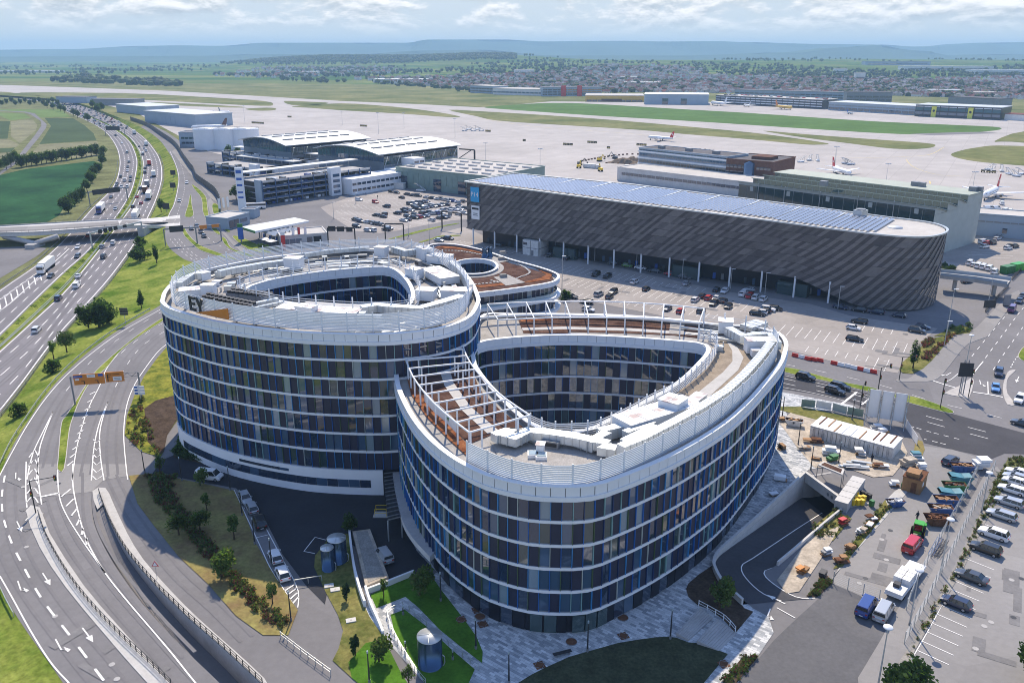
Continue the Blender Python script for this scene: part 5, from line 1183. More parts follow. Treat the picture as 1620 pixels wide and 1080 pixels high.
PT_B=[(1409,345.5,23.2),(1300,330.5,23.6),(1160,312,24.2),(1000,290.5,25.2),(813,273,26)]
top=GS(PT_F+PT_END+PT_B)
pf=smooth(GS(PT_F),6);pe=smooth(GS([PT_F[-1]]+PT_END+[PT_B[0]]),8);pb=GS(PT_B)
outline=[v2(p)for p in pf]+[v2(p)for p in pe[1:]]+[v2(p)for p in pb[1:]]
P14_Z=lambda p:26.0+(23.0-26.0)*max(0,min(1,(p[0]+21)/175))
c0=sum(outline,Vector())/len(outline)
tp=thing('parking_garage','huge dark clad car park with a rounded end and solar panels on its roof','car park building',c0)
if area2(outline)<0:outline.reverse()
b=MB();b.prism(offset(outline,-0.5),6.5,lambda p:P14_Z(p)-0.2,'p14_dark','roof_pale',bottom=True);b.build('wall',tp)
b=MB();b.prism(offset(outline,-6.0),0.0,6.5,'facade_dark');b.build('ground_floor',tp)
b=MB();cl_=[v2(p)for p in offset(outline,0.1)]
b.wallstrip(cl_,lambda i:P14_Z(cl_[i%len(cl_)])-0.2,lambda i:P14_Z(cl_[i%len(cl_)])+0.25,0.7,'galvanised',True);b.build('coping',tp)
face=[v2(p)for p in smooth(GS(PT_F),8)]+[v2(p)for p in smooth(GS([PT_F[-1]]+PT_END[:5]),10)[1:]]
SW=1.45;fr=resample(face,step=0.6);FL=length(fr)
def fpos(s):
 s=max(0,min(FL,s));i=min(int(s/FL*(len(fr)-1)),len(fr)-2);t=s/FL*(len(fr)-1)-i
 p=fr[i].lerp(fr[i+1],t);d=(fr[i+1]-fr[i]).normalized();n_=Vector((d.y,-d.x,0))
 return p,n_
n_test=fpos(10);
if n_test[1].dot(Vector((0,0,0))-n_test[0])<0:SGN=-1
else:SGN=1
s_end0=FL-length([v2(p)for p in smooth(GS([PT_F[-1]]+PT_END[:5]),10)])
def zbot(s):
 t=sstep(s_end0-24,s_end0+2,s);return 6.8*(1-t)+0.6*t
ROWS=7;strips=[]
k=int(FL/SW);SL=1.05
r_=random.Random(12)
tops_k=range(0,k+18)
for j in tops_k:
 dark=(j%2==0)
 for row in range(ROWS):
  f0_,f1_=row/ROWS,(row+1)/ROWS
  def corner(jj,f):
   s=jj*SW-f*19*SL;return s
  s00,s01,s10,s11=corner(j,f0_),corner(j+1,f0_),corner(j,f1_),corner(j+1,f1_)
  if max(s00,s01,s10,s11)>FL or min(s00,s10)<0:continue
  if r_.random()<(0.12 if s00<s_end0-22 else 0.03):dk=not dark
  else:dk=dark
  off=0.10 if dk else 0.28
  vs=[]
  for s,f in((s10,f1_),(s11,f1_),(s01,f0_),(s00,f0_)):
   p,nn_=fpos(s);zt=P14_Z(p)-0.25;zb=zbot(s);f=min(1,f);z=zt+(zb-zt)*f
   vs.append(Vector((p.x,p.y,z-(-0.07 if f==f1_ and row<ROWS-1 else 0.0)))+nn_*SGN*off)
  dist=(vs[0]-Vector((0,0,CAM_H))).length
  strips.append((dist*(0.6 if s00>s_end0-15 else 1),vs,'p14_mid'if s00<s_end0-15 and r_.random()<.4 else('p14_dark'if dk else 'p14_light')))
strips.sort(key=lambda q:q[0])
def pan(b,vs,m):
 c=(vs[0]+vs[2])/2;n_=(vs[1]-vs[0]).cross(vs[3]-vs[0]).normalized()*0.09
 bk=[v-n_ for v in vs];b.add(vs+bk,[(0,1,2,3),(0,4,5,1),(1,5,6,2),(2,6,7,3),(3,7,4,0)],m)
for d_,vs,m in strips[:300]:b=MB();pan(b,vs,m);b.build('cladding_panel',tp)
b=MB()
for d_,vs,m in strips[300:]:pan(b,vs,m)
b.build('cladding',tp,kind='stuff')
for s in[4+11.2*i for i in range(int((s_end0-10)/11.2)+1)]:
 p,nn_=fpos(s);b=MB();b.tube((p.x,p.y,0),(p.x,p.y,7.2),0.32,'white_panel',8);b.build('column',tp)
 for q in(3.5,6.5):
  p2,n2=fpos(min(s+q,FL));p2=p2-n2*SGN*5.6;b=MB();b.box((p2.x,p2.y,1.6),(1.0,0.3,2.2),r_.choice(['window_blue','sign_blue','grey_metal','window_warm']),0);b.build('door',tp)
for s in(s_end0*0.30,s_end0*0.62,s_end0*0.86):
 p,nn_=fpos(s);p=p-nn_*SGN*3.0;b=MB();d=fpos(s+2)[0]-fpos(s)[0];b.box((p.x,p.y,2.2),(10,3,4.4),'window_green',math.atan2(d.y,d.x));b.build('stair_lobby',tp)
A0,A1=v2(G(*PT_F[0])),v2(G(*PT_F[-1]));du=(A1-A0).normalized();dv=Vector((-du.y,du.x,0))
inner=offset(outline,-2.2);Ltot=(A1-A0).length;bay=Ltot/10.0
for kb in range(10):
 b=MB();u=kb*bay+1.2
 while u<(kb+1)*bay-0.4:
  v=2.5
  while v<48:
   c=A0+du*(u+0.5)+dv*(v+0.9)
   if all(inside(c+du*a_+dv*b_,inner)for a_,b_ in((-.8,-1.2),(.8,-1.2),(.8,1.2),(-.8,1.2))):
    z=P14_Z(c);Mx=Matrix.Rotation(math.atan2(du.y,du.x),4,'Z')@Matrix.Rotation(R(10),4,'Y')
    b.box((c.x,c.y,z+0.35),(1.15,1.85,0.05),'solar',M=Mx)
   v+=2.15
  u+=1.75
 if b.f:b.build('solar_array',tp,kind='stuff')
for u in[kb*bay for kb in range(1,10)]:
 a=A0+du*u+dv*2;c=A0+du*u+dv*46
 pts_=[a.lerp(c,i/30)for i in range(31)if inside(a.lerp(c,i/30),inner)]
 if len(pts_)>1:
  b=MB();b.wallstrip([pts_[0],pts_[-1]],P14_Z(pts_[0])-.25,P14_Z(pts_[0])+0.12,0.5,'galvanised');b.build('roof_seam',tp)
p=G(*k4((745,410))[0],23.6);b=MB();b.box((p.x,p.y,24.6),(3.6,3.2,2.2),'galvanised',0.6);b.tube((p.x,p.y,25.7),(p.x,p.y,26),1.6,'grey_metal',12);b.build('plant_housing',tp)
p=G(*k4((930,475))[0],23.2);b=MB();b.lathe([(2.4,0),(2.4,0.5),(1.4,0.8),(0,0.9)],'roof_metal',18,(p.x,p.y,23));b.build('skylight',tp)
def wall_sign(s,zc,w,h,m,text=None,size=2.0,tm='sign_white',name='sign_panel'):
 p,nn_=fpos(s);d=fpos(s+1)[0]-fpos(s-1)[0];rz=math.atan2(d.y,d.x)
 b=MB();q=p+nn_*SGN*0.55;b.box((q.x,q.y,zc),(w,0.25,h),m,rz);o=b.build(name,tp)
 if text:
  me_=text_mesh(text,size,tm,0.04);t_=put('lettering',me_,o,p+nn_*SGN*0.74+Vector((0,0,zc))-tp.location);t_.rotation_euler=(math.pi/2,0,rz)
 return o
wall_sign(5.6,21.3,4.4,6.0,'sign_cyan','P14',2.6);o_=wall_sign(5.8,14.0,4.2,5.6,'sign_white')
p,nn_=fpos(5.8);d=(fpos(7)[0]-fpos(4)[0]).normalized()
for zz_,w_,h_,m_ in((15.6,3.4,0.8,'black'),(13.6,2.2,0.3,'grey_metal'),(12.9,2.4,0.3,'grey_metal')):
 b=MB();q=p+nn_*SGN*0.72;b.box((q.x,q.y,zz_),(w_,0.1,h_),m_,math.atan2(d.y,d.x));ob=b.build('lettering',None,origin=(0,0,0));ob.parent=o_;ob.location=-tp.location
def block(t,pts,z0,z1,m,name='wall',top=None):
 b=MB();b.prism(pts,z0,z1,m,top or m);return b.build(name,t)
HF0,HF1=v2(G(*k4((100,228))[0],20)),v2(G(*k4((1150,365))[0],20));hd=(HF1-HF0).normalized();hn_=Vector((-hd.y,hd.x,0));HL=(HF1-HF0).length
th=thing('hangar','large pale hangar with saw tooth roof and glazed front behind the dark car park','hangar',(HF0+HF1)/2)
DEP=44
block(th,[HF0,HF1,HF1+hn_*DEP,HF0+hn_*DEP],0,17.2,'hangar_cream','wall','hangar_roof')
rzh=math.atan2(hd.y,hd.x)
steps=[0,11,20,29,44]
for i in range(4):
 a,c=steps[i],steps[i+1];zf,zb_=20.0+i*0.6,17.3+i*0.6
 P=lambda u,v,z:HF0+hd*u+hn_*v+Vector((0,0,z))
 b=MB()
 if i==3:zf,zb_=21.6,21.6
 b.add([P(0,a,17),P(HL,a,17),P(HL,a,zf),P(0,a,zf),P(0,c,17),P(HL,c,17),P(HL,c,zb_),P(0,c,zb_)],[(0,1,2,3),(1,5,6,2),(5,4,7,6),(4,0,3,7)],'hangar_cream');
 b.add([P(-.6,a-.6,zf),P(HL+.6,a-.6,zf),P(HL+.6,c,zb_+.05),P(-.6,c,zb_+.05),P(-.6,a-.6,zf+.3),P(HL+.6,a-.6,zf+.3),P(HL+.6,c,zb_+.35),P(-.6,c,zb_+.35)],[(0,1,5,4),(1,2,6,5),(3,0,4,7),(4,5,6,7)],'hangar_roof');b.build('roof',th)
 w=MB();n=int(HL/3.0)
 for j in range(n):
  q=P((j+.5)*HL/n,a-0.06,0)
  if i==0:pass
  else:w.box((q.x,q.y,(zf+17.5)/2),(HL/n-.3,.1,max(.5,zf-18)),'window_green',rzh)
 if w.f:o=w.build('clerestory',th,kind='stuff')
n=int(HL/4.6);b=MB();b.box((0,0,0),(HL/n-0.25,0.15,7.4),'window_green');mw=b.mesh('window');b=MB();b.box((0,0,0),(1.7,0.2,2.0),'hangar_cream');ml=b.mesh('vent_panel')
for j in range(n):
 q=HF0+hd*((j+.5)*HL/n)-hn_*0.08;put('window',mw,th,Vector((q.x,q.y,15.2))-th.location,rzh)
 if j%4==1:q=q-hn_*0.15;put('vent_panel',ml,th,Vector((q.x,q.y,17.6))-th.location,rzh)
for f in(0.12,0.27,0.46,0.65,0.82):
 q=HF0+hd*(HL*f)-hn_*0.5;b=MB();b.tube((q.x,q.y,10),(q.x,q.y,20.5),0.14,'galvanised',5);b.build('downpipe',th)
for u,v in((0.42,8),(0.72,36),(0.75,36),(0.97,40),(0.985,42)):
 q=HF0+hd*(HL*u)+hn_*v;b=MB();b.box((q.x,q.y,22.6),(3,2.2,2.2),'grey_metal',rzh);b.build('plant_housing',th)
def slab(name,label,cat,a,c,depth,h,wm,rm,wins=(),z0=0,coping=True,bay=3.0,zpx=0.0):
 A,C=v2(G(*a,zpx)),v2(G(*c,zpx));L=(C-A).length;rz=math.atan2(C.y-A.y,C.x-A.x)
 t=thing(name,label,cat,A,rz)
 b=MB();b.box((L/2,depth/2,h/2),(L,depth,h),wm);b.build('wall',t,(0,0,0))
 b=MB();b.box((L/2,depth/2,h+0.02),(L-0.6,depth-0.6,0.1),rm);b.build('roof',t,(0,0,0))
 if coping:
  b=MB()
  for c_,s_ in(((L/2,0,h+.2),(L+.5,.5,.5)),((L/2,depth,h+.2),(L+.5,.5,.5)),((0,depth/2,h+.2),(.5,depth-.5,.5)),((L,depth/2,h+.2),(.5,depth-.5,.5))):b.box(c_,s_,wm)
  b.build('parapet',t,(0,0,0))
 for f0_,f1_,zc,hh_,m,*side in wins:
  n=max(1,int((f1_-f0_)*(depth if side else L)/bay));s=(f1_-f0_)*(depth if side else L)/n
  w=MB();w.box((0,0,0),(s*0.88,0.2,hh_),m);me_=w.mesh('window')
  for i in range(n):
   if not side:put('window',me_,t,(f0_*L+s*(i+.5),-0.06,zc))
   else:put('window',me_,t,(L+0.06 if side[0]=='r'else -0.06,f0_*depth+s*(i+.5),zc),math.pi/2)
 return t,L
slab('walkway_building','blue grey link building with skylights running right from the hangar','link building',k22((435,440))[0],k22((1150,500))[0],16,9.5,'facade_blue','roof_pale',((0.15,0.95,6.5,0.5,'grey_metal'),(0.52,0.58,3.0,2.2,'window_dark')))
t1,L1=slab('office_building','white four storey office block with ribbon windows at the edge of the apron','office building',k3((1088,265))[0],k3((1575,330))[0],22,17,'facade_blue','roof_dark',((0.01,.99,5.0,1.9,'window_blue'),(0.01,.99,9.0,1.9,'window_warm'),(0.01,.99,13.0,1.9,'window_blue'),(0.01,.99,16.0,0.5,'window_dark'),(0.02,.98,5.0,1.9,'window_blue','r'),(0.02,.98,9.0,1.9,'window_dark','r'),(0.02,.98,13.0,1.9,'window_blue','r')),bay=2.4)
for z_ in(2.9,7.0,11.0,15.0):
 b=MB();b.box((L1/2,11,z_),(L1+1.0,23,0.9),'white_panel');b.build('floor_band',t1,(0,0,0))
for x_ in(0.18,0.5,0.8):b=MB();b.box((L1*x_,8,18),(4,3,2),'grey_metal');b.build('plant_housing',t1,(0,0,0))
slab('office_building','long low pale building with a windowed strip in front of the white office block','building',k3((972,300))[0],k3((1900,420))[0],24,8.0,'concrete_pale','roof_pale',((0.03,.97,4.6,1.6,'window_dark'),),bay=3.2)
t2,L2=slab('office_building','brown brick block with a round glass bay beside the hangar','office building',k4((20,250))[0],k4((270,275))[0],34,16,'brick_brown','roof_dark',((0.0,.42,5,1.8,'window_dark'),(0.0,.42,8.6,1.8,'window_dark'),(0.0,.42,12.2,1.8,'window_dark'),(0.65,.95,12.0,1.6,'window_dark')),bay=2.2)
b=MB();b.lathe([(3.2,4),(3.2,14.5),(0,16)],'window_blue',14,(L2*0.5,0,0));b.build('glass_bay',t2,(0,0,0))
b=MB();b.box((L2*0.6,15,16.9),(L2*.4,12,1.8),'brick_brown');b.build('roof_block',t2,(0,0,0))
t3,L3=slab('hall','wide low hall with pale flat roof and green glazed front','hall',k2((1205,425))[0],k2((1750,490))[0],55,11.5,'hall_green','roof_pale',((0.02,.98,6.4,6.0,'hall_green'),),bay=4)
for f in(0.09,0.46,0.72,0.9):b=MB();b.box((L3*f,-0.2,3.6),(5.5,.4,7.0),'window_dark');b.build('door',t3,(0,0,0))
r_=random.Random(4)
for i in range(7):
 for j in range(4):b=MB();b.box((L3*(0.08+i*0.135+(j%2)*.04),7+j*12,12.1),(6,1.5,.8),'concrete_pale');b.build('skylight',t3,(0,0,0))
slab('container','small white cabin standing at the left corner of the green hall','cabin',k2((1160,435))[0],k2((1245,440))[0],3,3.2,'container_white','roof_metal')
tcn,Lc=slab('cabin_stack','white two storey stack of site cabins on the front car park','cabins',k3((445,712))[0],k3((535,726))[0],8,6.0,'container_white','roof_pale',((0.05,.3,4.6,1.0,'window_dark'),),coping=False,bay=2.0)
for f in(0.02,0.5,0.98):b=MB();b.box((Lc*f,-.04,3),(.14,.14,6),'grey_metal');b.build('corner_post',tcn,(0,0,0))
b=MB();b.box((Lc/2,4,3),(Lc+.1,8.1,.2),'grey_metal');b.build('floor_joint',tcn,(0,0,0));b=MB();b.box((Lc*.62,-.06,1.2),(1,.1,2.1),'grey_metal');b.build('door',tcn,(0,0,0))
def terminal(label,a,c,depth,h,zarc,tiers):
 A,C=v2(G(*a,h)),v2(G(*c,h));L=(C-A).length;rz=math.atan2(C.y-A.y,C.x-A.x)
 t=thing('terminal',label,'terminal',A,rz)
 n=14;prof=[(depth*i/n,h+zarc*math.sin(math.pi*(0.06+0.88*i/n)))for i in range(n+1)]
 b=MB()
 for i in range(n):
  (y0,z0),(y1,z1)=prof[i],prof[i+1]
  b.add([(-4,y0,z0),(L+4,y0,z0),(L+4,y1,z1),(-4,y1,z1),(-4,y0,z0+.5),(L+4,y0,z0+.5),(L+4,y1,z1+.5),(-4,y1,z1+.5)],[(3,2,1,0),(4,5,6,7),(0,4,7,3),(1,2,6,5),(0,1,5,4),(2,3,7,6)],'roof_metal')
 b.build('roof',t,(0,0,0))
 for gx in(0.0,L):
  b=MB();g=[(y,z)for y,z in prof]
  for i in range(n):b.add([(gx,g[i][0],5),(gx,g[i+1][0],5),(gx,g[i+1][0],g[i+1][1]),(gx,g[i][0],g[i][1])],[(0,1,2,3),(3,2,1,0)],'facade_blue')
  b.build('gable',t,(0,0,0))
  for i in range(n):
   zt=min(g[i][1],g[i+1][1])-.5;zb_=h-3.5;q=MB();q.box((gx+(-.1 if gx==0 else .1),(g[i][0]+g[i+1][0])/2,(zt+zb_)/2),(.15,depth/n*.88,zt-zb_),'window_blue');q.build('window',t,(0,0,0))
 b=MB();b.box((L/2,depth/2,h/2-.2),(L-.4,depth-.4,h-.4),'grey_metal');b.build('wall',t,(0,0,0))
 nb=int(L/5)
 w=MB();w.box((0,0,0),(L/nb*.86,.2,4.6),'window_green');mw=w.mesh('window')
 for i in range(nb):
  put('window',mw,t,((i+.5)*L/nb,0.1,h-3.0))
 for i in range(0,nb+1,2):
  x=i*L/nb;b=MB();b.tube((x,-3.5,h-.3),(x,0,h-7),.22,'galvanised',5);b.build('strut',t,(0,0,0))
 for i in range(6):
  for j in(3,6,9):
   y,z=prof[j];b=MB();b.box((L*(0.1+i*.15),y,z+.65),(7,2.2,.7),'grey_metal');b.build('skylight',t,(0,0,0))
 for x0,x1,dy,hh in tiers:
  b=MB();b.box(((x0+x1)/2*L,-dy/2,hh/2),((x1-x0)*L,dy,hh),'white_panel');o=b.build('annex',t,(0,0,0))
  for zz_ in[2.0+3.4*i for i in range(int((hh-1)/3.4))]:
   nn_=max(1,int((x1-x0)*L/3.5))
   for i in range(nn_):q=MB();q.box((x0*L+(i+.5)*(x1-x0)*L/nn_,-dy-.04,zz_+.6),((x1-x0)*L/nn_*.8,.15,1.3),'window_dark');q.build('window',t,(0,0,0))
 return t
terminal('arched metal roofed terminal standing behind the two open car parks, left of its twin',k2((330,160))[0]if False else k2((590,195))[0],k2((1030,155))[0],60,17,4.4,((-0.35,0.12,14,6),(0.12,0.95,8,8)))
terminal('arched metal roofed terminal with a glazed side and long white annex, right of its twin',k2((1130,248))[0],k2((1560,195))[0],62,17,4.4,((-0.6,0.0,16,9),(0.0,1.0,9,10),(.22,.36,11,15)))
b=MB();A=v2(G(*k2((1570,205))[0],16));t_=thing('steel_gantry','dark steel frame leaning out from the right hand terminal roof','steel frame',A)
b.tube((A.x,A.y,16),(A.x+10,A.y+3,15),.5,'dark_metal',6);b.tube((A.x+10,A.y+3,15),(A.x+10,A.y+3,0),.6,'dark_metal',6);b.tube((A.x,A.y,10),(A.x+8,A.y+3,15),.3,'dark_metal',6);b.build('frame',t_)
def deck(label,a,c,depth,floors,zt,tower=None):
 A,C=v2(G(*a)),v2(G(*c));L=(C-A).length;rz=math.atan2(C.y-A.y,C.x-A.x);fh=3.0
 t=thing('parking_deck',label,'car park building',A,rz);r2=random.Random(int(L))
 for f in range(1,floors+1):
  b=MB();b.box((L/2,depth/2,f*fh-.2),(L,depth,.4),'concrete');b.build('deck',t,(0,0,0))
  b=MB();b.box((L/2,-0.1,f*fh+.45),(L,.15,.9),'blue_steel_garage'if f<floors else 'concrete_pale');b.build('parapet',t,(0,0,0))
 b=MB();b.box((L/2,depth/2+4,floors*fh/2-.4),(L-2,depth-9,floors*fh-.8),'facade_dark');b.build('core',t,(0,0,0))
 n=int(L/7.5)
 for i in range(n+1):
  b=MB();b.box((i*L/n,-.3,floors*fh/2+.5),(.35,.5,floors*fh+1),'blue_steel_garage');b.build('column',t,(0,0,0))
 b=MB();b.box((L*.55,depth-4,floors*fh+3.2),(L*1.08,7,.5),'roof_metal');b.build('roof',t,(0,0,0))
 for i in range(n+1):b=MB();b.tube((i*L/n,depth-6.5,floors*fh),(i*L/n,depth-6.5,floors*fh+3),.15,'galvanised',5);b.build('post',t,(0,0,0))
 b=MB();b.box((-.6,2.5,floors*fh/2+.6),(1.2,5,floors*fh+1.2),'facade_blue');b.build('stair_wall',t,(0,0,0))
 b=MB()
 for f in range(0,floors+1):
  for i in range(int(L/2.7)):
   if r2.random()<(.55 if f<floors else .3):b.box((1.6+i*2.7,3.0,f*fh+.75),(1.8,4.2,1.3),r2.choice(('car_white','car_black','car_silver','car_grey','car_blue')))
 b.build('parked_car',t,(0,0,0),kind='stuff')
 if tower:
  b=MB();b.box((L*tower,-1.2,floors*fh/2+1.8),(7,3.2,floors*fh+3.6),'white_panel');o=b.build('stair_tower',t,(0,0,0))
  for z_ in range(floors):q=MB();q.box((L*tower,-2.85,z_*fh+2.2),(4.5,.15,1.6),'window_blue');ob=q.build('window',None,origin=(0,0,0));ob.parent=o
 return t
deck('blue steel open car park with a white stair tower and a pale strip roof',k2((432,535))[0],k2((1058,440))[0],26,4,0,0.63)
deck('low blue open car park with a white stair tower behind the taller one',k2((110,345))[0],k2((420,385))[0],30,2,0,0.92)
deck('long open car park deck in front of the left hand arched terminal',k2((200,300))[0],k2((650,350))[0],16,3,0)
for x,lb in((990,'leftmost of three white fuel tanks by the apron'),(1082,'middle one of three white fuel tanks by the apron'),(1172,'rightmost of three white fuel tanks, nearest the arched terminal')):
 p=G(*f0((x,706))[0]);t=thing('fuel_tank',lb,'tank',p)
 b=MB();b.lathe([(11,0),(11,16)],'white_panel',28);b.build('shell',t,(0,0,0));b=MB();b.lathe([(11.2,16),(11.2,16.4),(0,17.6)],'white_metal',28);b.build('roof',t,(0,0,0))
 b=MB();b.lathe([(11.25,17.2),(11.25,17.35)],'grey_metal',28);
 for i in range(14):a=6.283*i/14;b.tube((11.2*math.cos(a),11.2*math.sin(a),16.3),(11.2*math.cos(a),11.2*math.sin(a),17.3),.06,'grey_metal',4)
 b.build('railing',t,(0,0,0))
slab('office_building','blue grey two storey block left of the fuel tanks','building',f0((855,698))[0],f0((945,698))[0],18,12,'facade_blue','roof_grey',((.1,.9,3.5,1.6,'window_dark'),(.1,.9,7.5,1.6,'window_dark')))
CAN=[v2(G(*q,6))for q in k27((165,395),(350,452),(1045,318),(860,275))]
tg=thing('petrol_station','petrol station canopy, pale roofed with a green edge, beside the boulevard','petrol station',sum(CAN,Vector())/4)
block(tg,CAN,5.2,6.0,'white_panel','roof','roof_metal');b=MB();b.wallstrip([CAN[0],CAN[1]],5.1,6.1,.3,'bin_green');b.build('fascia',tg)
for f in(0.08,0.5,0.92):
 for g_ in(0.3,0.7):
  q=CAN[0].lerp(CAN[3],g_).lerp(CAN[1].lerp(CAN[2],g_),f);b=MB();b.box((q.x,q.y,2.6),(.5,.5,5.2),'grey_metal');b.build('column',tg);b=MB();b.box((q.x+2,q.y,.9),(.9,.6,1.8),'sign_blue');b.build('fuel_pump',tg)
LOW=[v2(G(*q,4.5))for q in k27((430,455),(610,505),(925,435),(740,390))]
tl=thing('canopy','folded pale canopy roof between petrol station and shop','canopy',sum(LOW,Vector())/4)
for i in range(6):
 a,c=i/6,(i+1)/6;m_=(a+c)/2;P0_,P1_,P2_=(LOW[0].lerp(LOW[3],a),LOW[1].lerp(LOW[2],a)),(LOW[0].lerp(LOW[3],m_),LOW[1].lerp(LOW[2],m_)),(LOW[0].lerp(LOW[3],c),LOW[1].lerp(LOW[2],c))
 up=Vector((0,0,5.2));lo_=Vector((0,0,4.2));b=MB();b.add([P0_[0]+lo_,P0_[1]+lo_,P1_[1]+up,P1_[0]+up,P2_[1]+lo_,P2_[0]+lo_],[(0,1,2,3),(3,2,4,5),(3,2,1,0),(5,4,2,3)],'roof_metal');b.build('roof_panel',tl)
for q in LOW:b=MB();b.tube((q.x,q.y,0),(q.x,q.y,4.2),.12,'galvanised',5);b.build('post',tl)
ts,Ls=slab('shop','flat roofed petrol station shop with dark picture windows','shop',k27((690,660))[0],k27((1285,615))[0],14,4.5,'concrete_pale','roof_pale',((.55,.68,2.3,2.6,'window_dark'),(.69,.88,2.4,2.6,'black'),(.05,.45,2,2.4,'window_blue')),bay=2.2)
slab('car_wash','small white flat roofed car wash beside the slip road','car wash',k27((12,435))[0],k27((290,355))[0],12,5.0,'facade_blue','roof_pale',((.05,.5,2.2,3.4,'window_dark'),(.55,.9,2.6,1.6,'window_blue')),bay=3)
slab('kiosk','small grey blue kiosk behind the car wash','kiosk',k27((190,280))[0],k27((350,285))[0],6,4,'facade_blue','roof_grey')
p=G(*k27((200,235))[0]);t=thing('sign_tower','tall white advertising pylon by the blue open car park','sign tower',p)
b=MB();b.box((0,0,11.5),(3.6,1.4,23),'white_panel');b.build('pylon',t,(0,0,0))
for z_,h_ in((21,1.6),(17.5,1.2),(14.5,1.0),(11,.8),(8.5,.8)):b=MB();b.box((0,-.75,z_),(2.6,.12,h_),'sign_blue');b.build('sign_panel',t,(0,0,0))
for i,(x,y,m_,lb)in enumerate(((840,640,'sign_white','white flag on the pole nearest the red pylon'),(912,640,'sign_red','red flag on a pole in front of the shop'),(995,630,'sign_white','white flag on a pole before the dark shop window'))):
 p=G(*k27((x,y))[0]);t=thing('flagpole',lb,'flag',p);b=MB();b.tube((0,0,0),(0,0,8),.07,'galvanised',5);b.build('pole',t,(0,0,0));b=MB();b.box((.55,0,5.6),(1.0,.05,4.4),m_);b.build('flag',t,(0,0,0))
for i in range(3):
 p=G(*k27((5+i*-55,230+i*12))[0]);t=thing('flagpole',('white flag hanging nearest the car wash','white flag in the middle, left of the car wash','white flag farthest left of the car wash')[i],'flag',p,0,'white flags by the car wash');b=MB();b.tube((0,0,0),(0,0,9),.07,'galvanised',5);b.build('pole',t,(0,0,0));b=MB();b.box((.6,0,6),(1.1,.05,5),'sign_white');b.build('flag',t,(0,0,0))
p=G(*k27((722,690))[0]);t=thing('sign_pylon','red and white price pylon at the corner of the shop','sign pylon',p);b=MB();b.box((0,0,3),(1.6,.5,6),'sign_red');b.build('pylon',t,(0,0,0));b=MB();b.box((0,0,6.8),(1.6,.5,1.6),'sign_white');b.build('sign_panel',t,(0,0,0))
p=G(*k27((180,600))[0]);t=thing('sign_pylon','green and blue price pylon before the petrol station canopy','sign pylon',p);b=MB();b.box((0,0,4),(2.2,.5,5),'sign_blue');b.build('pylon',t,(0,0,0));b=MB();b.box((0,0,7.4),(2.2,.5,1.6),'bin_green');b.build('sign_panel',t,(0,0,0));b=MB();b.box((0,0,.75),(.6,.3,1.5),'grey_metal');b.build('post',t,(0,0,0))
for i,(x,y)in enumerate(((495,625),(570,650))):
 p=G(*k27((x,y))[0]);t=thing('parasol',('cream parasol on the shop terrace, left one','cream parasol on the shop terrace, right one')[i],'parasol',p);b=MB();b.tube((0,0,0),(0,0,2.6),.05,'galvanised',5);b.build('pole',t,(0,0,0));b=MB();b.lathe([(2.6,2.4),(0,3.2)],'tarp',4);b.build('canopy',t,(0,0,0))
def loft(b,rings,m,closed_ends=True,smooth=False):
 n=len(rings[0]);vs=[p for r in rings for p in r]
 b.add(vs,[(j*n+i,j*n+(i+1)%n,(j+1)*n+(i+1)%n,(j+1)*n+i)for j in range(len(rings)-1)for i in range(n)],m,smooth)
 if closed_ends:b.add(rings[0],[tuple(range(n-1,-1,-1))],m);b.add(rings[-1],[tuple(range(n))],m)
CARS={'hatch':(4.15,1.78,.92,1.47,(1.05,.35,-1.45,-1.95),.86,.92),'sedan':(4.75,1.82,.92,1.44,(1.05,.30,-1.05,-1.75),.86,.96),'estate':(4.80,1.83,.93,1.47,(1.15,.40,-1.95,-2.30),.87,.93),'suv':(4.70,1.90,1.08,1.72,(1.05,.40,-1.80,-2.22),1.02,1.08),'van':(5.10,1.95,1.15,1.98,(1.85,1.15,-2.40,-2.50),1.08,1.15),'small_van':(4.45,1.85,1.05,1.85,(1.50,.80,-2.05,-2.20),1.0,1.05)}
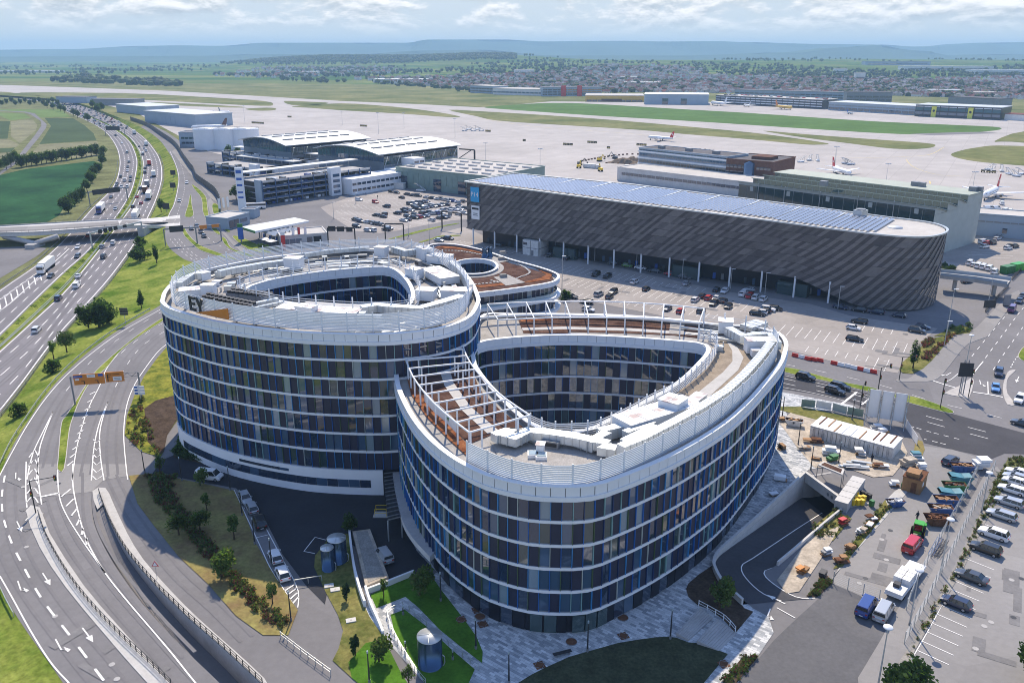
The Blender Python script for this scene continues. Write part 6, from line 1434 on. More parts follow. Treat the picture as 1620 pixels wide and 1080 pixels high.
def car_parts(kind,paint):
 L,Wd,zb,Hh,(xa,xb,xc,xd),zf,zr=CARS[kind];h=L/2;w=Wd/2
 body,win,wheel,lamp,tail=MB(),MB(),MB(),MB(),MB()
 st=[(-h,.80,.45,zr*.80),(-h+.12,.93,.30,zr*.97),(-h+.5,1.0,.26,zr),(xd+.1,1.0,.25,max(zb,zr)),(0,1.0,.25,zb),(xa,1.0,.25,zb-.01),(xa+.45,.99,.25,(zf+zb)/2-.01),(h-.45,.96,.25,zf-.06),(h-.12,.88,.28,zf*.84),(h,.70,.38,zf*.68)]
 rings=[]
 for x,k,z0,z1 in st:
  a=w*k;rings.append([Vector((x,-a*.93,z0)),Vector((x,-a,z0+.22)),Vector((x,-a,z1-.22)),Vector((x,-a*.93,z1-.03)),Vector((x,-a*.55,z1+.02)),Vector((x,a*.55,z1+.02)),Vector((x,a*.93,z1-.03)),Vector((x,a,z1-.22)),Vector((x,a,z0+.22)),Vector((x,a*.93,z0))])
 loft(body,rings,paint)
 wb,wt=w*.92,w*.74
 base=[Vector((xa,-wb,zb-.03)),Vector((xa,wb,zb-.03)),Vector((xd,wb,zb-.03)),Vector((xd,-wb,zb-.03))]
 tp_=[Vector((xb,-wt,Hh-.07)),Vector((xb,wt,Hh-.07)),Vector((xc,wt,Hh-.07)),Vector((xc,-wt,Hh-.07))]
 glass_m='car_glass'
 panelled=kind in('van','small_van')
 for i in range(4):
  a,c,d,e=base[i],base[(i+1)%4],tp_[(i+1)%4],tp_[i]
  if panelled and i in(1,3):
   f=.30;mid_b,mid_t=(a.lerp(c,f),e.lerp(d,f))if i==1 else(a.lerp(c,1-f),e.lerp(d,1-f))
   if i==1:win.quad(a,mid_b,mid_t,e,glass_m);body.quad(mid_b,c,d,mid_t,paint)
   else:body.quad(a,mid_b,mid_t,e,paint);win.quad(mid_b,c,d,mid_t,glass_m)
  elif panelled and i==2:body.quad(a,c,d,e,paint);win.quad(a.lerp(e,.3)+Vector((-.02,0,0)),c.lerp(d,.3)+Vector((-.02,0,0)),c.lerp(d,.85)+Vector((-.02,0,0)),a.lerp(e,.85)+Vector((-.02,0,0)),glass_m)
  else:win.quad(a,c,d,e,glass_m)
 rr=[tp_,[p+Vector((0,0,.045))for p in tp_],[Vector((p.x*.96+(xb+xc)/2*.04,p.y*.86,Hh))for p in tp_]]
 body.add([p for r in rr for p in r],[(j*4+i,j*4+(i+1)%4,j*4+4+(i+1)%4,j*4+4+i)for j in range(2)for i in range(4)]+[(8,9,10,11)],paint)
 for s in(-1,1):
  for f0_ in((0,0),(.42,.40),(.75,.74),(1,1)):
   p=Vector((xa+(xd-xa)*f0_[0],s*wb*1.01,zb-.02));q=Vector((xb+(xc-xb)*f0_[1],s*wt*1.02,Hh-.06));body.tube(p,q,.045,paint,4,cap=False,smooth=False)
  body.box((xa-.25,s*(w+.09),zb+.05),(.12,.2,.14),paint)
 for s in(-1,1):
  lamp.box((h-.14,s*w*.62,zf*.72),(.16,.36,.14),'headlamp');tail.box((-h+.06,s*w*.68,zr*.82),(.14,.30,.16),'tail_lamp')
 body.box((h-.05,0,.42),(.1,Wd*.55,.16),'black');body.box((-h+.02,0,.52),(.05,.5,.12),'sign_white')
 wheel.tube((0,-.11,0),(0,.11,0),.33,'tyre',12);wheel.tube((0,-.125,0),(0,.125,0),.21,'rim_metal',8)
 rad=.33 if kind not in('suv','van')else .37
 return body,win,wheel,lamp,tail,[(h-.86,-w+.09,rad),(h-.86,w-.09,rad),(-h+.86,-w+.09,rad),(-h+.86,w-.09,rad)]
def merge(dst,src,off=Vector((0,0,0))):
 o=len(dst.v);dst.v.extend(v+off for v in src.v)
 for f,m,s in zip(src.f,src.m,src.sm):dst.f.append(tuple(o+k for k in f));dst.m.append(dst.mi(src.mats[m]));dst.sm.append(s)
CARC={}
def car_mesh(kind,paint):
 if(kind,paint)not in CARC:
  body,win,wheel,lamp,tail,ws=car_parts(kind,paint);b=MB()
  for q in(body,win,lamp,tail):merge(b,q)
  for w_ in ws:merge(b,wheel,Vector(w_))
  CARC[(kind,paint)]=b.mesh('car')
 return CARC[(kind,paint)]
CARP={}
def detailed_car(kind,paint,label,p,rz,group=None,cat='car',name='parked_car'):
 t=thing(name,label,cat,p,rz,group)
 if(kind,paint)not in CARP:
  body,win,wheel,lamp,tail,ws=car_parts(kind,paint);CARP[(kind,paint)]=(body.mesh('body'),win.mesh('window'),wheel.mesh('wheel'),lamp.mesh('headlight'),tail.mesh('tail_light'),ws)
 bm_,wm_,wh_,lm_,tm_,ws=CARP[(kind,paint)]
 put('body',bm_,t);put('window',wm_,t);put('headlight',lm_,t);put('tail_light',tm_,t)
 for w_ in ws:put('wheel',wh_,t,w_)
 return t
def plain_car(kind,paint,label,p,rz,group,cat='car',name='car'):
 return tag(put(name,car_mesh(kind,paint),None,p,rz),label,cat,group)
PN={'car_black':'black','car_grey':'dark grey','car_silver':'silver','car_white':'white','car_blue':'blue','car_red':'red','car_sky':'light blue','car_green':'green','car_purple':'purple','car_navy':'navy'}
KN={'hatch':'hatchback','sedan':'saloon','estate':'estate car','suv':'off-roader','van':'van','small_van':'small van'}
CH=dict(b='car_black',g='car_grey',s='car_silver',w='car_white',l='car_blue',r='car_red',y='car_sky',n='car_navy',e='car_green',p='car_purple')
rc=random.Random(77)
def heading(a,c,z=0):
 d=G(*c,z)-G(*a,z);return math.atan2(d.y,d.x)
lanes_l=[between(alL,alR,f)for f in(0.17,.415,.645,.86)];lanes_r=[between(arL,arR,f)for f in(.17,.405,.64,.87)]
def on_lane(px,lanes,rev,z=ZL):
 p=G(*px,z+.09);best=None
 for ln in lanes:
  for i in range(len(ln)-1):
   d=(ln[i].xy-p.xy).length
   if best is None or d<best[0]:best=(d,ln[i],ln[i+1]-ln[i])
 d=best[2];a=math.atan2(d.y,d.x);return p,a+(math.pi if rev else 0)
def lorry(label,p,rz,cabm,boxm,group,semi=True,name='lorry',stripe=None,low=False):
 t=thing(name,label,'lorry',p,rz,group);Lb=13.2 if semi else 7.0;x0=(8.0 if semi else 4.3)
 b=MB();b.box((x0-1.15,0,1.9),(2.2,2.4,2.5),cabm);b.box((x0-1.35,0,3.35),(1.7,2.3,.5),cabm);b.box((x0-3.3,0,.85),(3.2,1.0,.3),'dark_metal');b.build('cab',t,(0,0,0))
 b=MB();b.box((x0-.03,0,2.5),(.1,2.1,.95),'car_glass');b.build('windscreen',t,(0,0,0));b=MB();b.box((x0-.8,0,2.5),(.9,2.44,.8),'car_glass');b.build('window',t,(0,0,0))
 b=MB();b.box((x0+.02,.85,1.0),(.08,.4,.2),'headlamp');b.box((x0+.02,-.85,1.0),(.08,.4,.2),'headlamp');b.build('headlight',t,(0,0,0))
 xb=x0-2.6-Lb/2;b=MB();b.box((xb,0,2.65),(Lb,2.5,2.75),boxm);b.box((xb,0,1.15),(Lb,2.4,.22),'dark_metal');b.box((xb,0,4.04),(Lb-.1,2.44,.04),'tarp');o=b.build('trailer',t,(0,0,0))
 if stripe:b=MB();b.box((xb-Lb*.3,-1.27,2.9),(2.4,.03,1.2),stripe);ob=b.build('lettering',None,origin=(0,0,0));ob.parent=o
 b=MB();b.tube((0,-1.22,0),(0,1.22,0),.5,'tyre',12);me_=b.mesh('wheel')
 for x in([x0-1.3,x0-4.4,xb-Lb/2+1.2,xb-Lb/2+2.5,xb-Lb/2+3.8]if semi else[x0-1.2,xb-Lb/2+1.6]):put('wheel',me_,t,(x,0,.5))
 return t
GM='vehicles on the motorway'
p,a=on_lane(k19((500,320))[0],lanes_l,True);lorry('white articulated lorry with a yellow mark heading for the chevrons',p,a,'car_white','tarp',GM,stripe='bin_yellow')
p,a=on_lane(k1((648,385))[0],lanes_l,True);lorry('white lorry with a blue cab just beyond the motorway bridge',p,a,'car_blue','tarp',GM)
for px,cab,bx,lb,semi in(((957,85),'car_red','sign_red','red lorry in the far bend of the motorway',False),((987,158),'car_white','tarp','white box lorry in the right lane before the bend',False),((945,222),'car_grey','grey_metal','grey lorry following the white trailer',False),((957,298),'car_white','tarp','big white trailer in the right lane beyond the bridge',True),((932,262),'car_red','rust','red lorry beside the big white trailer',False),((873,425),'car_white','tarp','white trailer emerging beneath the motorway bridge',True)):
 p,a=on_lane(k1(px)[0],lanes_r,False);lorry(lb,p,a,cab,bx,GM,semi)
for px,cab,bx,lb in(((1435,285),'car_grey','tarp','white box lorry near the far gantry'),((1562,408),'car_navy','tarp','pale lorry with a dark cab in the far bend')):
 p,a=on_lane(k23(px)[0],lanes_r,False);lorry(lb,p,a,cab,bx,GM,False)
MW=[(k19((543,395))[0],0,'sedan','g','dark car abreast of the white articulated lorry'),(k19((833,85))[0],0,'estate','w','white car leaving the bridge shadow on the far carriageway'),(k19((830,182))[0],0,'estate','g','dark estate behind the white car leaving the bridge shadow'),(k1((565,545))[0],0,'hatch','r','red car beneath the bridge edge'),(k19((838,395))[0],1,'sedan','w','white saloon ahead of the white van'),(k19((822,500))[0],1,'van','w','white van with a raised roof on the near carriageway'),(k19((625,635))[0],1,'suv','n','dark off-roader on the left lane of the near carriageway'),(k19((392,975))[0],1,'suv','w','white off-roader nearest the big roadside bush'),(k19((1108,190))[0],1,'small_van','g','grey van in the shadow of the sign gantry'),(k19((1093,80))[0],1,'estate','s','silver car in the shadow of the bridge'),(k19((1210,42))[0],1,'small_van','w','white van in the bridge shadow, right of the silver car')]
for px,side,kd,c,lb in MW:
 p,a=on_lane(px,lanes_r if side else lanes_l,not side);detailed_car(kd,CH[c],lb,p,a,GM,name='motorway_car')
far_l=k1((740,372),(712,297),(745,230),(778,233),(817,232),(750,210),(800,190),(835,192),(775,165),(837,168),(818,127),(820,102),(826,68),(815,8))+k23((1357,490),(1303,385),(1235,302),(1075,205),(1065,182),(1140,207),(1017,176),(1380,590))
far_r=k1((878,295),(905,335),(852,357),(900,241),(930,138),(932,108),(915,16))+k23((1485,425),(1540,445),(1560,470),(1525,510),(1550,655),(1548,705),(1250,220),(1225,192),(1210,200),(1305,228),(1170,155))
def mixc():return rc.choice('bbggsswwwnlr')
for lst,lanes,rev,side in((far_l,lanes_l,True,'oncoming'),(far_r,lanes_r,False,'departing')):
 for px in lst:
  c=mixc();kd=rc.choice(('hatch','sedan','estate','suv','van'));p,a=on_lane(px,lanes,rev)
  plain_car(kd,CH[c],f'{PN[CH[c]]} {KN[kd]} on the {side} carriageway beyond the bridge',p,a,GM)
for lanes,rev,side in((lanes_l,True,'oncoming'),(lanes_r,False,'departing')):
 for ln in lanes:
  L0=length(ln);d=L0*.36
  while d<L0*.62:
   d+=rc.uniform(16,75);i=int(d/L0*(len(ln)-1));
   if i>=len(ln)-2:break
   v=ln[i+1]-ln[i];c=mixc();kd=rc.choice(('hatch','sedan','suv','van'))
   q=ln[i]
   if q.y<900:continue
   plain_car(kd,CH[c],f'{PN[CH[c]]} {KN[kd]} in the dense far {side} traffic',q+Vector((0,0,.09)),math.atan2(v.y,v.x)+(math.pi if rev else 0),GM)
for px,d2,c,kd,lb in(((1198,205),(1196,240),'w','suv','white car alone on the road beside the noise barrier'),((1150,320),(1143,350),'s','sedan','silver car on the slip road before the bridge end'),((1228,500),(1238,515),'g','hatch','grey car waiting left of the orange sign'),((1262,482),(1275,497),'b','sedan','black car behind the grey car under the orange sign'),((1290,520),(1300,535),'b','suv','black off-roader waiting past the orange sign'),((1308,548),(1320,562),'b','hatch','foremost black car past the orange sign')):
 p=G(*k1(px)[0],Z1);detailed_car(kd,CH[c],lb,p,heading(k1(px)[0],k1(d2)[0]),'cars on the slip roads',name='road_car')
VA,UA=math.atan2(V.y,V.x),math.atan2(U.y,U.x)
GP='cars in the front car park'
FRONT=[(k3(q)[0],c,o)for q,c,o in[((35,630),'n','u'),((308,668),'b','u'),((355,640),'s','u'),((600,725),'g','v'),((690,712),'s','u'),((697,742),'b','v'),((763,728),'w','u'),((828,740),'s','u'),((950,768),'g','u'),((1030,782),'e','u'),((1103,795),'w','u'),((1180,812),'g','u'),((1265,828),'r','u'),((1350,848),'g','u'),((855,832),'b','v'),((918,842),'b','v'),((1070,874),'w','v'),((1135,912),'b','v'),((870,942),'s','v'),((950,930),'b','v'),((930,956),'g','v'),((1358,882),'s','v'),((1527,917),'b','v'),((1570,924),'w','v'),((1447,953),'b','v'),((1482,962),'r','v'),((1523,967),'w','v'),((1556,977),'b','v'),((1408,972),'w','v'),((1510,995),'b','v'),((1590,1010),'b','v'),((1253,1022),'n','v'),((1325,1037),'r','v'),((1440,1034),'g','v')]]
FRONT+=[(k4(q)[0],c,o)for q,c,o in[((20,819),'w','v'),((15,870),'b','v'),((42,902),'b','v'),((120,836),'w','n'),((152,845),'r','v'),((187,854),'w','v'),((227,862),'w','v'),((155,810),'s','u'),((195,940),'b','u'),((214,932),'w','u'),((232,925),'b','u'),((252,917),'w','u'),((270,909),'g','u'),((288,912),'b','u'),((740,982),'b','d'),((708,1016),'w','d'),((715,1077),'b','d'),((1078,1012),'n','d'),((1047,1031),'g','d'),((640,905),'n','d'),((738,920),'b','d'),((832,932),'n','d'),((952,950),'n','d')]]
FRONT+=[(k18(q)[0],c,'u')for q,c in[((1160,482),'g'),((1290,580),'w'),((1275,522),'g')]]
def where_front(px):
 x,y=px
 if y>500:return 'in the marked bays near the rounded end'
 if x>1200:return 'parked under the rounded end'if x>1300 else 'near the entrance kerb of the front car park'
 if 1100<x:return 'in the crowded rows behind the pergola'
 if y<412:return 'on the lane below the dark cladding'
 if x<1010:return 'in the open bays behind the low rounded building'
 return 'standing below the dark cladding'
for i,(px,c,o)in enumerate(FRONT):
 kd='van'if o=='n'else rc.choice(('hatch','sedan','estate','suv'));a={'u':UA+math.pi,'v':VA,'n':VA,'d':heading(k4((640,905))[0],k4((740,921))[0])}[o]+(math.pi if rc.random()<.4 else 0)+rc.uniform(-.04,.04)
 detailed_car(kd,CH[c],f'{PN[CH[c]]} {KN[kd]} {where_front(px[:2])}',G(*px,Z2+.02),a,GP)
GA='cars in the large airport car park'
AP=[((275,415),'r'),((65,385),'w'),((418,470),'b'),((612,355),'b'),((480,280),'b'),((548,292),'b'),((677,312),'b'),((750,325),'g'),((823,332),'b'),((927,352),'s'),((1005,362),'b'),((285,582),'b'),((392,565),'b'),((372,600),'b'),((557,558),'b'),((715,440),'b'),((770,432),'w'),((800,420),'g'),((830,413),'s'),((862,415),'g'),((897,408),'s'),((935,405),'n'),((645,505),'b'),((648,537),'b'),((738,520),'s'),((790,480),'b'),((815,498),'b'),((868,460),'g'),((880,492),'s'),((912,485),'s'),((935,470),'b'),((965,474),'s'),((995,457),'w'),((1030,467),'s'),((1062,460),'g'),((1100,457),'s'),((1140,447),'g'),((1185,445),'b'),((1070,375),'s'),((1105,372),'g'),((1140,380),'s'),((1185,387),'s'),((1220,400),'s'),((1270,402),'l'),((1330,417),'s'),((1388,405),'b'),((955,540),'b'),((1000,562),'s'),((1052,557),'l'),((1095,550),'s'),((1120,555),'w'),((870,555),'b'),((780,574),'b'),((685,592),'g'),((690,637),'b'),((638,650),'s'),((780,617),'b'),((828,606),'r'),((872,600),'n'),((925,590),'s'),((1130,520),'s'),((1180,512),'s'),((1230,527),'w'),((1240,498),'b'),((1300,512),'w'),((1345,490),'s'),((1372,507),'w'),((1410,490),'b'),((1350,465),'b'),((1340,567),'w'),((1410,557),'s'),((995,647),'s'),((1090,617),'b'),((1150,612),'g'),((1195,598),'s'),((15,640),'b'),((78,662),'n'),((165,672),'s'),((232,684),'b'),((268,692),'w'),((310,698),'g'),((357,707),'b'),((35,727),'b'),((180,777),'s'),((242,777),'w'),((415,767),'b'),((445,752),'s'),((255,242),'s'),((1090,905),'s'),((1185,880),'b')]
for i,(q,c)in enumerate(AP):
 kd=rc.choice(('hatch','sedan','estate','suv','suv'));px=k29(q)[0]
 wh='at the front edge'if q[1]>640 else('by the green glazed hall'if q[1]<420 and q[0]>600 else('standing alone on empty bays'if q[0]<620 else 'in the packed rows'))
 plain_car(kd,CH[c],f'{PN[CH[c]]} {KN[kd]} {wh} of the airport car park',G(*px,Z2+.02),UA+(math.pi if rc.random()<.5 else 0)+(0.0 if i%3 else -.3),GA)
GR='vehicles beside the hangar'
for q,c,kd in[((375,572),'w','hatch'),((400,557),'n','sedan'),((410,541),'s','sedan'),((430,547),'b','hatch'),((455,527),'b','sedan'),((480,507),'s','suv'),((510,497),'n','sedan'),((555,462),'r','estate'),((775,487),'w','estate'),((790,471),'s','hatch'),((660,515),'w','van'),((675,550),'w','suv'),((735,520),'b','suv'),((700,522),'r','hatch'),((855,562),'w','suv'),((905,547),'b','suv'),((870,545),'b','sedan'),((535,820),'b','sedan')]:
 plain_car(kd,CH[c],f'{PN[CH[c]]} {KN[kd]} '+('in the shade along the hangar end'if q[0]<520 else 'passing under the ramp bridge'if q[1]>800 else 'parked between hangar and link building'),G(*k22(q)[0],Z2+.02),heading(k22((400,560))[0],k22((500,540))[0])+rc.uniform(-.1,.1),GR)
for q,kd in[((560,680),'van'),((590,693),'hatch'),((625,703),'van'),((665,712),'van'),((710,722),'van'),((752,748),'small_van')]:
 plain_car(kd,'car_white',f'white {KN[kd]} in the row of white vans above the ramp bridge',G(*k22(q)[0],Z2+.02),heading(k22((650,720))[0],k22((700,690))[0]),'white vans above the ramp bridge','van')
for px,d2,kd,c,lb in((k28((540,625))[0],k28((500,680))[0],'van','p','purple van turning off at the right edge road'),(k28((622,528))[0],k28((585,580))[0],'sedan','n','navy car behind the purple van'),(k28((660,475))[0],k28((622,528))[0],'sedan','b','black car last in the queue behind the purple van'),(k20((1232,715))[0],k20((1222,780))[0],'suv','n','dark off-roader heading for the stop line with lit lamps'),(k20((1192,895))[0],k20((1190,960))[0],'sedan','y','light blue car stopped at the white stop line'),(k20((1485,1040))[0],k20((1450,1090))[0],'suv','w','white car on the side road at the right edge'),(k11((285,152))[0],k11((400,178))[0],'suv','b','black off-roader driving behind the two others on the dark road'),(k11((497,207))[0],k11((600,232))[0],'estate','b','black estate in the lane nearest the grass strip'),(k11((465,237))[0],k11((560,262))[0],'suv','b','black off-roader waiting nearest the white screens'),(k11((1610,435))[0],k11((1500,405))[0],'sedan','g','dark car entering from the right edge on the dark road'),(k11((1170,662))[0],k11((1230,625))[0],'estate','g','grey estate parked by the skips in the yard')):
 detailed_car(kd,CH[c],lb,G(*px,Z3+.02),heading(px,d2),'cars on the right hand roads',name='road_car')
dirn=heading(k24((650,820))[0],k24((355,688))[0])
for px,kd,c,lb in((k11((1585,738))[0],'sedan','w','white car at the top end of the right hand row'),(k11((1572,768))[0],'estate','s','silver estate second from the top of the right hand row'),(k11((1558,792))[0],'hatch','w','white hatchback third from the top of the right hand row'),(k11((1545,842))[0],'estate','w','white estate fourth from the top of the right hand row'),(k11((1525,918))[0],'estate','s','silver estate fifth from the top of the right hand row'),(k12((1497,197))[0],'estate','s','silver estate just above the gap in the right hand row'),(k12((1455,300))[0],'suv','w','white off-roader beside the black estate in the right hand row'),(k12((1412,380))[0],'suv','b','long black estate below the white off-roader'),(k12((1335,528))[0],'sedan','g','dark grey saloon with empty bays on both sides'),(k12((1255,668))[0],'hatch','n','black hatchback lowest in the right hand row')):
 detailed_car(kd,CH[c],lb,G(*px,Z2+.02),dirn,'cars in the right hand row')
d_=heading(k12((775,720))[0],k12((830,630))[0])
for q,kd,c,lb,a in(((1020,362),'van','r','red delivery van parked beside the green tractor',heading(k12((985,410))[0],k12((1060,320))[0])),((775,690),'van','l','blue van parked beside the silver van at the site gate',d_),((866,718),'van','s','silver van parked beside the blue van at the site gate',d_)):
 t=detailed_car(kd,CH[c],lb,G(*k12(q)[0],Z2+.02),a,'vans at the building site','van','van')
 if c=='r':
  for i,(x,z,w_)in enumerate(((-.5,1.45,2.2),(-.7,1.2,1.8),(-.4,.95,1.4))):
   b=MB();b.box((x,-.93,z),(w_,.03,.1),'sign_white');b.box((x,.93,z),(w_,.03,.1),'sign_white');b.build('lettering',t,(0,0,0))
for px,d2,kd,c,lb in((k15((570,190))[0],k15((480,185))[0],'van','w','white van parked against the white plinth'),(k15((465,252))[0],k15((560,262))[0],'van','w','white van half hidden behind the small dark tree'),(k15((650,365))[0],k15((690,440))[0],'hatch','s','silver car first in the line by the dry lawn'),(k15((683,415))[0],k15((640,330))[0],'hatch','s','silver hatchback second in the line by the dry lawn'),(k15((722,490))[0],k15((690,415))[0],'suv','b','black off-roader in the shade by the dry lawn'),(k15((805,668))[0],k15((770,590))[0],'hatch','w','white car just outside the building shadow'),(k15((843,757))[0],k15((805,668))[0],'hatch','w','white car lowest in the line by the dry lawn'),(k16((605,372))[0],k16((560,310))[0],'small_van','s','pale pickup standing behind the gravel planter')):
 detailed_car(kd,CH[c],lb,G(*px,Z2+.02),heading(px,d2),'cars in the yard')
p=G(*k27((345,165))[0]);t=thing('bus','white coach parked in front of the blue open car park','bus',p,.25)
b=MB();b.box((0,0,1.8),(11.5,2.5,2.7),'car_white');b.build('body',t,(0,0,0));b=MB();b.box((0.2,0,2.25),(11.0,2.56,.9),'car_glass');b.build('window',t,(0,0,0));b=MB();b.box((5.75,0,2.0),(.08,2.2,1.4),'car_glass');b.build('windscreen',t,(0,0,0))
b=MB();b.tube((0,-1.27,0),(0,1.27,0),.5,'tyre',10);me_=b.mesh('wheel');[put('wheel',me_,t,(x,0,.5))for x in(3.6,-3.4)]
def plane(label,px,nose_px,L,tailm,body='white_panel',name='aeroplane',z=0.1):
 p=G(*px,z);a=heading(px,nose_px);t=thing(name,label,'aeroplane',p,a,'aeroplanes on the airfield');r=L*.052;zc=r*1.9
 b=MB();b.lathe([(0.01,L*.5),(r*.55,L*.475),(r*.9,L*.44),(r,L*.39),(r,-L*.22),(r*.75,-L*.36),(r*.3,-L*.47),(.02,-L*.5)],body,14,(0,0,zc),'X');b.build('fuselage',t,(0,0,0))
 b=MB();b.box((L*.462,0,zc+r*.35),(L*.02,r*1.1,r*.3),'car_glass');b.build('windscreen',t,(0,0,0))
 b=MB();n=18
 for i in range(n):
  for s in(-1,1):b.box((L*(.36-.56*i/n),s*r*.97,zc+r*.25),(L*.009,.05,r*.2),'car_glass')
 b.build('window',t,(0,0,0),kind='stuff')
 for s in(-1,1):
  b=MB();vs=[]
  for y,x0,x1,z_ in((0,.12,-.10,-.5),(L*.48,-.13,-.19,.3)):
   for x,dz in((x0*L,0),(x1*L,0)):vs+=[Vector((x,s*y,zc+z_*r+.12)),Vector((x,s*y,zc+z_*r-.12))]
  b.add(vs,[(0,4,6,2),(1,3,7,5),(0,1,5,4),(2,6,7,3),(4,5,7,6)],body);b.build('wing',t,(0,0,0))
  b=MB();b.lathe([(r*.4,L*.05),(r*.5,0),(r*.45,-L*.04),(r*.25,-L*.07)],'grey_metal',10,(L*.08,s*L*.17,zc-r*.75),'X');b.build('engine',t,(0,0,0))
  b=MB();b.add([Vector((-L*.38,0,zc+r*.4)),Vector((-L*.47,0,zc+r*.4)),Vector((-L*.50,s*L*.17,zc+r*.7)),Vector((-L*.46,s*L*.17,zc+r*.7)),Vector((-L*.38,0,zc+r*.6)),Vector((-L*.47,0,zc+r*.6)),Vector((-L*.50,s*L*.17,zc+r*.8)),Vector((-L*.46,s*L*.17,zc+r*.8))],[(0,1,2,3),(7,6,5,4),(0,3,7,4),(2,1,5,6),(3,2,6,7)],body);b.build('tailplane',t,(0,0,0))
 b=MB();w_=.15;pts_=[(-L*.34,r*.8),(-L*.47,r*.6),(-L*.52,r*4.4),(-L*.46,r*4.4)]
 b.add([Vector((x,s*w_,zc+z_))for s in(-1,1)for x,z_ in pts_],[(0,1,2,3),(7,6,5,4),(0,4,5,1),(1,5,6,2),(2,6,7,3),(3,7,4,0)],tailm);fin_=b.build('fin',t,(0,0,0))
 if tailm=='sign_red':
  b=MB()
  for sx,sz in((.9,.3),(.3,.9)):b.box((-L*.455,0,zc+r*2.6),(sx*r*1.2,.4,sz*r*1.2),'sign_white')
  ob=b.build('emblem',None,origin=(0,0,0));ob.parent=fin_
 for x,y in((L*.4,0),(-L*.03,L*.07),(-L*.03,-L*.07)):
  b=MB();b.tube((x,y,.5),(x,y,zc),.15,'grey_metal',5);b.tube((x,y-.3,.5),(x,y+.3,.5),.5,'tyre',8);b.build('landing_gear',t,(0,0,0))
 return t
plane('small white airliner with a red tail on the open apron',f1((1515,668))[0],f1((1462,664))[0],27,'sign_red')
plane('white airliner with a dark red tail behind the fuel tanks',f0((995,618))[0],f0((930,620))[0],36,'brick_brown')
plane('small white jet on the far left apron',f0((995,553))[0],f0((955,549))[0],26,'white_panel');plane('small white jet parked beyond the other on the far left apron',f0((1065,538))[0],f0((1100,540))[0],22,'grey_metal')
plane('white airliner without markings before the grey blue hangar',f2((170,502))[0],f2((100,495))[0],42,'white_panel');plane('short white jet before the long parking deck',f2((305,507))[0],f2((280,503))[0],24,'white_panel')
plane('yellow and red cargo aeroplane before the long parking deck',f2((478,520))[0],f2((520,524))[0],38,'sign_orange','cargo_yellow');plane('small grey propeller plane before the far terminal',f2((792,542))[0],f2((810,545))[0],18,'sign_blue','facade_blue')
plane('white airliner with a red tail docked at the right edge',k4((1440,312))[0],k4((1395,335))[0],34,'sign_red');plane('airliner with a red tail tip behind the hangar roof',k4((640,190))[0],k4((700,210))[0],30,'sign_red')
def stairs(px,rz,lb):
 t=thing('boarding_stairs',lb,'boarding stairs',G(*px,.12),rz,'boarding stairs on the apron');b=MB();b.box((0,0,.7),(5.5,2.2,.7),'white_panel');b.build('chassis',t,(0,0,0))
 b=MB();b.tube((-3,-.8,1),(3.2,-.8,4.2),.12,'grey_metal',5);b.tube((-3,.8,1),(3.2,.8,4.2),.12,'grey_metal',5);b.box((3.8,0,4.2),(1.6,1.8,.2),'grey_metal')
 for i in range(9):b.box((-2.8+i*.72,0,1.1+i*.37),(.5,1.6,.1),'white_metal')
 b.build('stair',t,(0,0,0));b=MB();b.tube((2.4,-.8,0),(2.4,-.8,3.6),.1,'grey_metal',4);b.tube((2.4,.8,0),(2.4,.8,3.6),.1,'grey_metal',4);b.build('support',t,(0,0,0))
 b=MB();b.tube((0,-1.0,0),(0,1.0,0),.4,'tyre',8);me_=b.mesh('wheel');[put('wheel',me_,t,(x,0,.4))for x in(-1.8,1.8)]
for i,x in enumerate((585,605,628,648,665)):stairs(f1((x,622-(i%2)*6))[0],2.6+.1*i,'boarding stairs in the group on the open apron')
for i,(x,y)in enumerate(((560,770),(600,762),(640,765),(770,778),(785,780),(798,782))):stairs(f2((x,y))[0],.4+.5*i,'boarding stairs in the group behind the hangar')
for i,(x,y)in enumerate(((1430,165),(1450,175),(1500,175),(1540,190),(1580,200),(1610,190))):stairs(k4((x,y))[0],.4+.4*i,'boarding stairs in the group at the right edge')
stairs(k29((860,265))[0],2.6,'boarding stairs standing before the green glazed hall')
def cart(px,n,lb,m='paint_yellow'):
 t=thing('baggage_cart',lb,'baggage cart',G(*px,.12),UA,'baggage carts and tugs on the apron')
 for i in range(n):b=MB();b.box((i*3.2,0,.8),(2.6,1.6,.4),m);b.box((i*3.2,0,1.4),(2.4,1.4,.8),'dark_metal');b.build('wagon',t,(0,0,0))
 b=MB();b.tube((0,-.8,0),(0,.8,0),.4,'tyre',8);me_=b.mesh('wheel');[put('wheel',me_,t,(i*3.2+x,0,.4))for i in range(n)for x in(-.8,.8)]
for px,n,lb in((f1((690,625))[0],2,'yellow baggage carts beside the boarding stairs'),(f1((868,670))[0],1,'single cart alone on the open apron'),(f1((1060,688))[0],3,'row of three carts in the middle of the apron'),(f1((1175,678))[0],3,'row of three carts farther right on the apron'),(f1((1268,705))[0],1,'single cart between the rows of carts'),(f1((1408,690))[0],3,'row of carts nearest the red tailed airliner'),(f1((95,600))[0],3,'carts between two floodlight masts on the left apron'),(f0((1200,585))[0],6,'long row of ground vehicles beyond the fuel tanks'),(f0((1370,557))[0],2,'carts out on the far left apron'),(k4((1400,178))[0],3,'yellow carts at the right edge of the apron')):cart(px,n,lb)
for i,(x,y)in enumerate(((1430,375),(1470,375),(1520,388),(1545,392),(1500,350))):plain_car('van','car_white','white ground vehicle around the docked airliner',G(*k4((x,y))[0],.12),.3*i,'ground vehicles at the right edge','service_van')
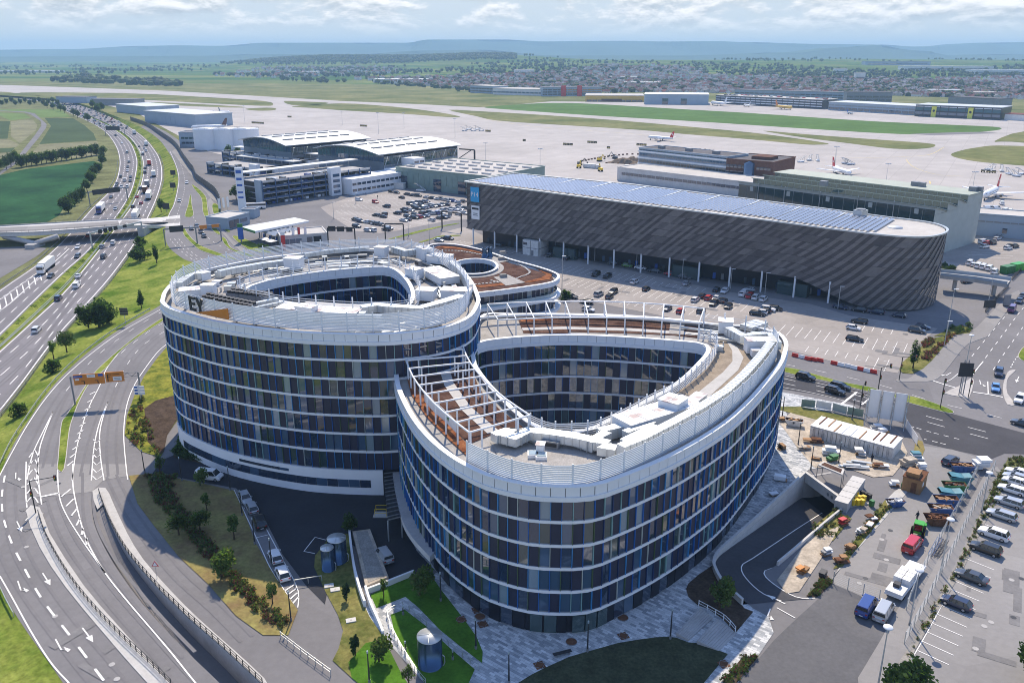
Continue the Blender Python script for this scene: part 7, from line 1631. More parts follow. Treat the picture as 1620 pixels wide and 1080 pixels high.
def crown(seed,rx,rz_,n,mats,zc,clump=9,leaf=.34,shape=None):
 """leaf-sized faces gathered in clumps through the crown, with gaps between the clumps"""
 r=random.Random(seed);b=MB();cs=[]
 while len(cs)<clump:
  x,y,z=(r.uniform(-1,1)for _ in range(3))
  if x*x+y*y+z*z<1 and x*x+y*y+z*z>.12:cs.append((x*rx*.72,y*rx*.72,zc+z*rz_*.74,r.uniform(.38,.62)))
 for i in range(n):
  cx,cy,cz,k=cs[r.randrange(len(cs))];d=Vector((r.gauss(0,1),r.gauss(0,1),r.gauss(0,1))).normalized()*(r.random()**.4)
  p=Vector((cx+d.x*k*rx,cy+d.y*k*rx,cz+d.z*k*rz_));s=leaf*r.uniform(.6,1.3)
  u=Vector((r.gauss(0,1),r.gauss(0,1),r.gauss(0,.7))).normalized();w=u.orthogonal().normalized()*s;u=u*s
  m=mats[min(len(mats)-1,int(r.random()**1.5*len(mats)))]
  b.add([p-u,p+w*.6,p+u,p-w*.6],[(0,1,2,3)],m)
 return b,cs
def tree_kind(seed,h,rx,n,mats,trunk=.35,leaf=.34,clump=10):
 zc=h*(1+trunk)/2*.98;rz_=h*(1-trunk)/2*1.05;b,cs=crown(seed,rx,rz_,n,mats,zc,clump,leaf);t=MB();r0=.03*h+.03
 t.tube((0,0,-.2),(0,0,h*trunk),r0,'bark',6,r0*.7);t.tube((0,0,h*trunk),(.1,0,h*.8),r0*.7,'bark',5,r0*.2)
 for c in cs[:6]:t.tube((0,0,h*trunk*.9),(c[0]*.8,c[1]*.8,c[2]),r0*.4,'bark',4,r0*.12)
 return b.mesh('crown'),t.mesh('trunk')
TK=dict(big=tree_kind(1,9,4.2,2600,('leaf_dark','leaf_mid','leaf_dark'),.15,.42,16),round=tree_kind(2,6,2.4,1300,('leaf_dark','leaf_mid'),.25,.32),light=tree_kind(3,6,2.3,1100,('leaf_mid','leaf_light','leaf_olive'),.25,.32),column=tree_kind(4,7,1.35,1000,('leaf_dark','leaf_mid'),.18,.28,9),young=tree_kind(5,4.5,1.0,420,('leaf_mid','leaf_light'),.3,.22,7),conifer=tree_kind(6,3.2,.55,380,('leaf_pine','leaf_dark'),.1,.2,7),bush=tree_kind(7,2.6,1.7,700,('leaf_dark','leaf_mid'),.02,.26,9),red=tree_kind(9,1.5,1.1,260,('leaf_red','leaf_mid','leaf_red'),.02,.22,6),shrub=tree_kind(8,1.6,1.1,260,('leaf_mid','leaf_olive','leaf_red'),.02,.22,6))
def tree(kd,px,label,s=1.0,z=0.0,name='tree',group=None,p=None):
 t=thing(name,label,'tree'if name=='tree'else 'bush',p if p is not None else G(*px,z),rnd.uniform(0,6),group);t.scale=(s*rnd.uniform(.92,1.08),s*rnd.uniform(.92,1.08),s);put('crown',TK[kd][0],t);put('trunk',TK[kd][1],t);return t
for q,kd,s,lb in(((440,390),'big',1.0,'biggest hedgerow tree at the near end of the green field'),((478,345),'big',.9,'second hedgerow tree from the motorway bridge'),((520,310),'big',.8,'third hedgerow tree from the motorway bridge'),((560,260),'round',1.3,'small hedgerow tree before the bend of the motorway'),((590,200),'big',.9,'dark hedgerow tree beside the middle of the green field'),((605,165),'round',1.3,'hedgerow tree above the middle of the green field'),((635,130),'big',.8,'hedgerow tree near the top corner of the green field'),((655,90),'round',1.4,'hedgerow tree at the top corner of the green field'),((655,55),'round',1.3,'hedgerow tree past the top corner of the green field'),((665,25),'round',1.3,'last hedgerow tree before the pale stubble field')):tree(kd,k1(q)[0],lb,s,ZL)
for i in range(16):tree(('round','big')[i%3==0],k23((235+i*53,640-i*8.5))[0],'dark tree in the hedge between the green and the stubble field',(1.5,1.1)[i%3==0],ZL,group='hedge across the fields')
for i,q in enumerate(((0,690),(70,662),(120,632),(165,600))):tree('round',k23(q)[0],('','second ','third ','last ')[i]+'roadside tree along the narrow field lane',1.6,ZL)
for i,q in enumerate(((505,8),(570,25),(650,45),(690,62),(790,98),(830,115),(940,155))):tree('round',k23(q)[0],'dark tree beside the far bend of the motorway',1.7,ZL,group='trees along the far motorway')
for i in range(14):tree('big',f0((10+i*22,500-(i%3)*7))[0],'dark tree in the belt at the far left field',1.0,ZL,group='tree belt at the far left')
for i,q in enumerate(((440,515),(470,535),(1040,60),(485,530))):tree('round',f0(q)[0]if i!=2 else k23(q)[0],'dark tree between motorway and far sheds',2.0,group='trees by the far sheds')
def zb(px):
 return -1.2
for q,kd,s,lb in(((905,615),'bush',1.8,'dark bush on the grass bank right below the bridge'),((870,690),'bush',1.9,'left half of the wide bush on the grass bank'),((915,680),'bush',1.7,'right half of the wide bush on the grass bank'),((1005,712),'column',1.0,'slim dark column tree standing alone on the grass bank'),((908,1005),'column',.85,'lone young tree on the grass bank left of the tall building')):tree(kd,k1(q)[0],lb,s,-.8 if kd=='column'else -1.2,'tree'if kd=='column'else 'bush')
tree('round',k1((1033,385))[0],'dark tree beside the sign post on the verge beyond the bridge',1.1,-.5)
for q,s,lb in(((945,930),.85,'left crown of the large tree group by the motorway edge'),((1060,930),1.0,'middle crown of the large tree group by the motorway edge'),((1170,900),.75,'right crown of the large tree group by the motorway edge')):tree('big',k19(q)[0],lb,s,-1.5)
for q,kd,s,lb in(((408,295),'light',1.0,'round tree below the large tree group on the bank'),((328,335),'young',1.1,'thin young tree between two bushes on the bank'),((325,420),'bush',1.3,'dark bush below the thin young tree'),((118,685),'bush',1.15,'lone dark ball shaped bush low on the bank')):tree(kd,k13(q)[0],lb,s,-1.2,'bush'if kd=='bush'else 'tree')
for q,kd,s,lb in(((305,545),'light',.78,'pale green shrub tree at the shadow edge, left of two'),((415,525),'light',.78,'pale green shrub tree at the shadow edge, right of two'),((592,570),'young',1.05,'lone bushy young tree on the dry lawn'),((525,770),'light',.9,'tall shrub in the middle of the planted strip'),((790,900),'young',.8,'small tree beside the white slabs at the strip end'),((210,240),'young',1.0,'young tree by the kerb lamp near the yard entrance'),((415,290),'light',.62,'small dark tree hiding the white van'),((450,420),'young',.8,'bare young tree standing in the shaded lawn')):tree(kd,k15(q)[0],lb,s)
for q,kd,s,lb in(((405,228),'round',.6,'dark round tree behind the twin steel tanks'),((805,585),'light',.85,'leafy tree on the shaded lawn by the round facade'),((602,590),'young',.7,'thin young tree in front of the gravel planter'),((390,612),'conifer',1.0,'small dark conifer on the lawn below the twin tanks'),((440,925),'conifer',1.1,'small dark conifer next to the tall lamp post'),((575,960),'light',.7,'yellow green young tree below the white retaining wall'),((745,1110),'young',.8,'young tree at the bottom edge by the railings')):tree(kd,k16(q)[0],lb,s)
tree('light',k17((1300,440))[0],'young tree in the shaded bed beside the ramp wall',.85);tree('column',k20((185,640))[0],'dense dark tree on the flower island at the junction',1.05)
tree('big',(1440,1125),'leafy tree crown at the bottom edge beside the car park',.78);tree('big',(1655,1085),'tree crown cut by the right edge at the bottom',.8);tree('bush',k18((1115,500))[0],'green bush behind the pergola near the low rounded building',1.3,name='bush')
for q,lb in(((230,240),'dark tree left of the orange banner by the open car park'),((285,248),'large dark tree behind the low open car park'),((408,265),'dark tree behind the strip roof of the open car park'),((495,280),'dark tree right of the middle of the strip roof'),((558,288),'dark tree before the white annex of the terminal'),((340,525),'dark tree beside the white advertising pylon'),((272,500),'dark tree left of the white advertising pylon')):tree('round',k2(q)[0],lb,1.3)
def beds(name,polys,n,kinds,smin,smax,seed,label):
 r=random.Random(seed);b=MB();src={k_:[([TK[k_][0].vertices[i].co for i in p.vertices],TK[k_][0].materials[p.material_index])for p in list(TK[k_][0].polygons)[::3]]for k_ in kinds}
 for poly in polys:
  pw=GS(poly);xs=[p.x for p in pw];ys_=[p.y for p in pw];k_=0;tries=0
  while k_<n and tries<n*30:
   tries+=1;x,y=r.uniform(min(xs),max(xs)),r.uniform(min(ys_),max(ys_))
   if not inside((x,y),pw):continue
   k_+=1;s=r.uniform(smin,smax);a=r.uniform(0,6.28);ca,sa=math.cos(a),math.sin(a)
   for vs,m in src[kinds[r.randrange(len(kinds))]]:b.add([Vector((x+(v.x*ca-v.y*sa)*s,y+(v.x*sa+v.y*ca)*s,.1+v.z*s))for v in vs],[(0,1,2,3)],m)
 return tag(b.build(name,kind='stuff'),label,'shrubs')
STRIP=k15((130,235),(300,245),(270,330),(370,470),(470,590),(560,690),(640,790),(760,900),(870,1000),(840,1030),(690,930),(560,800),(430,660),(320,510),(190,380))
beds('shrubbery',[STRIP],330,('shrub','shrub','shrub','red'),.4,.8,1,'planted strip of low red and green shrubs along the dry lawn')
beds('shrubbery',[k13((800,640),(870,560),(890,700),(940,820),(990,930),(860,900),(770,810))],70,('shrub','shrub','red'),.4,.8,2,'shrubs along the verge near the yard entrance')
beds('shrubbery',[k15((275,140),(330,20),(480,120),(540,175),(420,172))],70,('bush',),.35,.6,3,'dark low shrubs along the white plinth')
beds('shrubbery',[k12((455,615),(540,540),(600,540),(560,580),(515,620)),k12((10,1070),(120,935),(195,945),(90,1075),(40,1120)),k12((600,470),(880,100),(900,150),(650,460)),k12((500,240),(600,160),(700,200),(600,320),(500,300))],30,('shrub',),.35,.7,4,'small shrubs in the beds beside the garage ramp')
RED=[k20((300,520),(470,380),(540,330),(640,225),(690,235),(560,360),(440,510),(330,570)),k20((280,380),(400,280),(430,320),(310,395))]
mR=TK['shrub'];beds('shrubbery',RED,40,('red',),.6,.9,5,'crimson flower hedge on the junction island');beds('shrubbery',[k20((440,245),(690,130),(860,120),(900,165),(880,205),(690,225)),k22((345,690),(400,690),(450,725),(345,720))],26,('shrub','bush'),.4,.7,6,'low shrubs beside the railings near the rounded car park end')
beds('weeds',[k12((960,1060),(1045,890),(1285,470),(1400,240),(1540,-60),(1500,-50),(1380,200),(1270,430),(1040,840)),k11((1520,640),(1620,640),(1600,740),(1450,880),(1350,1000),(1420,830))],130,('shrub',),.25,.6,7,'dry weeds along the fence of the right hand car park')
beds('hedge',[[(x,y)for x,y in zip([int(a_[0])for a_ in[]],[])]]if False else[k27((400,660),(420,640),(560,690),(670,695),(660,715),(560,712))],40,('bush',),.5,.6,8,'clipped hedge round the shop terrace')
i_=len(alR)//2;b=MB()
r_=random.Random(9);bs_=[([TK['bush'][0].vertices[i].co for i in p.vertices],TK['bush'][0].materials[p.material_index])for p in list(TK['bush'][0].polygons)[::14]]
for i in range(2,92):
 for j in range(3):
  p=alR[i].lerp(arL[i],r_.uniform(.25,.6))+(alR[i+1]-alR[i])*r_.random();s=r_.uniform(.4,.75)
  for vs,m in bs_:b.add([p+v*s for v in vs],[(0,1,2,3)],m)
tag(b.build('hedge',kind='stuff'),'low green hedge along the middle of the motorway','hedge')
def rail(label,pts,h=.75,step=4.0,m='galvanised',name='guard_rail',bars=((.6,.3),),cat='guard rail',th=.08):
 t=thing(name,label,cat,pts[0]);b=MB()
 for z,hh in bars:b.wallstrip(pts,lambda i:pts[i].z+z-hh/2,lambda i:pts[i].z+z+hh/2,th,m)
 b.build('rail',t);q=MB();q.box((0,0,h/2),(.1,.1,h),m);me_=q.mesh('post');ps=resample(pts,step=step)
 if len(ps)<=300:[put('post',me_,t,p-t.location)for p in ps]
 return t
def off_line(pts,d):
 o=[]
 for i in range(len(pts)):
  a,c=pts[max(i-1,0)],pts[min(i+1,len(pts)-1)];e=(c-a).normalized();o.append(pts[i]+Vector((e.y,-e.x,0))*d)
 return o
med=[alR[i].lerp(arL[i],.78)for i in range(0,100)]
rail('pale steel guard rail along the middle of the motorway',med,.8);rail('second pale guard rail in the middle of the motorway, right of the first',[alR[i].lerp(arL[i],.9)for i in range(0,100)],.8)
rail('dark guard rail along the outer edge of the far carriageway',off_line(al_l,-1.2)[:60],.8,m='grey_metal');rail('guard rail along the near carriageway beside the grass bank',off_line(ar_r,.9)[8:70],.8,m='grey_metal')
hl=[p for p in high_line];a_,c_=near_i(hl,G(5,738)),near_i(hl,G(255,482));rail('green tinged guard rail at the top of the grass bank beside the curved road',off_line(hl[a_:c_],-.6),.8,m='hangar_roof');rail('short guard rail by the grass at the lower left corner',GS(k14((0,605),(30,670),(70,745)),.0),.8)
nb_=smooth(GS(f0((620,570),(700,600),(760,640),(830,690),(870,750),(905,800))+k1((1240,130),(1262,180),(1330,232),(1380,272),(1412,330),(1416,400)),0),4)
t=thing('noise_barrier','dark curving noise barrier between the slip road and the airport grounds','barrier',nb_[0]);b=MB();b.wallstrip(nb_,0,4.0,.25,'dark_metal');b.build('panel',t)
for p in resample(nb_,step=6):b=MB();b.box((p.x,p.y,2.1),(.35,.35,4.4),'grey_metal');b.build('post',t)
def railing(label,pts,step=1.6):return rail(label,pts,1.05,step,'dark_metal','railing',((1.02,.08),(.55,.05),(.2,.05)),'railing',.06)
rl=smooth(GS(k14((195,235),(235,350),(330,520),(450,680),(600,840),(760,990),(860,1090)),.13),4)
railing('black railing on the pale strip between the two lower left lanes',rl);
dl=[Vector((p.x,p.y,.13))for p in dip_line];railing('black railing on top of the retaining wall beside the dipping lane',dl)
t=thing('retaining_wall','concrete retaining wall under the railing of the dipping lane','wall',dl[0]);b=MB();n_=len(dip_line);b.wallstrip([p for p in off_line(list(dip_line),-.22)],lambda i:-4.4*(i/n_)**1.1-.3,.16,.38,'concrete');b.build('wall',t)
w_=[p for p in ramp_wall_out];t=thing('ramp_wall','long pale concrete wall on the plaza side of the garage ramp with a yellow arrow at its tip','wall',w_[0]);b=MB();n_=len(w_);b.wallstrip(off_line(w_,-.18),lambda i:-.1-4.5*max(0,(i/n_-.22)/.78),1.05,.34,'concrete_pale');b.build('wall',t);b=MB();b.wallstrip(off_line(w_,-.18),1.05,1.12,.46,'concrete_pale');b.build('coping',t)
p0_,p1_=w_[0],w_[4];d=(p1_-p0_).normalized();nn_=Vector((d.y,-d.x,0));b=MB();o=p0_+d*.5+nn_*.24;z_=lambda h:Vector((0,0,h-o.z));b.add([o+z_(.55),o+d*.7+z_(.25),o+d*.7+z_(.45),o+d*2.2+z_(.45),o+d*2.2+z_(.65),o+d*.7+z_(.65),o+d*.7+z_(.85)],[(0,1,2,3,4,5,6),(6,5,4,3,2,1,0)],'bin_yellow');b.build('arrow',t)
wi=list(ramp_wall_in);t=thing('ramp_wall','pale concrete wall on the building site side of the garage ramp','wall',wi[0]);b=MB();b.wallstrip(off_line(wi,.18),lambda i:-1.8-2.8*i/len(wi),.75,.34,'concrete_pale');b.build('wall',t)
ra,rb_=ramp_pts[-1];d=rb_-ra;d.z=0;c=(ra+rb_)/2;rz=math.atan2(d.y,d.x);t=thing('garage_portal','concrete portal of the underground garage with three round marks','garage entrance',(c.x,c.y,0),rz)
b=MB();b.box((0,.3,.1),(d.length+1,.6,1.9),'concrete_pale');b.build('lintel',t,(0,0,0));b=MB();b.box((-d.length/2-.1,3,-2.2),(.5,6,4.6),'concrete');b.box((d.length/2+.1,3,-2.2),(.5,6,4.6),'concrete');b.box((0,12,-2.2),(d.length,.3,4.4),'dark_metal');b.build('wall',t,(0,0,0),kind='stuff')
for i in(1,2,3):b=MB();b.tube((i*1.1,-.02,.1),(i*1.1,-.06,.1),.33,'grey_metal',12);b.build('emblem',t,(0,0,0))
t=thing('bridge','road bridge over the motorway on a V shaped concrete pier','bridge',G(60,365,0));zt_=lambda x:2.6*(1-sstep(215,262,x))+.05
up_=[G(x,y,zt_(x))for x,y in((-160,363),(0,358),(60,354.5),(130,350.5),(190,347.5),(230,346),(262,343),(285,340))];dn_=[G(x,y,zt_(x))for x,y in((-160,371),(0,369.5),(60,368),(130,363),(190,358),(222,356),(254,357),(285,359))];n_=40;A_,C_=resample(up_,n=n_),resample(dn_,n=n_)
b=MB();b.add([p for a,c in zip(A_,C_)for p in(a,c,c-Vector((0,0,1.3)),a-Vector((0,0,1.3)))],[q for i in range(n_)for q in((4*i,4*i+1,4*i+5,4*i+4),(4*i+1,4*i+2,4*i+6,4*i+5),(4*i+2,4*i+3,4*i+7,4*i+6),(4*i+3,4*i,4*i+4,4*i+7))],'concrete_pale');b.build('deck',t)
b=MB();b.ribbon([a.lerp(c,.5)for a,c in zip(A_,C_)],(A_[10]-C_[10]).length*.72,.03,'asphalt_light');b.build('roadway',t)
for L_ in(A_,C_):b=MB();pp=L_[:33];b.wallstrip(pp,lambda i:pp[i].z,lambda i:pp[i].z+.45,.3,'concrete');[b.wallstrip(pp,lambda i,z=z:pp[i].z+z,lambda i,z=z:pp[i].z+z+.08,.06,'dark_metal')for z in(.8,1.15)];[b.tube(p,p+Vector((0,0,1.2)),.05,'dark_metal',4)for p in resample(pp,step=3)];b.build('railing',t,kind='stuff')
pb_=G(*k1((228,610))[0],ZL);b=MB();b.box((pb_.x,pb_.y,ZL+.9),(4,9,1.9),'concrete');b.build('pier_base',t)
for x in(-15,9):b=MB();b.tube((pb_.x,pb_.y,ZL+1.5),(pb_.x+x,pb_.y+3,1.0),1.2,'concrete',4);b.build('pier',t)
ab=C_[33];b=MB();b.box((ab.x,ab.y+6,-.8),(3,14,4),'concrete');b.build('abutment',t)
def gantry(label,a,c,h,boards,z=0.0,r=.22,m='grey_metal',lattice=False,cat='sign gantry'):
 A,C=G(*a,z),G(*c,z);d=C-A;L=d.length;t=thing('sign_gantry',label,cat,A,math.atan2(d.y,d.x))
 for x in(0,L):b=MB();b.box((x,0,h/2),(r*2,r*2,h),m);b.build('post',t,(0,0,0))
 b=MB()
 if lattice:
  for z_ in(h,h-.9):b.tube((0,0,z_),(L,0,z_),.07,m,4)
  for i in range(int(L)):b.tube((i,0,h-.9*(i%2)),(i+1,0,h-.9*((i+1)%2)),.05,m,4)
 else:b.box((L/2,0,h),(L,r*2,.6),m)
 b.build('beam',t,(0,0,0))
 for x0,x1,z0,z1,bm in boards:b=MB();b.box(((x0+x1)/2*L,-.32,(z0+z1)/2),((x1-x0)*L,.16,z1-z0),bm);b.build('sign_board',t,(0,0,0))
 return t,L
gantry('gantry with one long dark board over the far carriageway beyond the bridge',k1((578,345))[0],k1((820,312))[0],7.2,((.1,.82,5.4,8.2,'dark_metal'),),ZL)
gantry('gantry with four black lane signals just before the bridge',k19((990,100))[0],k1((918,548))[0],7.0,tuple((.14+i*.1,.21+i*.1,6,7.8,'black')for i in range(4))+((.62,.69,6.2,7.5,'black'),),ZL,m='galvanised')
gantry('gantry with a dark board over the far bend of the motorway',k23((1130,300))[0],k23((1335,300))[0],7.5,((.06,.78,5.2,9,'dark_metal'),),ZL)
gantry('gantry with a large dark board over the slip lanes right of the bridge',k1((1062,603))[0],k1((1265,590))[0],7.0,((.18,.62,5.6,8.2,'dark_metal'),));gantry('gantry with two orange direction boards beyond the slip lanes',k1((1265,590))[0],k1((1420,570))[0],7.0,((.15,.45,6,7.6,'sign_orange'),(.65,.95,6,7.4,'sign_orange')))
for q,lb in(((1112,170),'upper dark sign board on the dry verge beside the motorway'),((1112,255),'lower dark sign board on the dry verge beside the motorway'),((1070,395),'dark sign board on a post near the verge tree')):
 p=G(*k1(q)[0]);t=thing('road_sign',lb,'road sign',p);b=MB();b.box((0,0,3.6),(3.2,.2,3.0),'dark_metal');b.build('sign_board',t,(0,0,0));b=MB();b.box((0,.2,2),(.2,.2,4),'grey_metal');b.build('post',t,(0,0,0))
t,L=gantry('lattice gantry with two orange direction boards over the curved road',k13((460,620))[0],k13((868,590))[0],7.0,((.05,.50,5.0,7.5,'sign_orange'),(.52,.79,5.2,7.6,'sign_orange')),0,.15,lattice=True)
for x,z,w,h,m in((.12,7.0,.13,.5,'sign_blue'),(.1,6.3,.06,.4,'sign_white'),(.31,7.0,.12,.7,'sign_white'),(.45,7.1,.07,.6,'sign_blue'),(.69,5.95,.13,1.0,'sign_white'),(.2,5.5,.012,.7,'black'),(.4,5.5,.012,.7,'black'),(.55,6.2,.012,1.6,'black'),(.18,5.85,.05,.12,'black'),(.38,5.85,.05,.12,'black'),(.58,7.0,.06,.12,'black'),(.56,6.4,.04,.12,'black'),(.68,7.0,.1,.1,'black'),(.69,6.15,.09,.1,'grey_metal'),(.69,5.8,.09,.1,'grey_metal'),(.31,7.05,.09,.12,'grey_metal'),(.12,7.05,.1,.1,'sign_white')):b=MB();b.box((x*L,-.42 if m in('sign_blue','sign_white')else -.45,z),(w*L,.04,h),m);b.build('lettering',t,(0,0,0))
for q,lb in(((862,600),'blue and white direction sign beside the lattice gantry'),((768,130),'dark backed sign cluster beside the curved road')):
 p=G(*k13(q)[0]);t=thing('road_sign',lb,'road sign',p);s_=q[0]>800
 for i in range(3):b=MB();b.box((0,-.1,2.2+i*.75+(1.2 if not s_ else 0)),(2.4,.12,.68),'sign_white'if s_ else 'dark_metal');b.build('sign_board',t,(0,0,0));b=MB();b.box((-.7,-.17,2.2+i*.75+(1.2 if not s_ else 0)),(.7,.02,.4),'sign_blue'if s_ else 'black');b.build('lettering',t,(0,0,0))
 b=MB();b.tube((0,0,0),(0,0,5),.09,'galvanised',5);b.build('post',t,(0,0,0))
gantry('black portal with three pairs of signs at the boulevard behind the shop',k27((1295,640))[0],k27((1640,640))[0],7.5,((.03,.3,6.3,8.4,'black'),(.36,.62,6.1,8.2,'black'),(.7,.93,6,8,'black')),m='black');gantry('black portal without signs over the boulevard behind the roof plant',k29((405,905))[0],k29((640,905))[0],7.5,(),m='black');gantry('black portal over the boulevard beside the dark car park',k29((1130,740))[0],k29((1378,775))[0],8,((.35,.55,6.5,8.3,'grey_metal'),),m='black')
def hgt(base,top):
 g=G(*base);lo_,hi_=0.0,60.0
 best=min((abs(G(*top,z).xy.length-g.xy.length),z)for z in[i*.25 for i in range(4,200)]);return best[1]
for q,q2,lb in(((1240,985),(815,600),'dark sign panel facing away on twin posts at the junction'),):
 A=G(*k20((745,970))[0]);t=thing('road_sign',lb,'road sign',A,-.15)
 for x in(0,.9):b=MB();b.tube((x,0,0),(x,0,9),.12,'grey_metal',6);b.build('post',t,(0,0,0))
 b=MB();b.box((.5,-.2,6.6),(3.0,.15,3.4),'dark_metal');b.build('sign_board',t,(0,0,0))
A=G(*k28((262,660))[0]);t=thing('road_sign','dark rectangular sign on a post above the ramp railing','road sign',A);b=MB();b.box((.8,0,3.4),(3.6,.2,2.4),'dark_metal');b.build('sign_board',t,(0,0,0));b=MB();b.tube((.8,.1,0),(.8,.1,3),.1,'grey_metal',5);b.build('post',t,(0,0,0))
A=G(*k28((480,575))[0]);t=thing('advert_pillar','grey upright advertising panel on the pavement beside the purple van','advert panel',A);b=MB();b.box((0,0,2.2),(2.0,.4,3.6),'grey_metal');b.build('panel',t,(0,0,0));b=MB();b.box((0,0,.2),(1.6,.5,.4),'dark_metal');b.build('foot',t,(0,0,0))
def signal(label,base,h,arm,rz):
 t=thing('traffic_light',label,'traffic light',G(*base,.1),rz);b=MB();b.tube((0,0,0),(0,0,h),.11,'dark_metal',6);b.build('post',t,(0,0,0))
 if arm:b=MB();b.tube((0,0,h),(arm,0,h+.4),.07,'dark_metal',5);b.build('arm',t,(0,0,0))
 for x,z in((0,h*.62),(arm,h+.3)):
  b=MB();b.box((x,-.2,z),(.38,.3,1.05),'black');o=b.build('signal_head',t,(0,0,0));
  for k,m in enumerate(('sign_red','bin_yellow','bin_green')):b=MB();b.tube((x,-.35,z+.32-.32*k),(x,-.40,z+.32-.32*k),.11,m,8);ob=b.build('lamp',None,origin=(0,0,0));ob.parent=o
signal('tall traffic light mast with a long arm at the lower left lanes',k14((180,225))[0],6.2,4.2,.2);signal('traffic light with an arm over the dark road by the grass strip',k11((728,228))[0],6,2.5,.3);signal('leaning dark traffic mast on the grass island of the junction',k11((1108,330))[0],6.5,0,0);signal('traffic light at the flower island by the car park exit',k20((18,780))[0],6,3.0,-.2);signal('traffic light beside the white screens',k11((618,335))[0],5.5,1.5,1.0);signal('traffic light on the island with the twin sign posts',k20((860,1000))[0],6.5,0,0)
def lamp(label,base,h,head='disc',group='street lamps',name='street_lamp'):
 t=thing(name,label,'street lamp',G(*base,.1),0,group);b=MB();b.tube((0,0,0),(0,0,h),.11+h*.003,'galvanised'if head!='post'else 'dark_metal',6,.07);b.tube((0,0,0),(0,0,.5),.17,'grey_metal',6);b.build('pole',t,(0,0,0))
 b=MB()
 if head=='disc':b.lathe([(0,h+.22),(.55,h+.12),(.6,h),(.2,h-.12),(0,h-.12)],'white_panel',14)
 elif head=='post':b.tube((0,0,h),(0,0,h+.35),.12,'glass_pale',6)
 elif head=='mast':
  b.box((0,0,h),(3.4,.5,.5),'grey_metal')
  for x in(-1.4,-.5,.5,1.4):b.box((x,-.3,h),(.6,.4,.5),'headlamp')
 else:b.box((.5,0,h),(1.3,.3,.14),'white_panel')
 b.build('lamp_head',t,(0,0,0),**({'kind':'stuff'}if head=='mast'else{}));return t
ORD=('first','second','third','fourth','fifth','sixth','seventh','eighth','ninth','tenth','eleventh','twelfth','thirteenth','fourteenth','fifteenth','sixteenth')
for i,(bs_,tp_)in enumerate(((k12((1172,495))[0],k12((1225,210))[0]),((1384,1112),k12((895,782))[0]),(k12((1008,770))[0],k12((1068,476))[0]),(k12((1392,170))[0],k12((1440,-40))[0]),(k20((770,945))[0],k20((900,238))[0]))):lamp(('disc headed lamp by the fence beside the red van','disc headed lamp at the bottom edge by the site gate','disc headed lamp beside the loaded trailer','disc headed lamp beside the skips','disc headed lamp at the junction behind the twin sign posts')[i],bs_,hgt(bs_,tp_))
for i,(bs_,tp_)in enumerate(((k3((665,935))[0],k3((668,722))[0]),(k3((848,752))[0],k3((850,652))[0]),(k3((628,712))[0],k3((628,612))[0]),(k3((1080,790))[0],k3((1084,695))[0]),(k3((1335,852))[0],k3((1341,742))[0]),(k3((1604,910))[0],k3((1613,795))[0]),(k4((235,835))[0],k4((246,715))[0]),(k4((625,910))[0],k4((642,785))[0]),(k29((700,840))[0],k29((702,660))[0]),(k29((968,938))[0],k29((965,650))[0]),(k29((25,420))[0],k29((24,285))[0]),(k2((840,612))[0],k2((838,515))[0]))):lamp(ORD[i]+' thin lamp post of the front car parks, counting from the pergola side',bs_,hgt(bs_,tp_),'flat')
for i,(bs_,tp_)in enumerate(((f1((5,592))[0],f1((5,528))[0]),(f1((177,635))[0],f1((177,535))[0]),(f1((298,608))[0],f1((298,535))[0]),(f1((540,650))[0],f1((537,565))[0]),(f1((685,772))[0],f1((687,680))[0]),(f1((943,805))[0],f1((946,706))[0]),(f2((722,790))[0],f2((728,695))[0]),(k4((606,148))[0],k4((616,40))[0]),(k4((884,218))[0],k4((895,133))[0]),(k4((1328,362))[0],k4((1360,177))[0]),(f0((1163,590))[0],f0((1162,500))[0]))):lamp(ORD[i]+' tall floodlight mast from the left along the apron',bs_,min(32,hgt(bs_,tp_)),'mast','floodlight masts on the apron','floodlight_mast')
for i,(bs_,tp_)in enumerate(((k20((565,370))[0],k20((612,60))[0]),(k28((290,550))[0],k28((352,215))[0]),(k12((1040,842))[0]if False else k4((1205,1050))[0],k4((1240,800))[0]))):lamp(('slender tall mast rising from the flower island','slender tall mast beside the ramp bridge','slender tall mast at the car park corner')[i],bs_,hgt(bs_,tp_),'flat')
PB=k15((320,262),(570,312),(128,222),(890,283),(632,442),(697,590),(785,700),(885,985))+k16((927,612),(1127,885),(520,1078),(712,690),(725,895),(995,945))+k17((102,640),(265,812),(652,655),(1060,592))+k25((1065,540),(1203,770),(1310,985),(1545,945))+k11((145,385),(570,400))
PL=('by the shaded shrubs in the yard','beside the marked bay of the yard','at the yard entrance kerb','at the plinth steps in the yard','at the top of the car line','in the middle of the car line','by the white car out of the shade','at the lower tip of the dry lawn','between lawn and round facade','on the plaza beside the inner lawn','on the lawn left of the single tank','inside the upper end of the inner lawn','beside the left path of the inner lawn','right of the single tank','left of the red plaza squares','at the bottom edge of the plaza','at the edge of the dark lawn below the entrance','at the head of the plaza steps','at the far end of the plaza by the coloured facade','between facade and site containers','left of the bicycle shelter','right of the bicycle shelter','beside the weeds behind the coloured facade','behind the site containers')
for i,q in enumerate(PB):lamp('slim dark lamp post '+PL[i],q,1.2 if i in(11,12,13)else 4.6,'post','slim dark lamp posts','lamp_post')
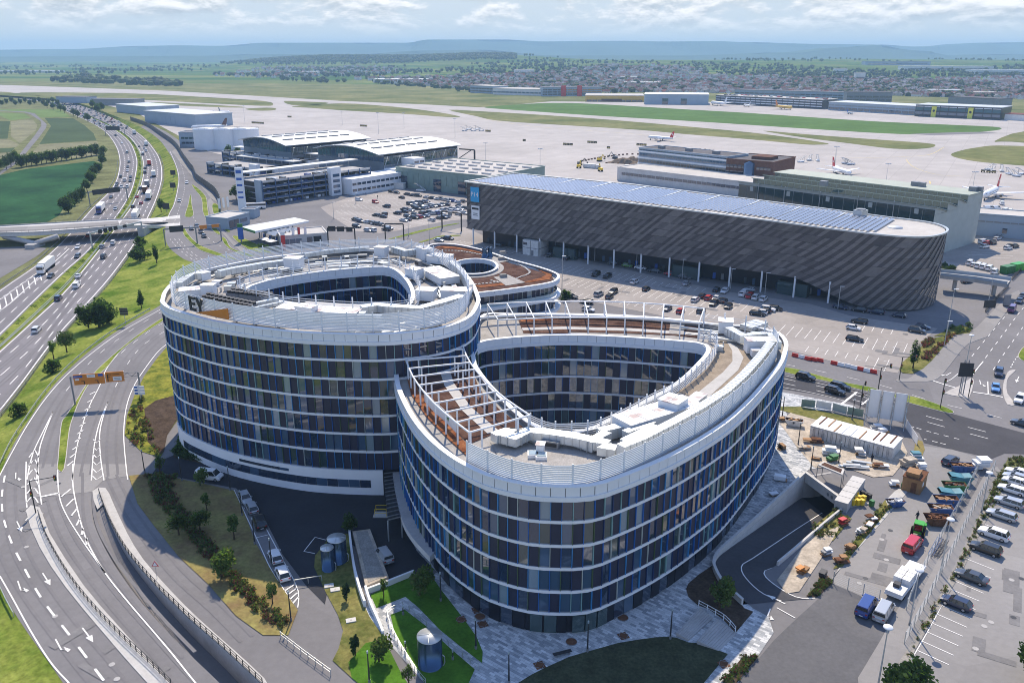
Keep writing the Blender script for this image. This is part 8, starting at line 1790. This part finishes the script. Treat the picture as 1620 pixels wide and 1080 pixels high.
def tank(label,px,r,h):
 t=thing('steel_tank',label,'tank',G(*px));b=MB();b.lathe([(r*1.02,0),(r*1.02,.3),(r,.3),(r,h)],'steel_blue',28);b.build('shell',t,(0,0,0))
 b=MB();b.lathe([(r*1.03,h-.1),(r*1.03,h+.05),(0,h+.22)],'galvanised',28);b.build('lid',t,(0,0,0))
 for a in range(4):b=MB();b.tube((r*math.cos(a*1.57),r*math.sin(a*1.57),h+.08),(0,0,h+.25),.035,'galvanised',4);b.build('seam',t,(0,0,0))
 b=MB();b.path([(r*1.01,0,h*.35),(r*1.18,-.1,h*.3),(r*1.2,-.2,h*.12),(r*1.05,-.3,0.05)],.07,'galvanised',5);b.build('pipe',t,(0,0,0))
tank('taller of two blue steel tanks with flat conical lids beside the yard',k16((342,385))[0],1.45,4.2);tank('shorter of two blue steel tanks beside the yard',k16((288,435))[0],1.0,4.0);tank('single large steel tank on the inner lawn',k16((868,975))[0],1.6,4.6)
def wall(label,pts,h,th=.35,m='white_render',name='retaining_wall'):t=thing(name,label,'wall',(pts[0].x,pts[0].y,0));b=MB();b.wallstrip(pts,0,h if not isinstance(h,tuple)else(lambda i:h[0]+(h[1]-h[0])*i/(len(pts)-1)),th,m);b.build('wall',t);return t
wall('curved white wall left of the gravel planter',smooth(GS(k16((408,240),(420,350),(440,470),(470,580),(495,650)),0),4),1.2);wall('white wall sloping down past the gravel planter to the path',smooth(GS(k16((500,575),(530,660),(570,740),(598,800)),0),4),(1.6,.5));wall('long low white wall between planter and upper lawn',GS(k16((500,575),(620,530),(775,468)),0),1.0)
pl_=GS(k16((425,245),(525,232),(630,505),(500,560)));t=thing('planter','raised bed of pale gravel with a stone rim beside the loading yard','planter',sum(pl_,Vector())/4);b=MB();b.prism(pl_,0,1.0,'plaster_stone');b.build('rim',t);b=MB();b.flat([Vector((p.x,p.y,1.03))for p in offset(ccw(pl_),-.5)],'gravel');b.build('gravel_fill',t,kind='stuff')
for lb,pts in(('light railing round the upper end of the inner lawn',((620,700),(640,680),(718,645),(780,700),(845,760))),('light railing along the left path of the inner lawn',((622,705),(640,770),(700,890),(790,1030),(840,1090))),('light railing along the path right of the single tank',((930,835),(1040,930),(1140,1005)))):rail(lb,resample(GS(k16(*pts),.1),step=1),1.0,1.5,'galvanised','railing',((.95,.05),(.5,.04)),'railing',.05)
rail('kerb side steel rail above the road at the yard exit',GS(k16((15,820),(150,925),(300,1035)),.1),1.0,1.5,'galvanised','railing',((.95,.05),(.5,.04)),'railing',.05)
def ga(label,a,c,h=1.0):rail(label,[G(*a,.1),G(*c,.1)],h,3,'galvanised','barrier',((h,.12),),'barrier')
ga('lowered barrier bar across the yard exit',k16((95,525))[0],k16((250,500))[0])
st_=thing('steps','two flights of wide grey steps from the plaza down to the ramp corner','steps',G(*k17((1250,560))[0]))
for a0,a1,b0,b1,n in(((1205,455),(1090,580),(1270,495),(1150,605),7),((1290,510),(1190,620),(1385,570),(1300,655),9)):
 for i in range(n):
  P=[G(*k17((p[0]+(q[0]-p[0])*f,p[1]+(q[1]-p[1])*f))[0])for p,q,f in((a0,b0,i/n),(a1,b1,i/n),(a1,b1,(i+.94)/n),(a0,b0,(i+.94)/n))];b=MB();b.prism(P,.09,.62-.055*i,'concrete');b.build('step',st_)
rail('curved pale railing beside the plaza steps',smooth(GS(k17((1200,430),(1265,465),(1330,505),(1380,560)),.1),3),1.0,1.5,'white_metal','railing',((.95,.08),(.5,.05)),'railing',.06)
b0=G(*k17((528,672))[0],.1);t=thing('bench','dark bench on the plaza beside the dark lawn','bench',b0,.35);b=MB();b.box((0,0,.45),(2.6,.55,.08),'dark_metal');b.build('seat',t,(0,0,0));[(lambda q:(q.box((x,0,.2),(.1,.5,.4),'grey_metal'),q.build('leg',t,(0,0,0))))(MB())for x in(-1,1)]
for q,rd,lb in(((108,450),0,'upper square'),((122,483),1,'upper disc'),((136,520),0,'lower square of the left trio'),((30,497),0,'square at the lawn edge'),((573,607),1,'disc below the entrance'),((827,488),1,'disc right of the entrance'),((829,578),0,'square right of the entrance'),((416,722),0,'square by the dark lawn'),((1324,717),0,'square near the ramp corner')):
 p=G(*k17(q)[0],Z3);t=thing('tree_pit',f'rust red {lb} set in the plaza paving','tree pit',p,.4);b=MB()
 if rd:b.lathe([(.75,0),(.75,.06),(0,.06)],'rust',18,smooth=False)
 else:b.box((0,0,.03),(1.3,1.3,.06),'rust')
 b.build('cover',t,(0,0,0));b=MB();b.lathe([(.8,.0),(.8,.09),(.74,.09),(.74,0)],'grey_metal',18 if rd else 4,smooth=False);b.build('rim',t,(0,0,0))
for q,lb in(((325,550),'white slab on the dry patch below the twin tanks'),((415,725),'white slab by the small conifer'),((290,528),'small white slab near the barrier')):t=thing('slab',lb,'slab',G(*k16(q)[0],.1),.3);b=MB();b.box((0,0,.08),(1.4,.9,.16),'concrete_pale');b.build('plate',t,(0,0,0));b=MB();b.box((0,0,.17),(.3,.3,.03),'grey_metal');b.build('handle',t,(0,0,0))
p=G(*k26((500,690))[0]);t=thing('lift_platform','yellow lifting platform in the loading yard','lift platform',p);b=MB();b.box((0,0,.15),(2.6,1.8,.3),'concrete_pale');b.build('base',t,(0,0,0));b=MB();[b.tube((x,y,.3),(x,y,1.6),.05,'bin_yellow',4)for x in(-1,1)for y in(-.7,.7)];[b.tube((-1,y,z),(1,y,z),.05,'bin_yellow',4)for y in(-.7,.7)for z in(.9,1.6)];b.build('frame',t,(0,0,0),kind='stuff')
a,c=G(*k11((308,505))[0]),G(*k11((812,648))[0]);d=(c-a);L=d.length;d.normalize();nv=Vector((-d.y,d.x,0));rz=math.atan2(d.y,d.x);n=9
for i in range(n):
 t=thing('site_container',f'{ORD[i]} white site container from the left, roofed with tarpaulin','container',a+d*(L*(i+.5)/n),rz,'row of white site containers');w=L/n-.08
 b=MB();b.box((0,3,1.3),(w,6,2.6),'container_white');b.build('body',t,(0,0,0))
 for x in(-.25,.25):b=MB();b.box((x*w,-.05,1.25),(w*.46,.08,2.3),'container_white');ob=b.build('door',t,(0,0,0));b=MB();b.tube((x*w*.4,-.12,.3),(x*w*.4,-.12,2.2),.03,'grey_metal',4);q=b.build('lock_bar',None,origin=(0,0,0));q.parent=ob
 b=MB();b.box((0,3,2.66),(w+.12,6.2,.1),'tarp');b.build('tarpaulin',t,(0,0,0));b=MB();b.box((rnd.uniform(-.4,.4),2+rnd.random()*2,2.76),(.25,4.5,.12),rnd.choice(('wood','rust','tarp')));b.build('batten',t,(0,0,0))
A,C=G(*k11((650,402))[0]),G(*k11((885,440))[0]);rz=math.atan2((C-A).y,(C-A).x);L=(C-A).length;t=thing('hoarding','tall white hoarding of three blank panels braced with steel frames at the road side','hoarding',A,rz)
for i in range(3):b=MB();b.box((L*(i+.5)/3,0,4.2),(L/3-.3,.12,6.4),'white_panel');b.build('panel',t,(0,0,0))
for i in range(4):b=MB();x=L*i/3;[b.tube((x+dx,-.25,0),(x+dx,-.25,7.4),.06,'galvanised',4)for dx in(-.2,.2)];[b.tube((x-.2,-.25,k*.6),(x+.2,-.25,k*.6+.5),.04,'galvanised',4)for k in range(12)];b.tube((x,-3,0),(x,-.2,5),.07,'galvanised',4);b.build('brace',t,(0,0,0),kind='stuff')
for i,(x0,y0,x1,y1,m)in enumerate(((260,325,342,332,'skip_teal'),(350,332,440,348,'tarp'),(450,348,535,372,'glass_pale'),(540,372,635,390,'skip_teal'),(890,440,965,560,'tarp'))):
 A,C=G(*k11((x0,y0))[0]),G(*k11((x1,y1))[0]);t=thing('fence_banner',('teal banner at the left end of the site fence','plain white banner second along the site fence','pale printed banner third along the site fence','teal banner next to the tall white hoarding','white curved banner right of the tall white hoarding')[i],'fence banner',A,math.atan2((C-A).y,(C-A).x));L=(C-A).length;b=MB();b.box((L/2,0,1.1),(L,.05,1.8),m if m!='skip_teal'else 'hall_green');b.build('banner',t,(0,0,0));b=MB();b.tube((0,0,0),(0,0,2.1),.05,'galvanised',4);b.build('post',t,(0,0,0))
bs4=GS(k25((1372,945),(1580,1030),(1600,985),(1420,915)),3);t=thing('shelter','flat roofed open shelter on slim posts above the garage portal','shelter',Vector((bs4[0].x,bs4[0].y,0)));b=MB();b.prism(bs4,2.8,3.05,'concrete_pale','concrete_pale');b.build('roof',t);b=MB();b.prism(offset(ccw(bs4),-.4),3.04,3.1,'sedum');b.build('roof_cover',t)
for p in bs4:b=MB();b.tube((p.x,p.y,0),(p.x,p.y,2.8),.07,'grey_metal',5);b.build('post',t)
A=G(*k12((602,155))[0]);C=G(*k12((700,20))[0]);d=C-A;L=d.length;t=thing('bin_shelter','row of grey bin lockers with five flat lids beside the ramp wall','bin shelter',A,math.atan2(d.y,d.x));
for i in range(5):b=MB();b.box((L*(i+.5)/5,-1.1,.9),(L/5-.05,2.2,1.8),'concrete');b.build('locker',t,(0,0,0));b=MB();b.box((L*(i+.5)/5,-1.1,1.86),(L/5-.12,2.3,.1),'concrete_pale');b.build('lid',t,(0,0,0))
def wbin(label,px,m,g):t=thing('wheeled_bin',label,'wheeled bin',G(*px,.1),.5+rnd.uniform(-.1,.1),g);b=MB();b.box((0,0,.55),(.62,.7,1.0),m);b.build('body',t,(0,0,0));b=MB();b.box((0,0,1.1),(.68,.78,.1),m);b.build('lid',t,(0,0,0));b=MB();b.tube((-.3,.3,.12),(.3,.3,.12),.12,'tyre',6);b.build('wheel',t,(0,0,0))
for i in range(7):wbin('yellow wheeled bin in the cluster beside the grey lockers',k12((705+(i%3)*24+(i//3)*8,130-(i//3)*20))[0],'bin_yellow','yellow bins')
for i in range(3):wbin('black wheeled bin behind the yellow bins',k12((755+i*18,85+i*8))[0],'black','black bins')
for q,lb in(((805,135),'green bin right of the yellow bins'),((975,45),'green bin beside the wooden shed')):wbin(lb,k12(q)[0],'bin_green','green bins')
p=G(*k11((945,815))[0],.1);t=thing('shed','ochre wooden site shed with a stepped roof','shed',p,.9);b=MB();b.box((0,0,1.4),(4.4,3.2,2.8),'wood');b.build('wall',t,(0,0,0));b=MB();b.box((0,0,2.85),(4.6,3.4,.12),'rust');b.build('roof',t,(0,0,0));b=MB();b.box((-.6,.2,3.3),(2.4,2.2,.8),'wood');b.build('crate',t,(0,0,0));b=MB();b.box((-2.23,-.4,1.1),(.06,.9,2),'rust');b.build('door',t,(0,0,0));b=MB();b.box((-.8,-1.63,1.6),(.8,.06,.7),'sign_white');b.build('notice',t,(0,0,0))
def skip(label,px,m,rz,load=None,open_=True,s=1.0):
 t=thing('skip',label,'skip',G(*px,.1),rz,'skips in the yard');b=MB();L,w,h=4.2*s,1.9*s,1.5*s
 pr=[(-L/2+.8,.15),(L/2-.8,.15),(L/2,h),(-L/2,h)];vs=[Vector((x,y,z))for y in(-w/2,w/2)for x,z in pr];b.add(vs,[(0,1,2,3),(7,6,5,4),(0,4,5,1),(1,5,6,2),(3,7,4,0)],m);vi=[Vector((v.x*.94,v.y*.9,v.z+(.05 if v.z<1 else 0)))for v in vs];b.add(vi,[(3,2,1,0),(4,5,6,7),(1,5,4,0),(2,6,5,1),(0,4,7,3)],'rust');b.build('body',t,(0,0,0))
 for y in(-w/2,w/2):b=MB();b.box((0,y,h),(L,.1,.1),m);[b.box((x,y,h*.6),(.1,.14,h*.8),m)for x in(-.9,0,.9)];b.build('rim',t,(0,0,0),kind='stuff')
 if load:b=MB();[b.box((rnd.uniform(-1.3,1.3)*s,rnd.uniform(-.6,.6)*s,h*.75+rnd.uniform(0,.35)),(rnd.uniform(.4,1.4),rnd.uniform(.2,.5),rnd.uniform(.1,.4)),rnd.choice(load),rnd.random()*3)for _ in range(16)];b.build('rubble',t,(0,0,0),kind='stuff')
 if not open_:b=MB();b.box((-.8,0,h+.15),(L*.55,w,.06),m,M=Matrix.Rotation(.12,4,'Y'));b.build('lid',t,(0,0,0));b=MB();b.box((1.1,0,h+.12),(L*.35,w,.06),m,M=Matrix.Rotation(-.12,4,'Y'));b.build('lid',t,(0,0,0))
for q,m,lb,ld,op in((k11((1235,715))[0],'skip_blue','rusty blue skip nearest the grey estate',('rust','wood'),True),(k11((1225,785))[0],'skip_teal','teal skip with closed lids, upper one',None,False),(k11((1190,835))[0],'bin_green','dark green open skip between the teal ones',('rust','dark_metal'),True),(k11((1165,880))[0],'skip_teal','teal skip with closed lids, lower one',None,False),(k11((1140,920))[0],'skip_blue','blue skip half hidden under the lower teal one',('wood',),True),(k12((1170,178))[0],'skip_blue','blue skip heaped with timber',('wood','plaster_stone'),True),(k12((1152,232))[0],'rust','rusty open skip behind the green tractor',('rust',),True)):skip(lb,q,m,-.12,ld,op)
skip('small blue skip alone in the middle of the yard',k12((930,135))[0],'skip_blue',.1,('grey_metal','tarp'),True,.75);skip('pale open skip left of the site containers',k11((215,435))[0],'container_white',-.3,('dark_metal','wood'),True,.9)
def pile(label,px,base,ld,n,sz,rz=.4,h=.8):
 t=thing('material_pile',label,'building material',G(*px,.1),rz,'building material on the site');b=MB();[b.box((x,0,.08),(.12,1.1,.14),'wood')for x in(-.6,0,.6)];b.box((0,0,.17),(1.5,1.1,.05),'wood');b.build('pallet',t,(0,0,0),kind='stuff')
 b=MB();[b.box((rnd.uniform(-.4,.4)*sz[0],rnd.uniform(-.3,.3),.2+h*(i+.5)/n),(sz[0]*rnd.uniform(.7,1),sz[1],h/n*.9),ld[i%len(ld)],rnd.uniform(-.1,.1))for i in range(n)];b.build('load',t,(0,0,0),kind='stuff')
for q,ld,n,sz,h,lb in(((450,610),('tarp','white_panel'),5,(2.6,1.2),1.4,'stack of white boards standing before the containers'),((450,650),('bin_green',),3,(2.2,1.2),1.0,'dark green crate below the white boards'),((615,615),('galvanised','tarp'),4,(2.0,1.4),1.2,'wrapped pallet before the last containers'),((580,695),('galvanised','roof_metal'),4,(4.5,.7),.5,'bundle of pale pipes on the ground'),((625,675),('galvanised',),3,(3.8,.6),.5,'second bundle of pale pipes behind the first'),((740,690),('wood','white_panel','rust'),6,(2.4,1.0),.6,'loose timber and boards right of the pipes'),((335,540),('rust','wood'),3,(2.6,1.2),.9,'red brown crate left of the white boards'),((350,640),('wood','plaster_stone'),4,(1.6,1.0),.4,'low stack of pallets left of the white boards'),((280,580),('plaster_stone','grey_metal','wood'),7,(2.0,1.0),.5,'heap of rubble beside the left lamp post'),((950,640),('tarp','skip_teal'),4,(2.0,1.2),1.3,'wrapped goods on the crate by the right banner'),((930,680),('plaster_stone',),3,(3.0,1.6),1.6,'pale container crate below the wrapped goods'),((985,700),('white_panel','tarp'),4,(1.6,1.2),1.0,'white bags beside the wooden shed'),((1340,700),('tarp','white_panel'),4,(2.6,2.0),2.2,'tall stack of white insulation bales by the skips'),((720,455),('tarp','grey_metal'),3,(2.0,1.2),.8,'covered goods behind the containers'),((775,475),('white_panel',),3,(1.8,1.0),.7,'white goods behind the containers near the hoarding'),((150,770),('tarp','white_panel'),2,(2.2,1.2),.7,'two white wrapped packs on the paving by the facade'),((140,580),('dark_metal','wood'),4,(1.0,1.6),1.0,'dark pallet load on the paving by the facade'),((830,800),('white_panel',),2,(1.4,1.0),.8,'white box left of the wooden shed'),((95,860),('white_panel',),2,(1.6,1.0),.4,'white frame lying by the ramp wall'),((140,405),('grey_metal','wood'),4,(2.0,1.2),.6,'grey rubble heap next to the pale skip')):pile(lb,k11(q)[0],None,ld,n,sz,rnd.uniform(-.4,.4),h)
for q,ld,lb in(((655,235),('rust','sign_red'),'heap of red bricks in the weeds by the ramp'),((805,215),('tarp','rust'),'pink wrapped pallet in the long bed'),((790,250),('wood','tarp'),'timber pile in the long bed'),((750,280),('white_panel','plaster_stone'),'pale bags in the long bed'),((690,365),('wood',),'wooden planter box in the long bed'),((640,435),('rust','wood'),'rust red box at the lower end of the long bed'),((435,490),('wood','sign_orange'),'orange machine with a pale lid at the sand heap'),((560,395),('grey_metal','white_panel'),'stack of grey site fences on the path'),((550,520),('dark_metal',),'dark scrap heap at the path end')):pile(lb,k12(q)[0],None,ld,4,(1.5,.9),rnd.uniform(0,1),.9)
A,C=G(*k12((925,630))[0]),G(*k12((1040,480))[0]);d=C-A;L=d.length;t=thing('trailer','flat trailer loaded with white bales and boards along the site fence','trailer',A,math.atan2(d.y,d.x));b=MB();b.box((L/2,0,.9),(L+1.5,2.5,.3),'white_panel');b.build('bed',t,(0,0,0));b=MB();b.box((.6,0,1.25),(2.6,2.4,.45),'tarp');b.build('load',t,(0,0,0));b=MB();b.box((1.2,.2,1.75),(.9,.9,.6),'dark_metal');b.build('crate',t,(0,0,0))
for i in range(6):b=MB();b.box((2.9+(i//2)*1.25,-.6+(i%2)*1.2,1.7),(1.15,1.1,1.2),'tarp');b.build('bale',t,(0,0,0))
b=MB();b.tube((0,-1.2,0),(0,1.2,0),.45,'tyre',10);me_=b.mesh('wheel');[put('wheel',me_,t,(x,0,.45))for x in(.6,L*.75)]
p=G(*k12((1053,285))[0],.1);t=thing('tractor','bright green tractor between red van and skips','tractor',p,heading(k12((1040,310))[0],k12((1068,235))[0]));b=MB();b.box((.9,0,1.15),(1.7,.8,.8),'tractor_green');b.build('bonnet',t,(0,0,0));b=MB();b.box((-.6,0,1.75),(1.3,1.3,1.4),'car_glass');b.build('window',t,(0,0,0));b=MB();b.box((-.6,0,2.5),(1.5,1.5,.14),'tractor_green');[b.box((-.6+x,y,1.7),(.09,.09,1.5),'tractor_green')for x in(-.66,.66)for y in(-.66,.66)];b.box((-.6,0,.95),(1.5,1.6,.4),'tractor_green');b.build('cab',t,(0,0,0));b=MB();b.box((2.3,0,.6),(.9,1.8,.7),'tractor_green');b.box((1.7,0,.8),(1.2,.9,.15),'tractor_green');b.build('bucket',t,(0,0,0))
for x,y,r in((1.3,.75,.5),(1.3,-.75,.5),(-.8,.85,.8),(-.8,-.85,.8)):b=MB();b.tube((x,y-.2,r),(x,y+.2,r),r,'tyre',14);b.tube((x,y-.22,r),(x,y+.22,r),r*.5,'bin_yellow',10);b.build('wheel',t,(0,0,0))
for lb,pts in(('mesh fence along the inner side of the pavement by the skips',k12((990,690),(1060,520),(1170,320),(1280,130),(1345,0),(1380,-60))),('mesh fence between pavement and right hand car park',k12((980,870),(1080,690),(1170,510),(1290,275),(1395,70),(1460,-60))),('mesh site gate across the lower end of the yard',k12((600,545),(715,595),(845,640)))):rail(lb,GS(pts,.1),2.0,2.4,'galvanised','mesh_fence',tuple((.15+.3*i,.02)for i in range(7)),'fence',.02)
A=G(*k12((1110,400))[0],.1);t=thing('ladder_rack','blue and grey ladders leaning beside the red van','ladders',A,heading(k12((1075,430))[0],k12((1160,300))[0]))
for i,m in enumerate(('skip_blue','skip_blue','dark_metal','dark_metal')):b=MB();y=-.2-i*.45;[b.tube((0,y+s,.3),(5.5,y+s,.8),.05,m,4)for s in(0,.32)];[b.tube((.4+k*.5,y,.33+k*.045),(.4+k*.5,y+.32,.33+k*.045),.03,m,4)for k in range(10)];b.build('ladder',t,kind='stuff')if False else b.build('ladder',t,(0,0,0),kind='stuff')
BL_=k11((222,15,1),(265,25,0),(300,35,1),(335,40,1),(375,45,1),(460,62,1),(503,72,0),(545,80,0),(582,90,0),(620,98,1),(660,107,0),(700,115,1))
for x,y,m in BL_:t=thing('traffic_barrier',('red'if m else 'white')+' plastic barrier block in the line beside the front car park','barrier',G(x,y,.1),heading(k11((460,62))[0],k11((582,90))[0]),'red and white barrier blocks');b=MB();b.box((0,0,.2),(1.7,.5,.4),'barrier_red'if m else 'sign_white');b.build('base',t,(0,0,0));b=MB();b.box((0,0,.65),(1.6,.24,.5),'barrier_red'if m else 'sign_white');b.build('body',t,(0,0,0))
for q,m,lb in(((850,745),'bin_green','dark green waste container left of the ramp railing'),((925,725),'tractor_green','bright green waste container at the ramp railing')):t=thing('waste_container',lb,'container',G(*k22(q)[0],.1),.5);b=MB();b.box((0,0,1.4),(5.5,2.6,2.6),m);[b.box((x,0,1.4),(.12,2.75,2.5),m)for x in(-2,-1,0,1,2)];b.build('body',t,(0,0,0));b=MB();b.box((0,0,2.76),(5.6,2.7,.12),m);b.build('lid',t,(0,0,0))
A_,C_=[G(*q,5.5)for q in k22((330,735),(600,762),(880,800))],[G(*q,5.5)for q in k22((330,765),(600,795),(850,835))];t=thing('ramp_bridge','narrow elevated ramp bridge running into the rounded end of the dark car park','bridge',A_[0]);b=MB();b.add([p-Vector((0,0,z))for z in(0,1)for a,c in zip(A_,C_)for p in(a,c)],[(0,1,3,2),(2,3,5,4),(6,8,9,7),(8,10,11,9),(1,7,9,3),(3,9,11,5),(0,2,8,6),(2,4,10,8)],'concrete');b.build('deck',t)
for L_ in(A_,C_):b=MB();b.wallstrip(L_,5.5,6.5,.2,'facade_blue');b.build('parapet',t)
for q in((435,880),(740,920)):p=G(*k22(q)[0]);b=MB();b.box((p.x,p.y,2.3),(1.0,1.0,4.6),'concrete');b.build('pier',t)
for lb,pts in(('dark ramp railing between pavement and lower road, upper stretch',k22((885,800),(990,700),(1100,590))),('dark ramp railing between pavement and lower road, lower stretch',k22((680,1050),(760,960),(862,850)))):rail(lb,GS(pts,.13),1.4,2,'dark_metal','railing',((1.3,.12),(.9,.1),(.5,.1),(.2,.3)),'railing')
p=G(*k14((790,555))[0],.13);t=thing('road_sign','small triangular warning sign beside the railing of the dipping lane','road sign',p);b=MB();b.tube((0,0,0),(0,0,2.2),.04,'galvanised',5);b.build('post',t,(0,0,0))
for k_,m,y in((.55,'sign_red',0),(.38,'sign_white',-.03)):b=MB();b.add([(-k_,y,2.5-k_*.58),(k_,y,2.5-k_*.58),(0,y,2.5+k_*1.15),(-k_,y+.04,2.5-k_*.58),(k_,y+.04,2.5-k_*.58),(0,y+.04,2.5+k_*1.15)],[(0,1,2),(5,4,3),(0,3,4,1),(1,4,5,2),(2,5,3,0)],m);b.build('sign_board',t,(0,0,0))
def person(label,px,top,s=1.0,rz=0.0):
 t=thing('person',label,'person',G(*px,.1),rz);J=[(0,0,.95),(0,0,1.2),(0,0,1.45),(0,0,1.58),(0,.02,1.7),(.1,0,.9),(.13,.06,.5),(.13,.0,.06),(.14,.16,.04),(-.1,0,.9),(-.13,-.1,.5),(-.14,-.22,.07),(-.14,-.06,.04),(.2,0,1.42),(.28,.02,1.12),(.3,.14,.88),(-.2,0,1.42),(-.28,0,1.12),(-.3,.12,.88)]
 E_=[(0,1),(1,2),(2,3),(3,4),(0,5),(5,6),(6,7),(7,8),(0,9),(9,10),(10,11),(11,12),(2,13),(13,14),(14,15),(2,16),(16,17),(17,18)];RR=[.15,.14,.15,.06,.105,.095,.07,.05,.04,.095,.07,.05,.04,.07,.05,.04,.07,.05,.04]
 me_=bpy.data.meshes.new('body');me_.from_pydata(J,E_,[]);me_.materials.append(MATS[top]);o=put('body',me_,t);me_.skin_vertices.new()if hasattr(me_.skin_vertices,'new')and not me_.skin_vertices else None
 md=o.modifiers.new('skin','SKIN');sv=me_.skin_vertices[0].data
 for v,r in zip(sv,RR):v.radius=(r,r)
 sv[0].use_root=True;o.modifiers.new('smooth','SUBSURF').levels=1;o.modifiers[-1].render_levels=1
 b=MB();b.lathe([(0,.13),(.09,.1),(.115,.02),(.1,-.05)],'hair',8,(0,0,1.72));b.build('hair',t,(0,0,0))
for px,m,lb in((k12((1047,212))[0],'cloth_dark','person in dark clothes walking in the yard behind the tractor'),(k29((303,355))[0],'cloth_dark','person in black walking on the empty airport car park bays'),(k29((155,320))[0],'cloth_blue','person in blue near the open car park corner'),(k11((690,660))[0],'cloth_dark','worker bending over boards before the containers')):person(lb,px,m)
b=MB();hp=[(-9,0),(-5,1.4),(-1,2.2),(3,1.9),(7,1.0),(10,0)]
for q,lb,L_ in((k3((1010,205))[0],'long heap of brown earth beside the white office block',26),(k3((1060,195))[0],'second earth heap touching the white office block',18)):
 t=thing('earth_heap',lb,'earth heap',G(*q,.1),-.4);b=MB();n=14;r_=random.Random(int(L_));rings=[]
 for i in range(n):x=-L_/2+L_*i/(n-1);h=3.4*math.sin(math.pi*i/(n-1))*r_.uniform(.7,1.2)+.05;rings.append([Vector((x,-5,0)),Vector((x,-2+r_.uniform(-.6,.6),h*.8)),Vector((x,0,h)),Vector((x,2.4,h*.7)),Vector((x,5,0))])
 loft(b,rings,'soil',False);b.build('heap',t,(0,0,0));b=MB();[b.box((r_.uniform(-L_/2,L_/2),r_.uniform(-5,5),.3),(.9,.7,.7),'rust',r_.random())for _ in range(20)];b.build('rubble',t,(0,0,0),kind='stuff')
for q,m,lb in((k3((765,215))[0],'dark_metal','dark drilling machine at the apron edge'),(k3((875,195))[0],'bin_yellow','yellow excavator beside the earth heap'),(k3((760,232))[0],'bin_yellow','yellow loader beside the dark drilling machine'),(k3((880,250))[0],'bin_yellow','yellow loader below the excavator'),(k3((960,180))[0],'grey_metal','grey excavator on top of the earth heap')):
 t=thing('excavator',lb,'excavator',G(*q,.1),rnd.uniform(0,3));b=MB();[b.box((0,y,.45),(3.6,.6,.9),'tyre')for y in(-1.1,1.1)];b.build('track',t,(0,0,0),kind='stuff');b=MB();b.box((-.3,0,1.7),(3,2.4,1.4),m);b.build('body',t,(0,0,0));b=MB();b.box((.6,.6,2.5),(1.3,1,1.5),'car_glass');b.build('cab',t,(0,0,0));b=MB();b.tube((1,-.3,2),(3.4,-.3,4.8),.28,m,5);b.tube((3.4,-.3,4.8),(5.4,-.3,2),.22,m,5);b.build('boom',t,(0,0,0));b=MB();b.box((5.4,-.3,1.6),(1,1.2,.9),'dark_metal');b.build('bucket',t,(0,0,0))
for q,c_,lb in(((820,232),'container_white','row of pale site boxes at the apron edge'),((1050,240),'car_red','red and white lorry by the earth heap')):t=thing('site_box'if 'boxes'in lb else 'lorry',lb,'site box'if 'boxes'in lb else 'lorry',G(*k3(q)[0],.1),UA);b=MB();b.box((0,0,1.6),(9,2.6,2.6),'container_white');b.build('body',t,(0,0,0));b=MB();b.box((6.2,0,1.5),(2.4,2.4,2.4),c_);b.build('cab',t,(0,0,0))
cb=smooth(GS(f2((-20,706),(100,712),(200,725),(300,735),(400,742),(470,748),(490,756),(440,770)),.1),3)
t=thing('apron_fence','dotted line of dark red barrier blocks curving across the apron','barrier line',cb[0]);b=MB();b.box((0,0,.5),(1.6,.5,1.0),'rust');me_=b.mesh('barrier_block');[put('barrier_block',me_,t,p-t.location,.2)for p in resample(cb,step=4.5)]
cb=smooth(GS(k3((780,195),(860,180),(940,168),(1030,158),(1090,158)),.1),3);t=thing('apron_fence','second dotted barrier line round the earth works','barrier line',cb[0]);[put('barrier_block',me_,t,p-t.location,.2)for p in resample(cb,step=4.5)]
for nm_,q_ in marks.items():struct(nm_,q_)
bpy.context.view_layer.update()
seen_={}
for o in COL.objects:
 if o.parent is None and o.get('label')and o.get('group'):seen_.setdefault(o['label'],[]).append(o)
for lb,os_ in seen_.items():
 if 2<=len(os_)<=16:
  os_.sort(key=lambda o:o.location.x/max(o.location.y,1))
  for i,o in enumerate(os_):
   w=f'{lb}, {ORD[i]} from the left'
   o['label']=w if len(w.split())<=16 else f"{' '.join(lb.split()[:11])}, {ORD[i]} from the left"
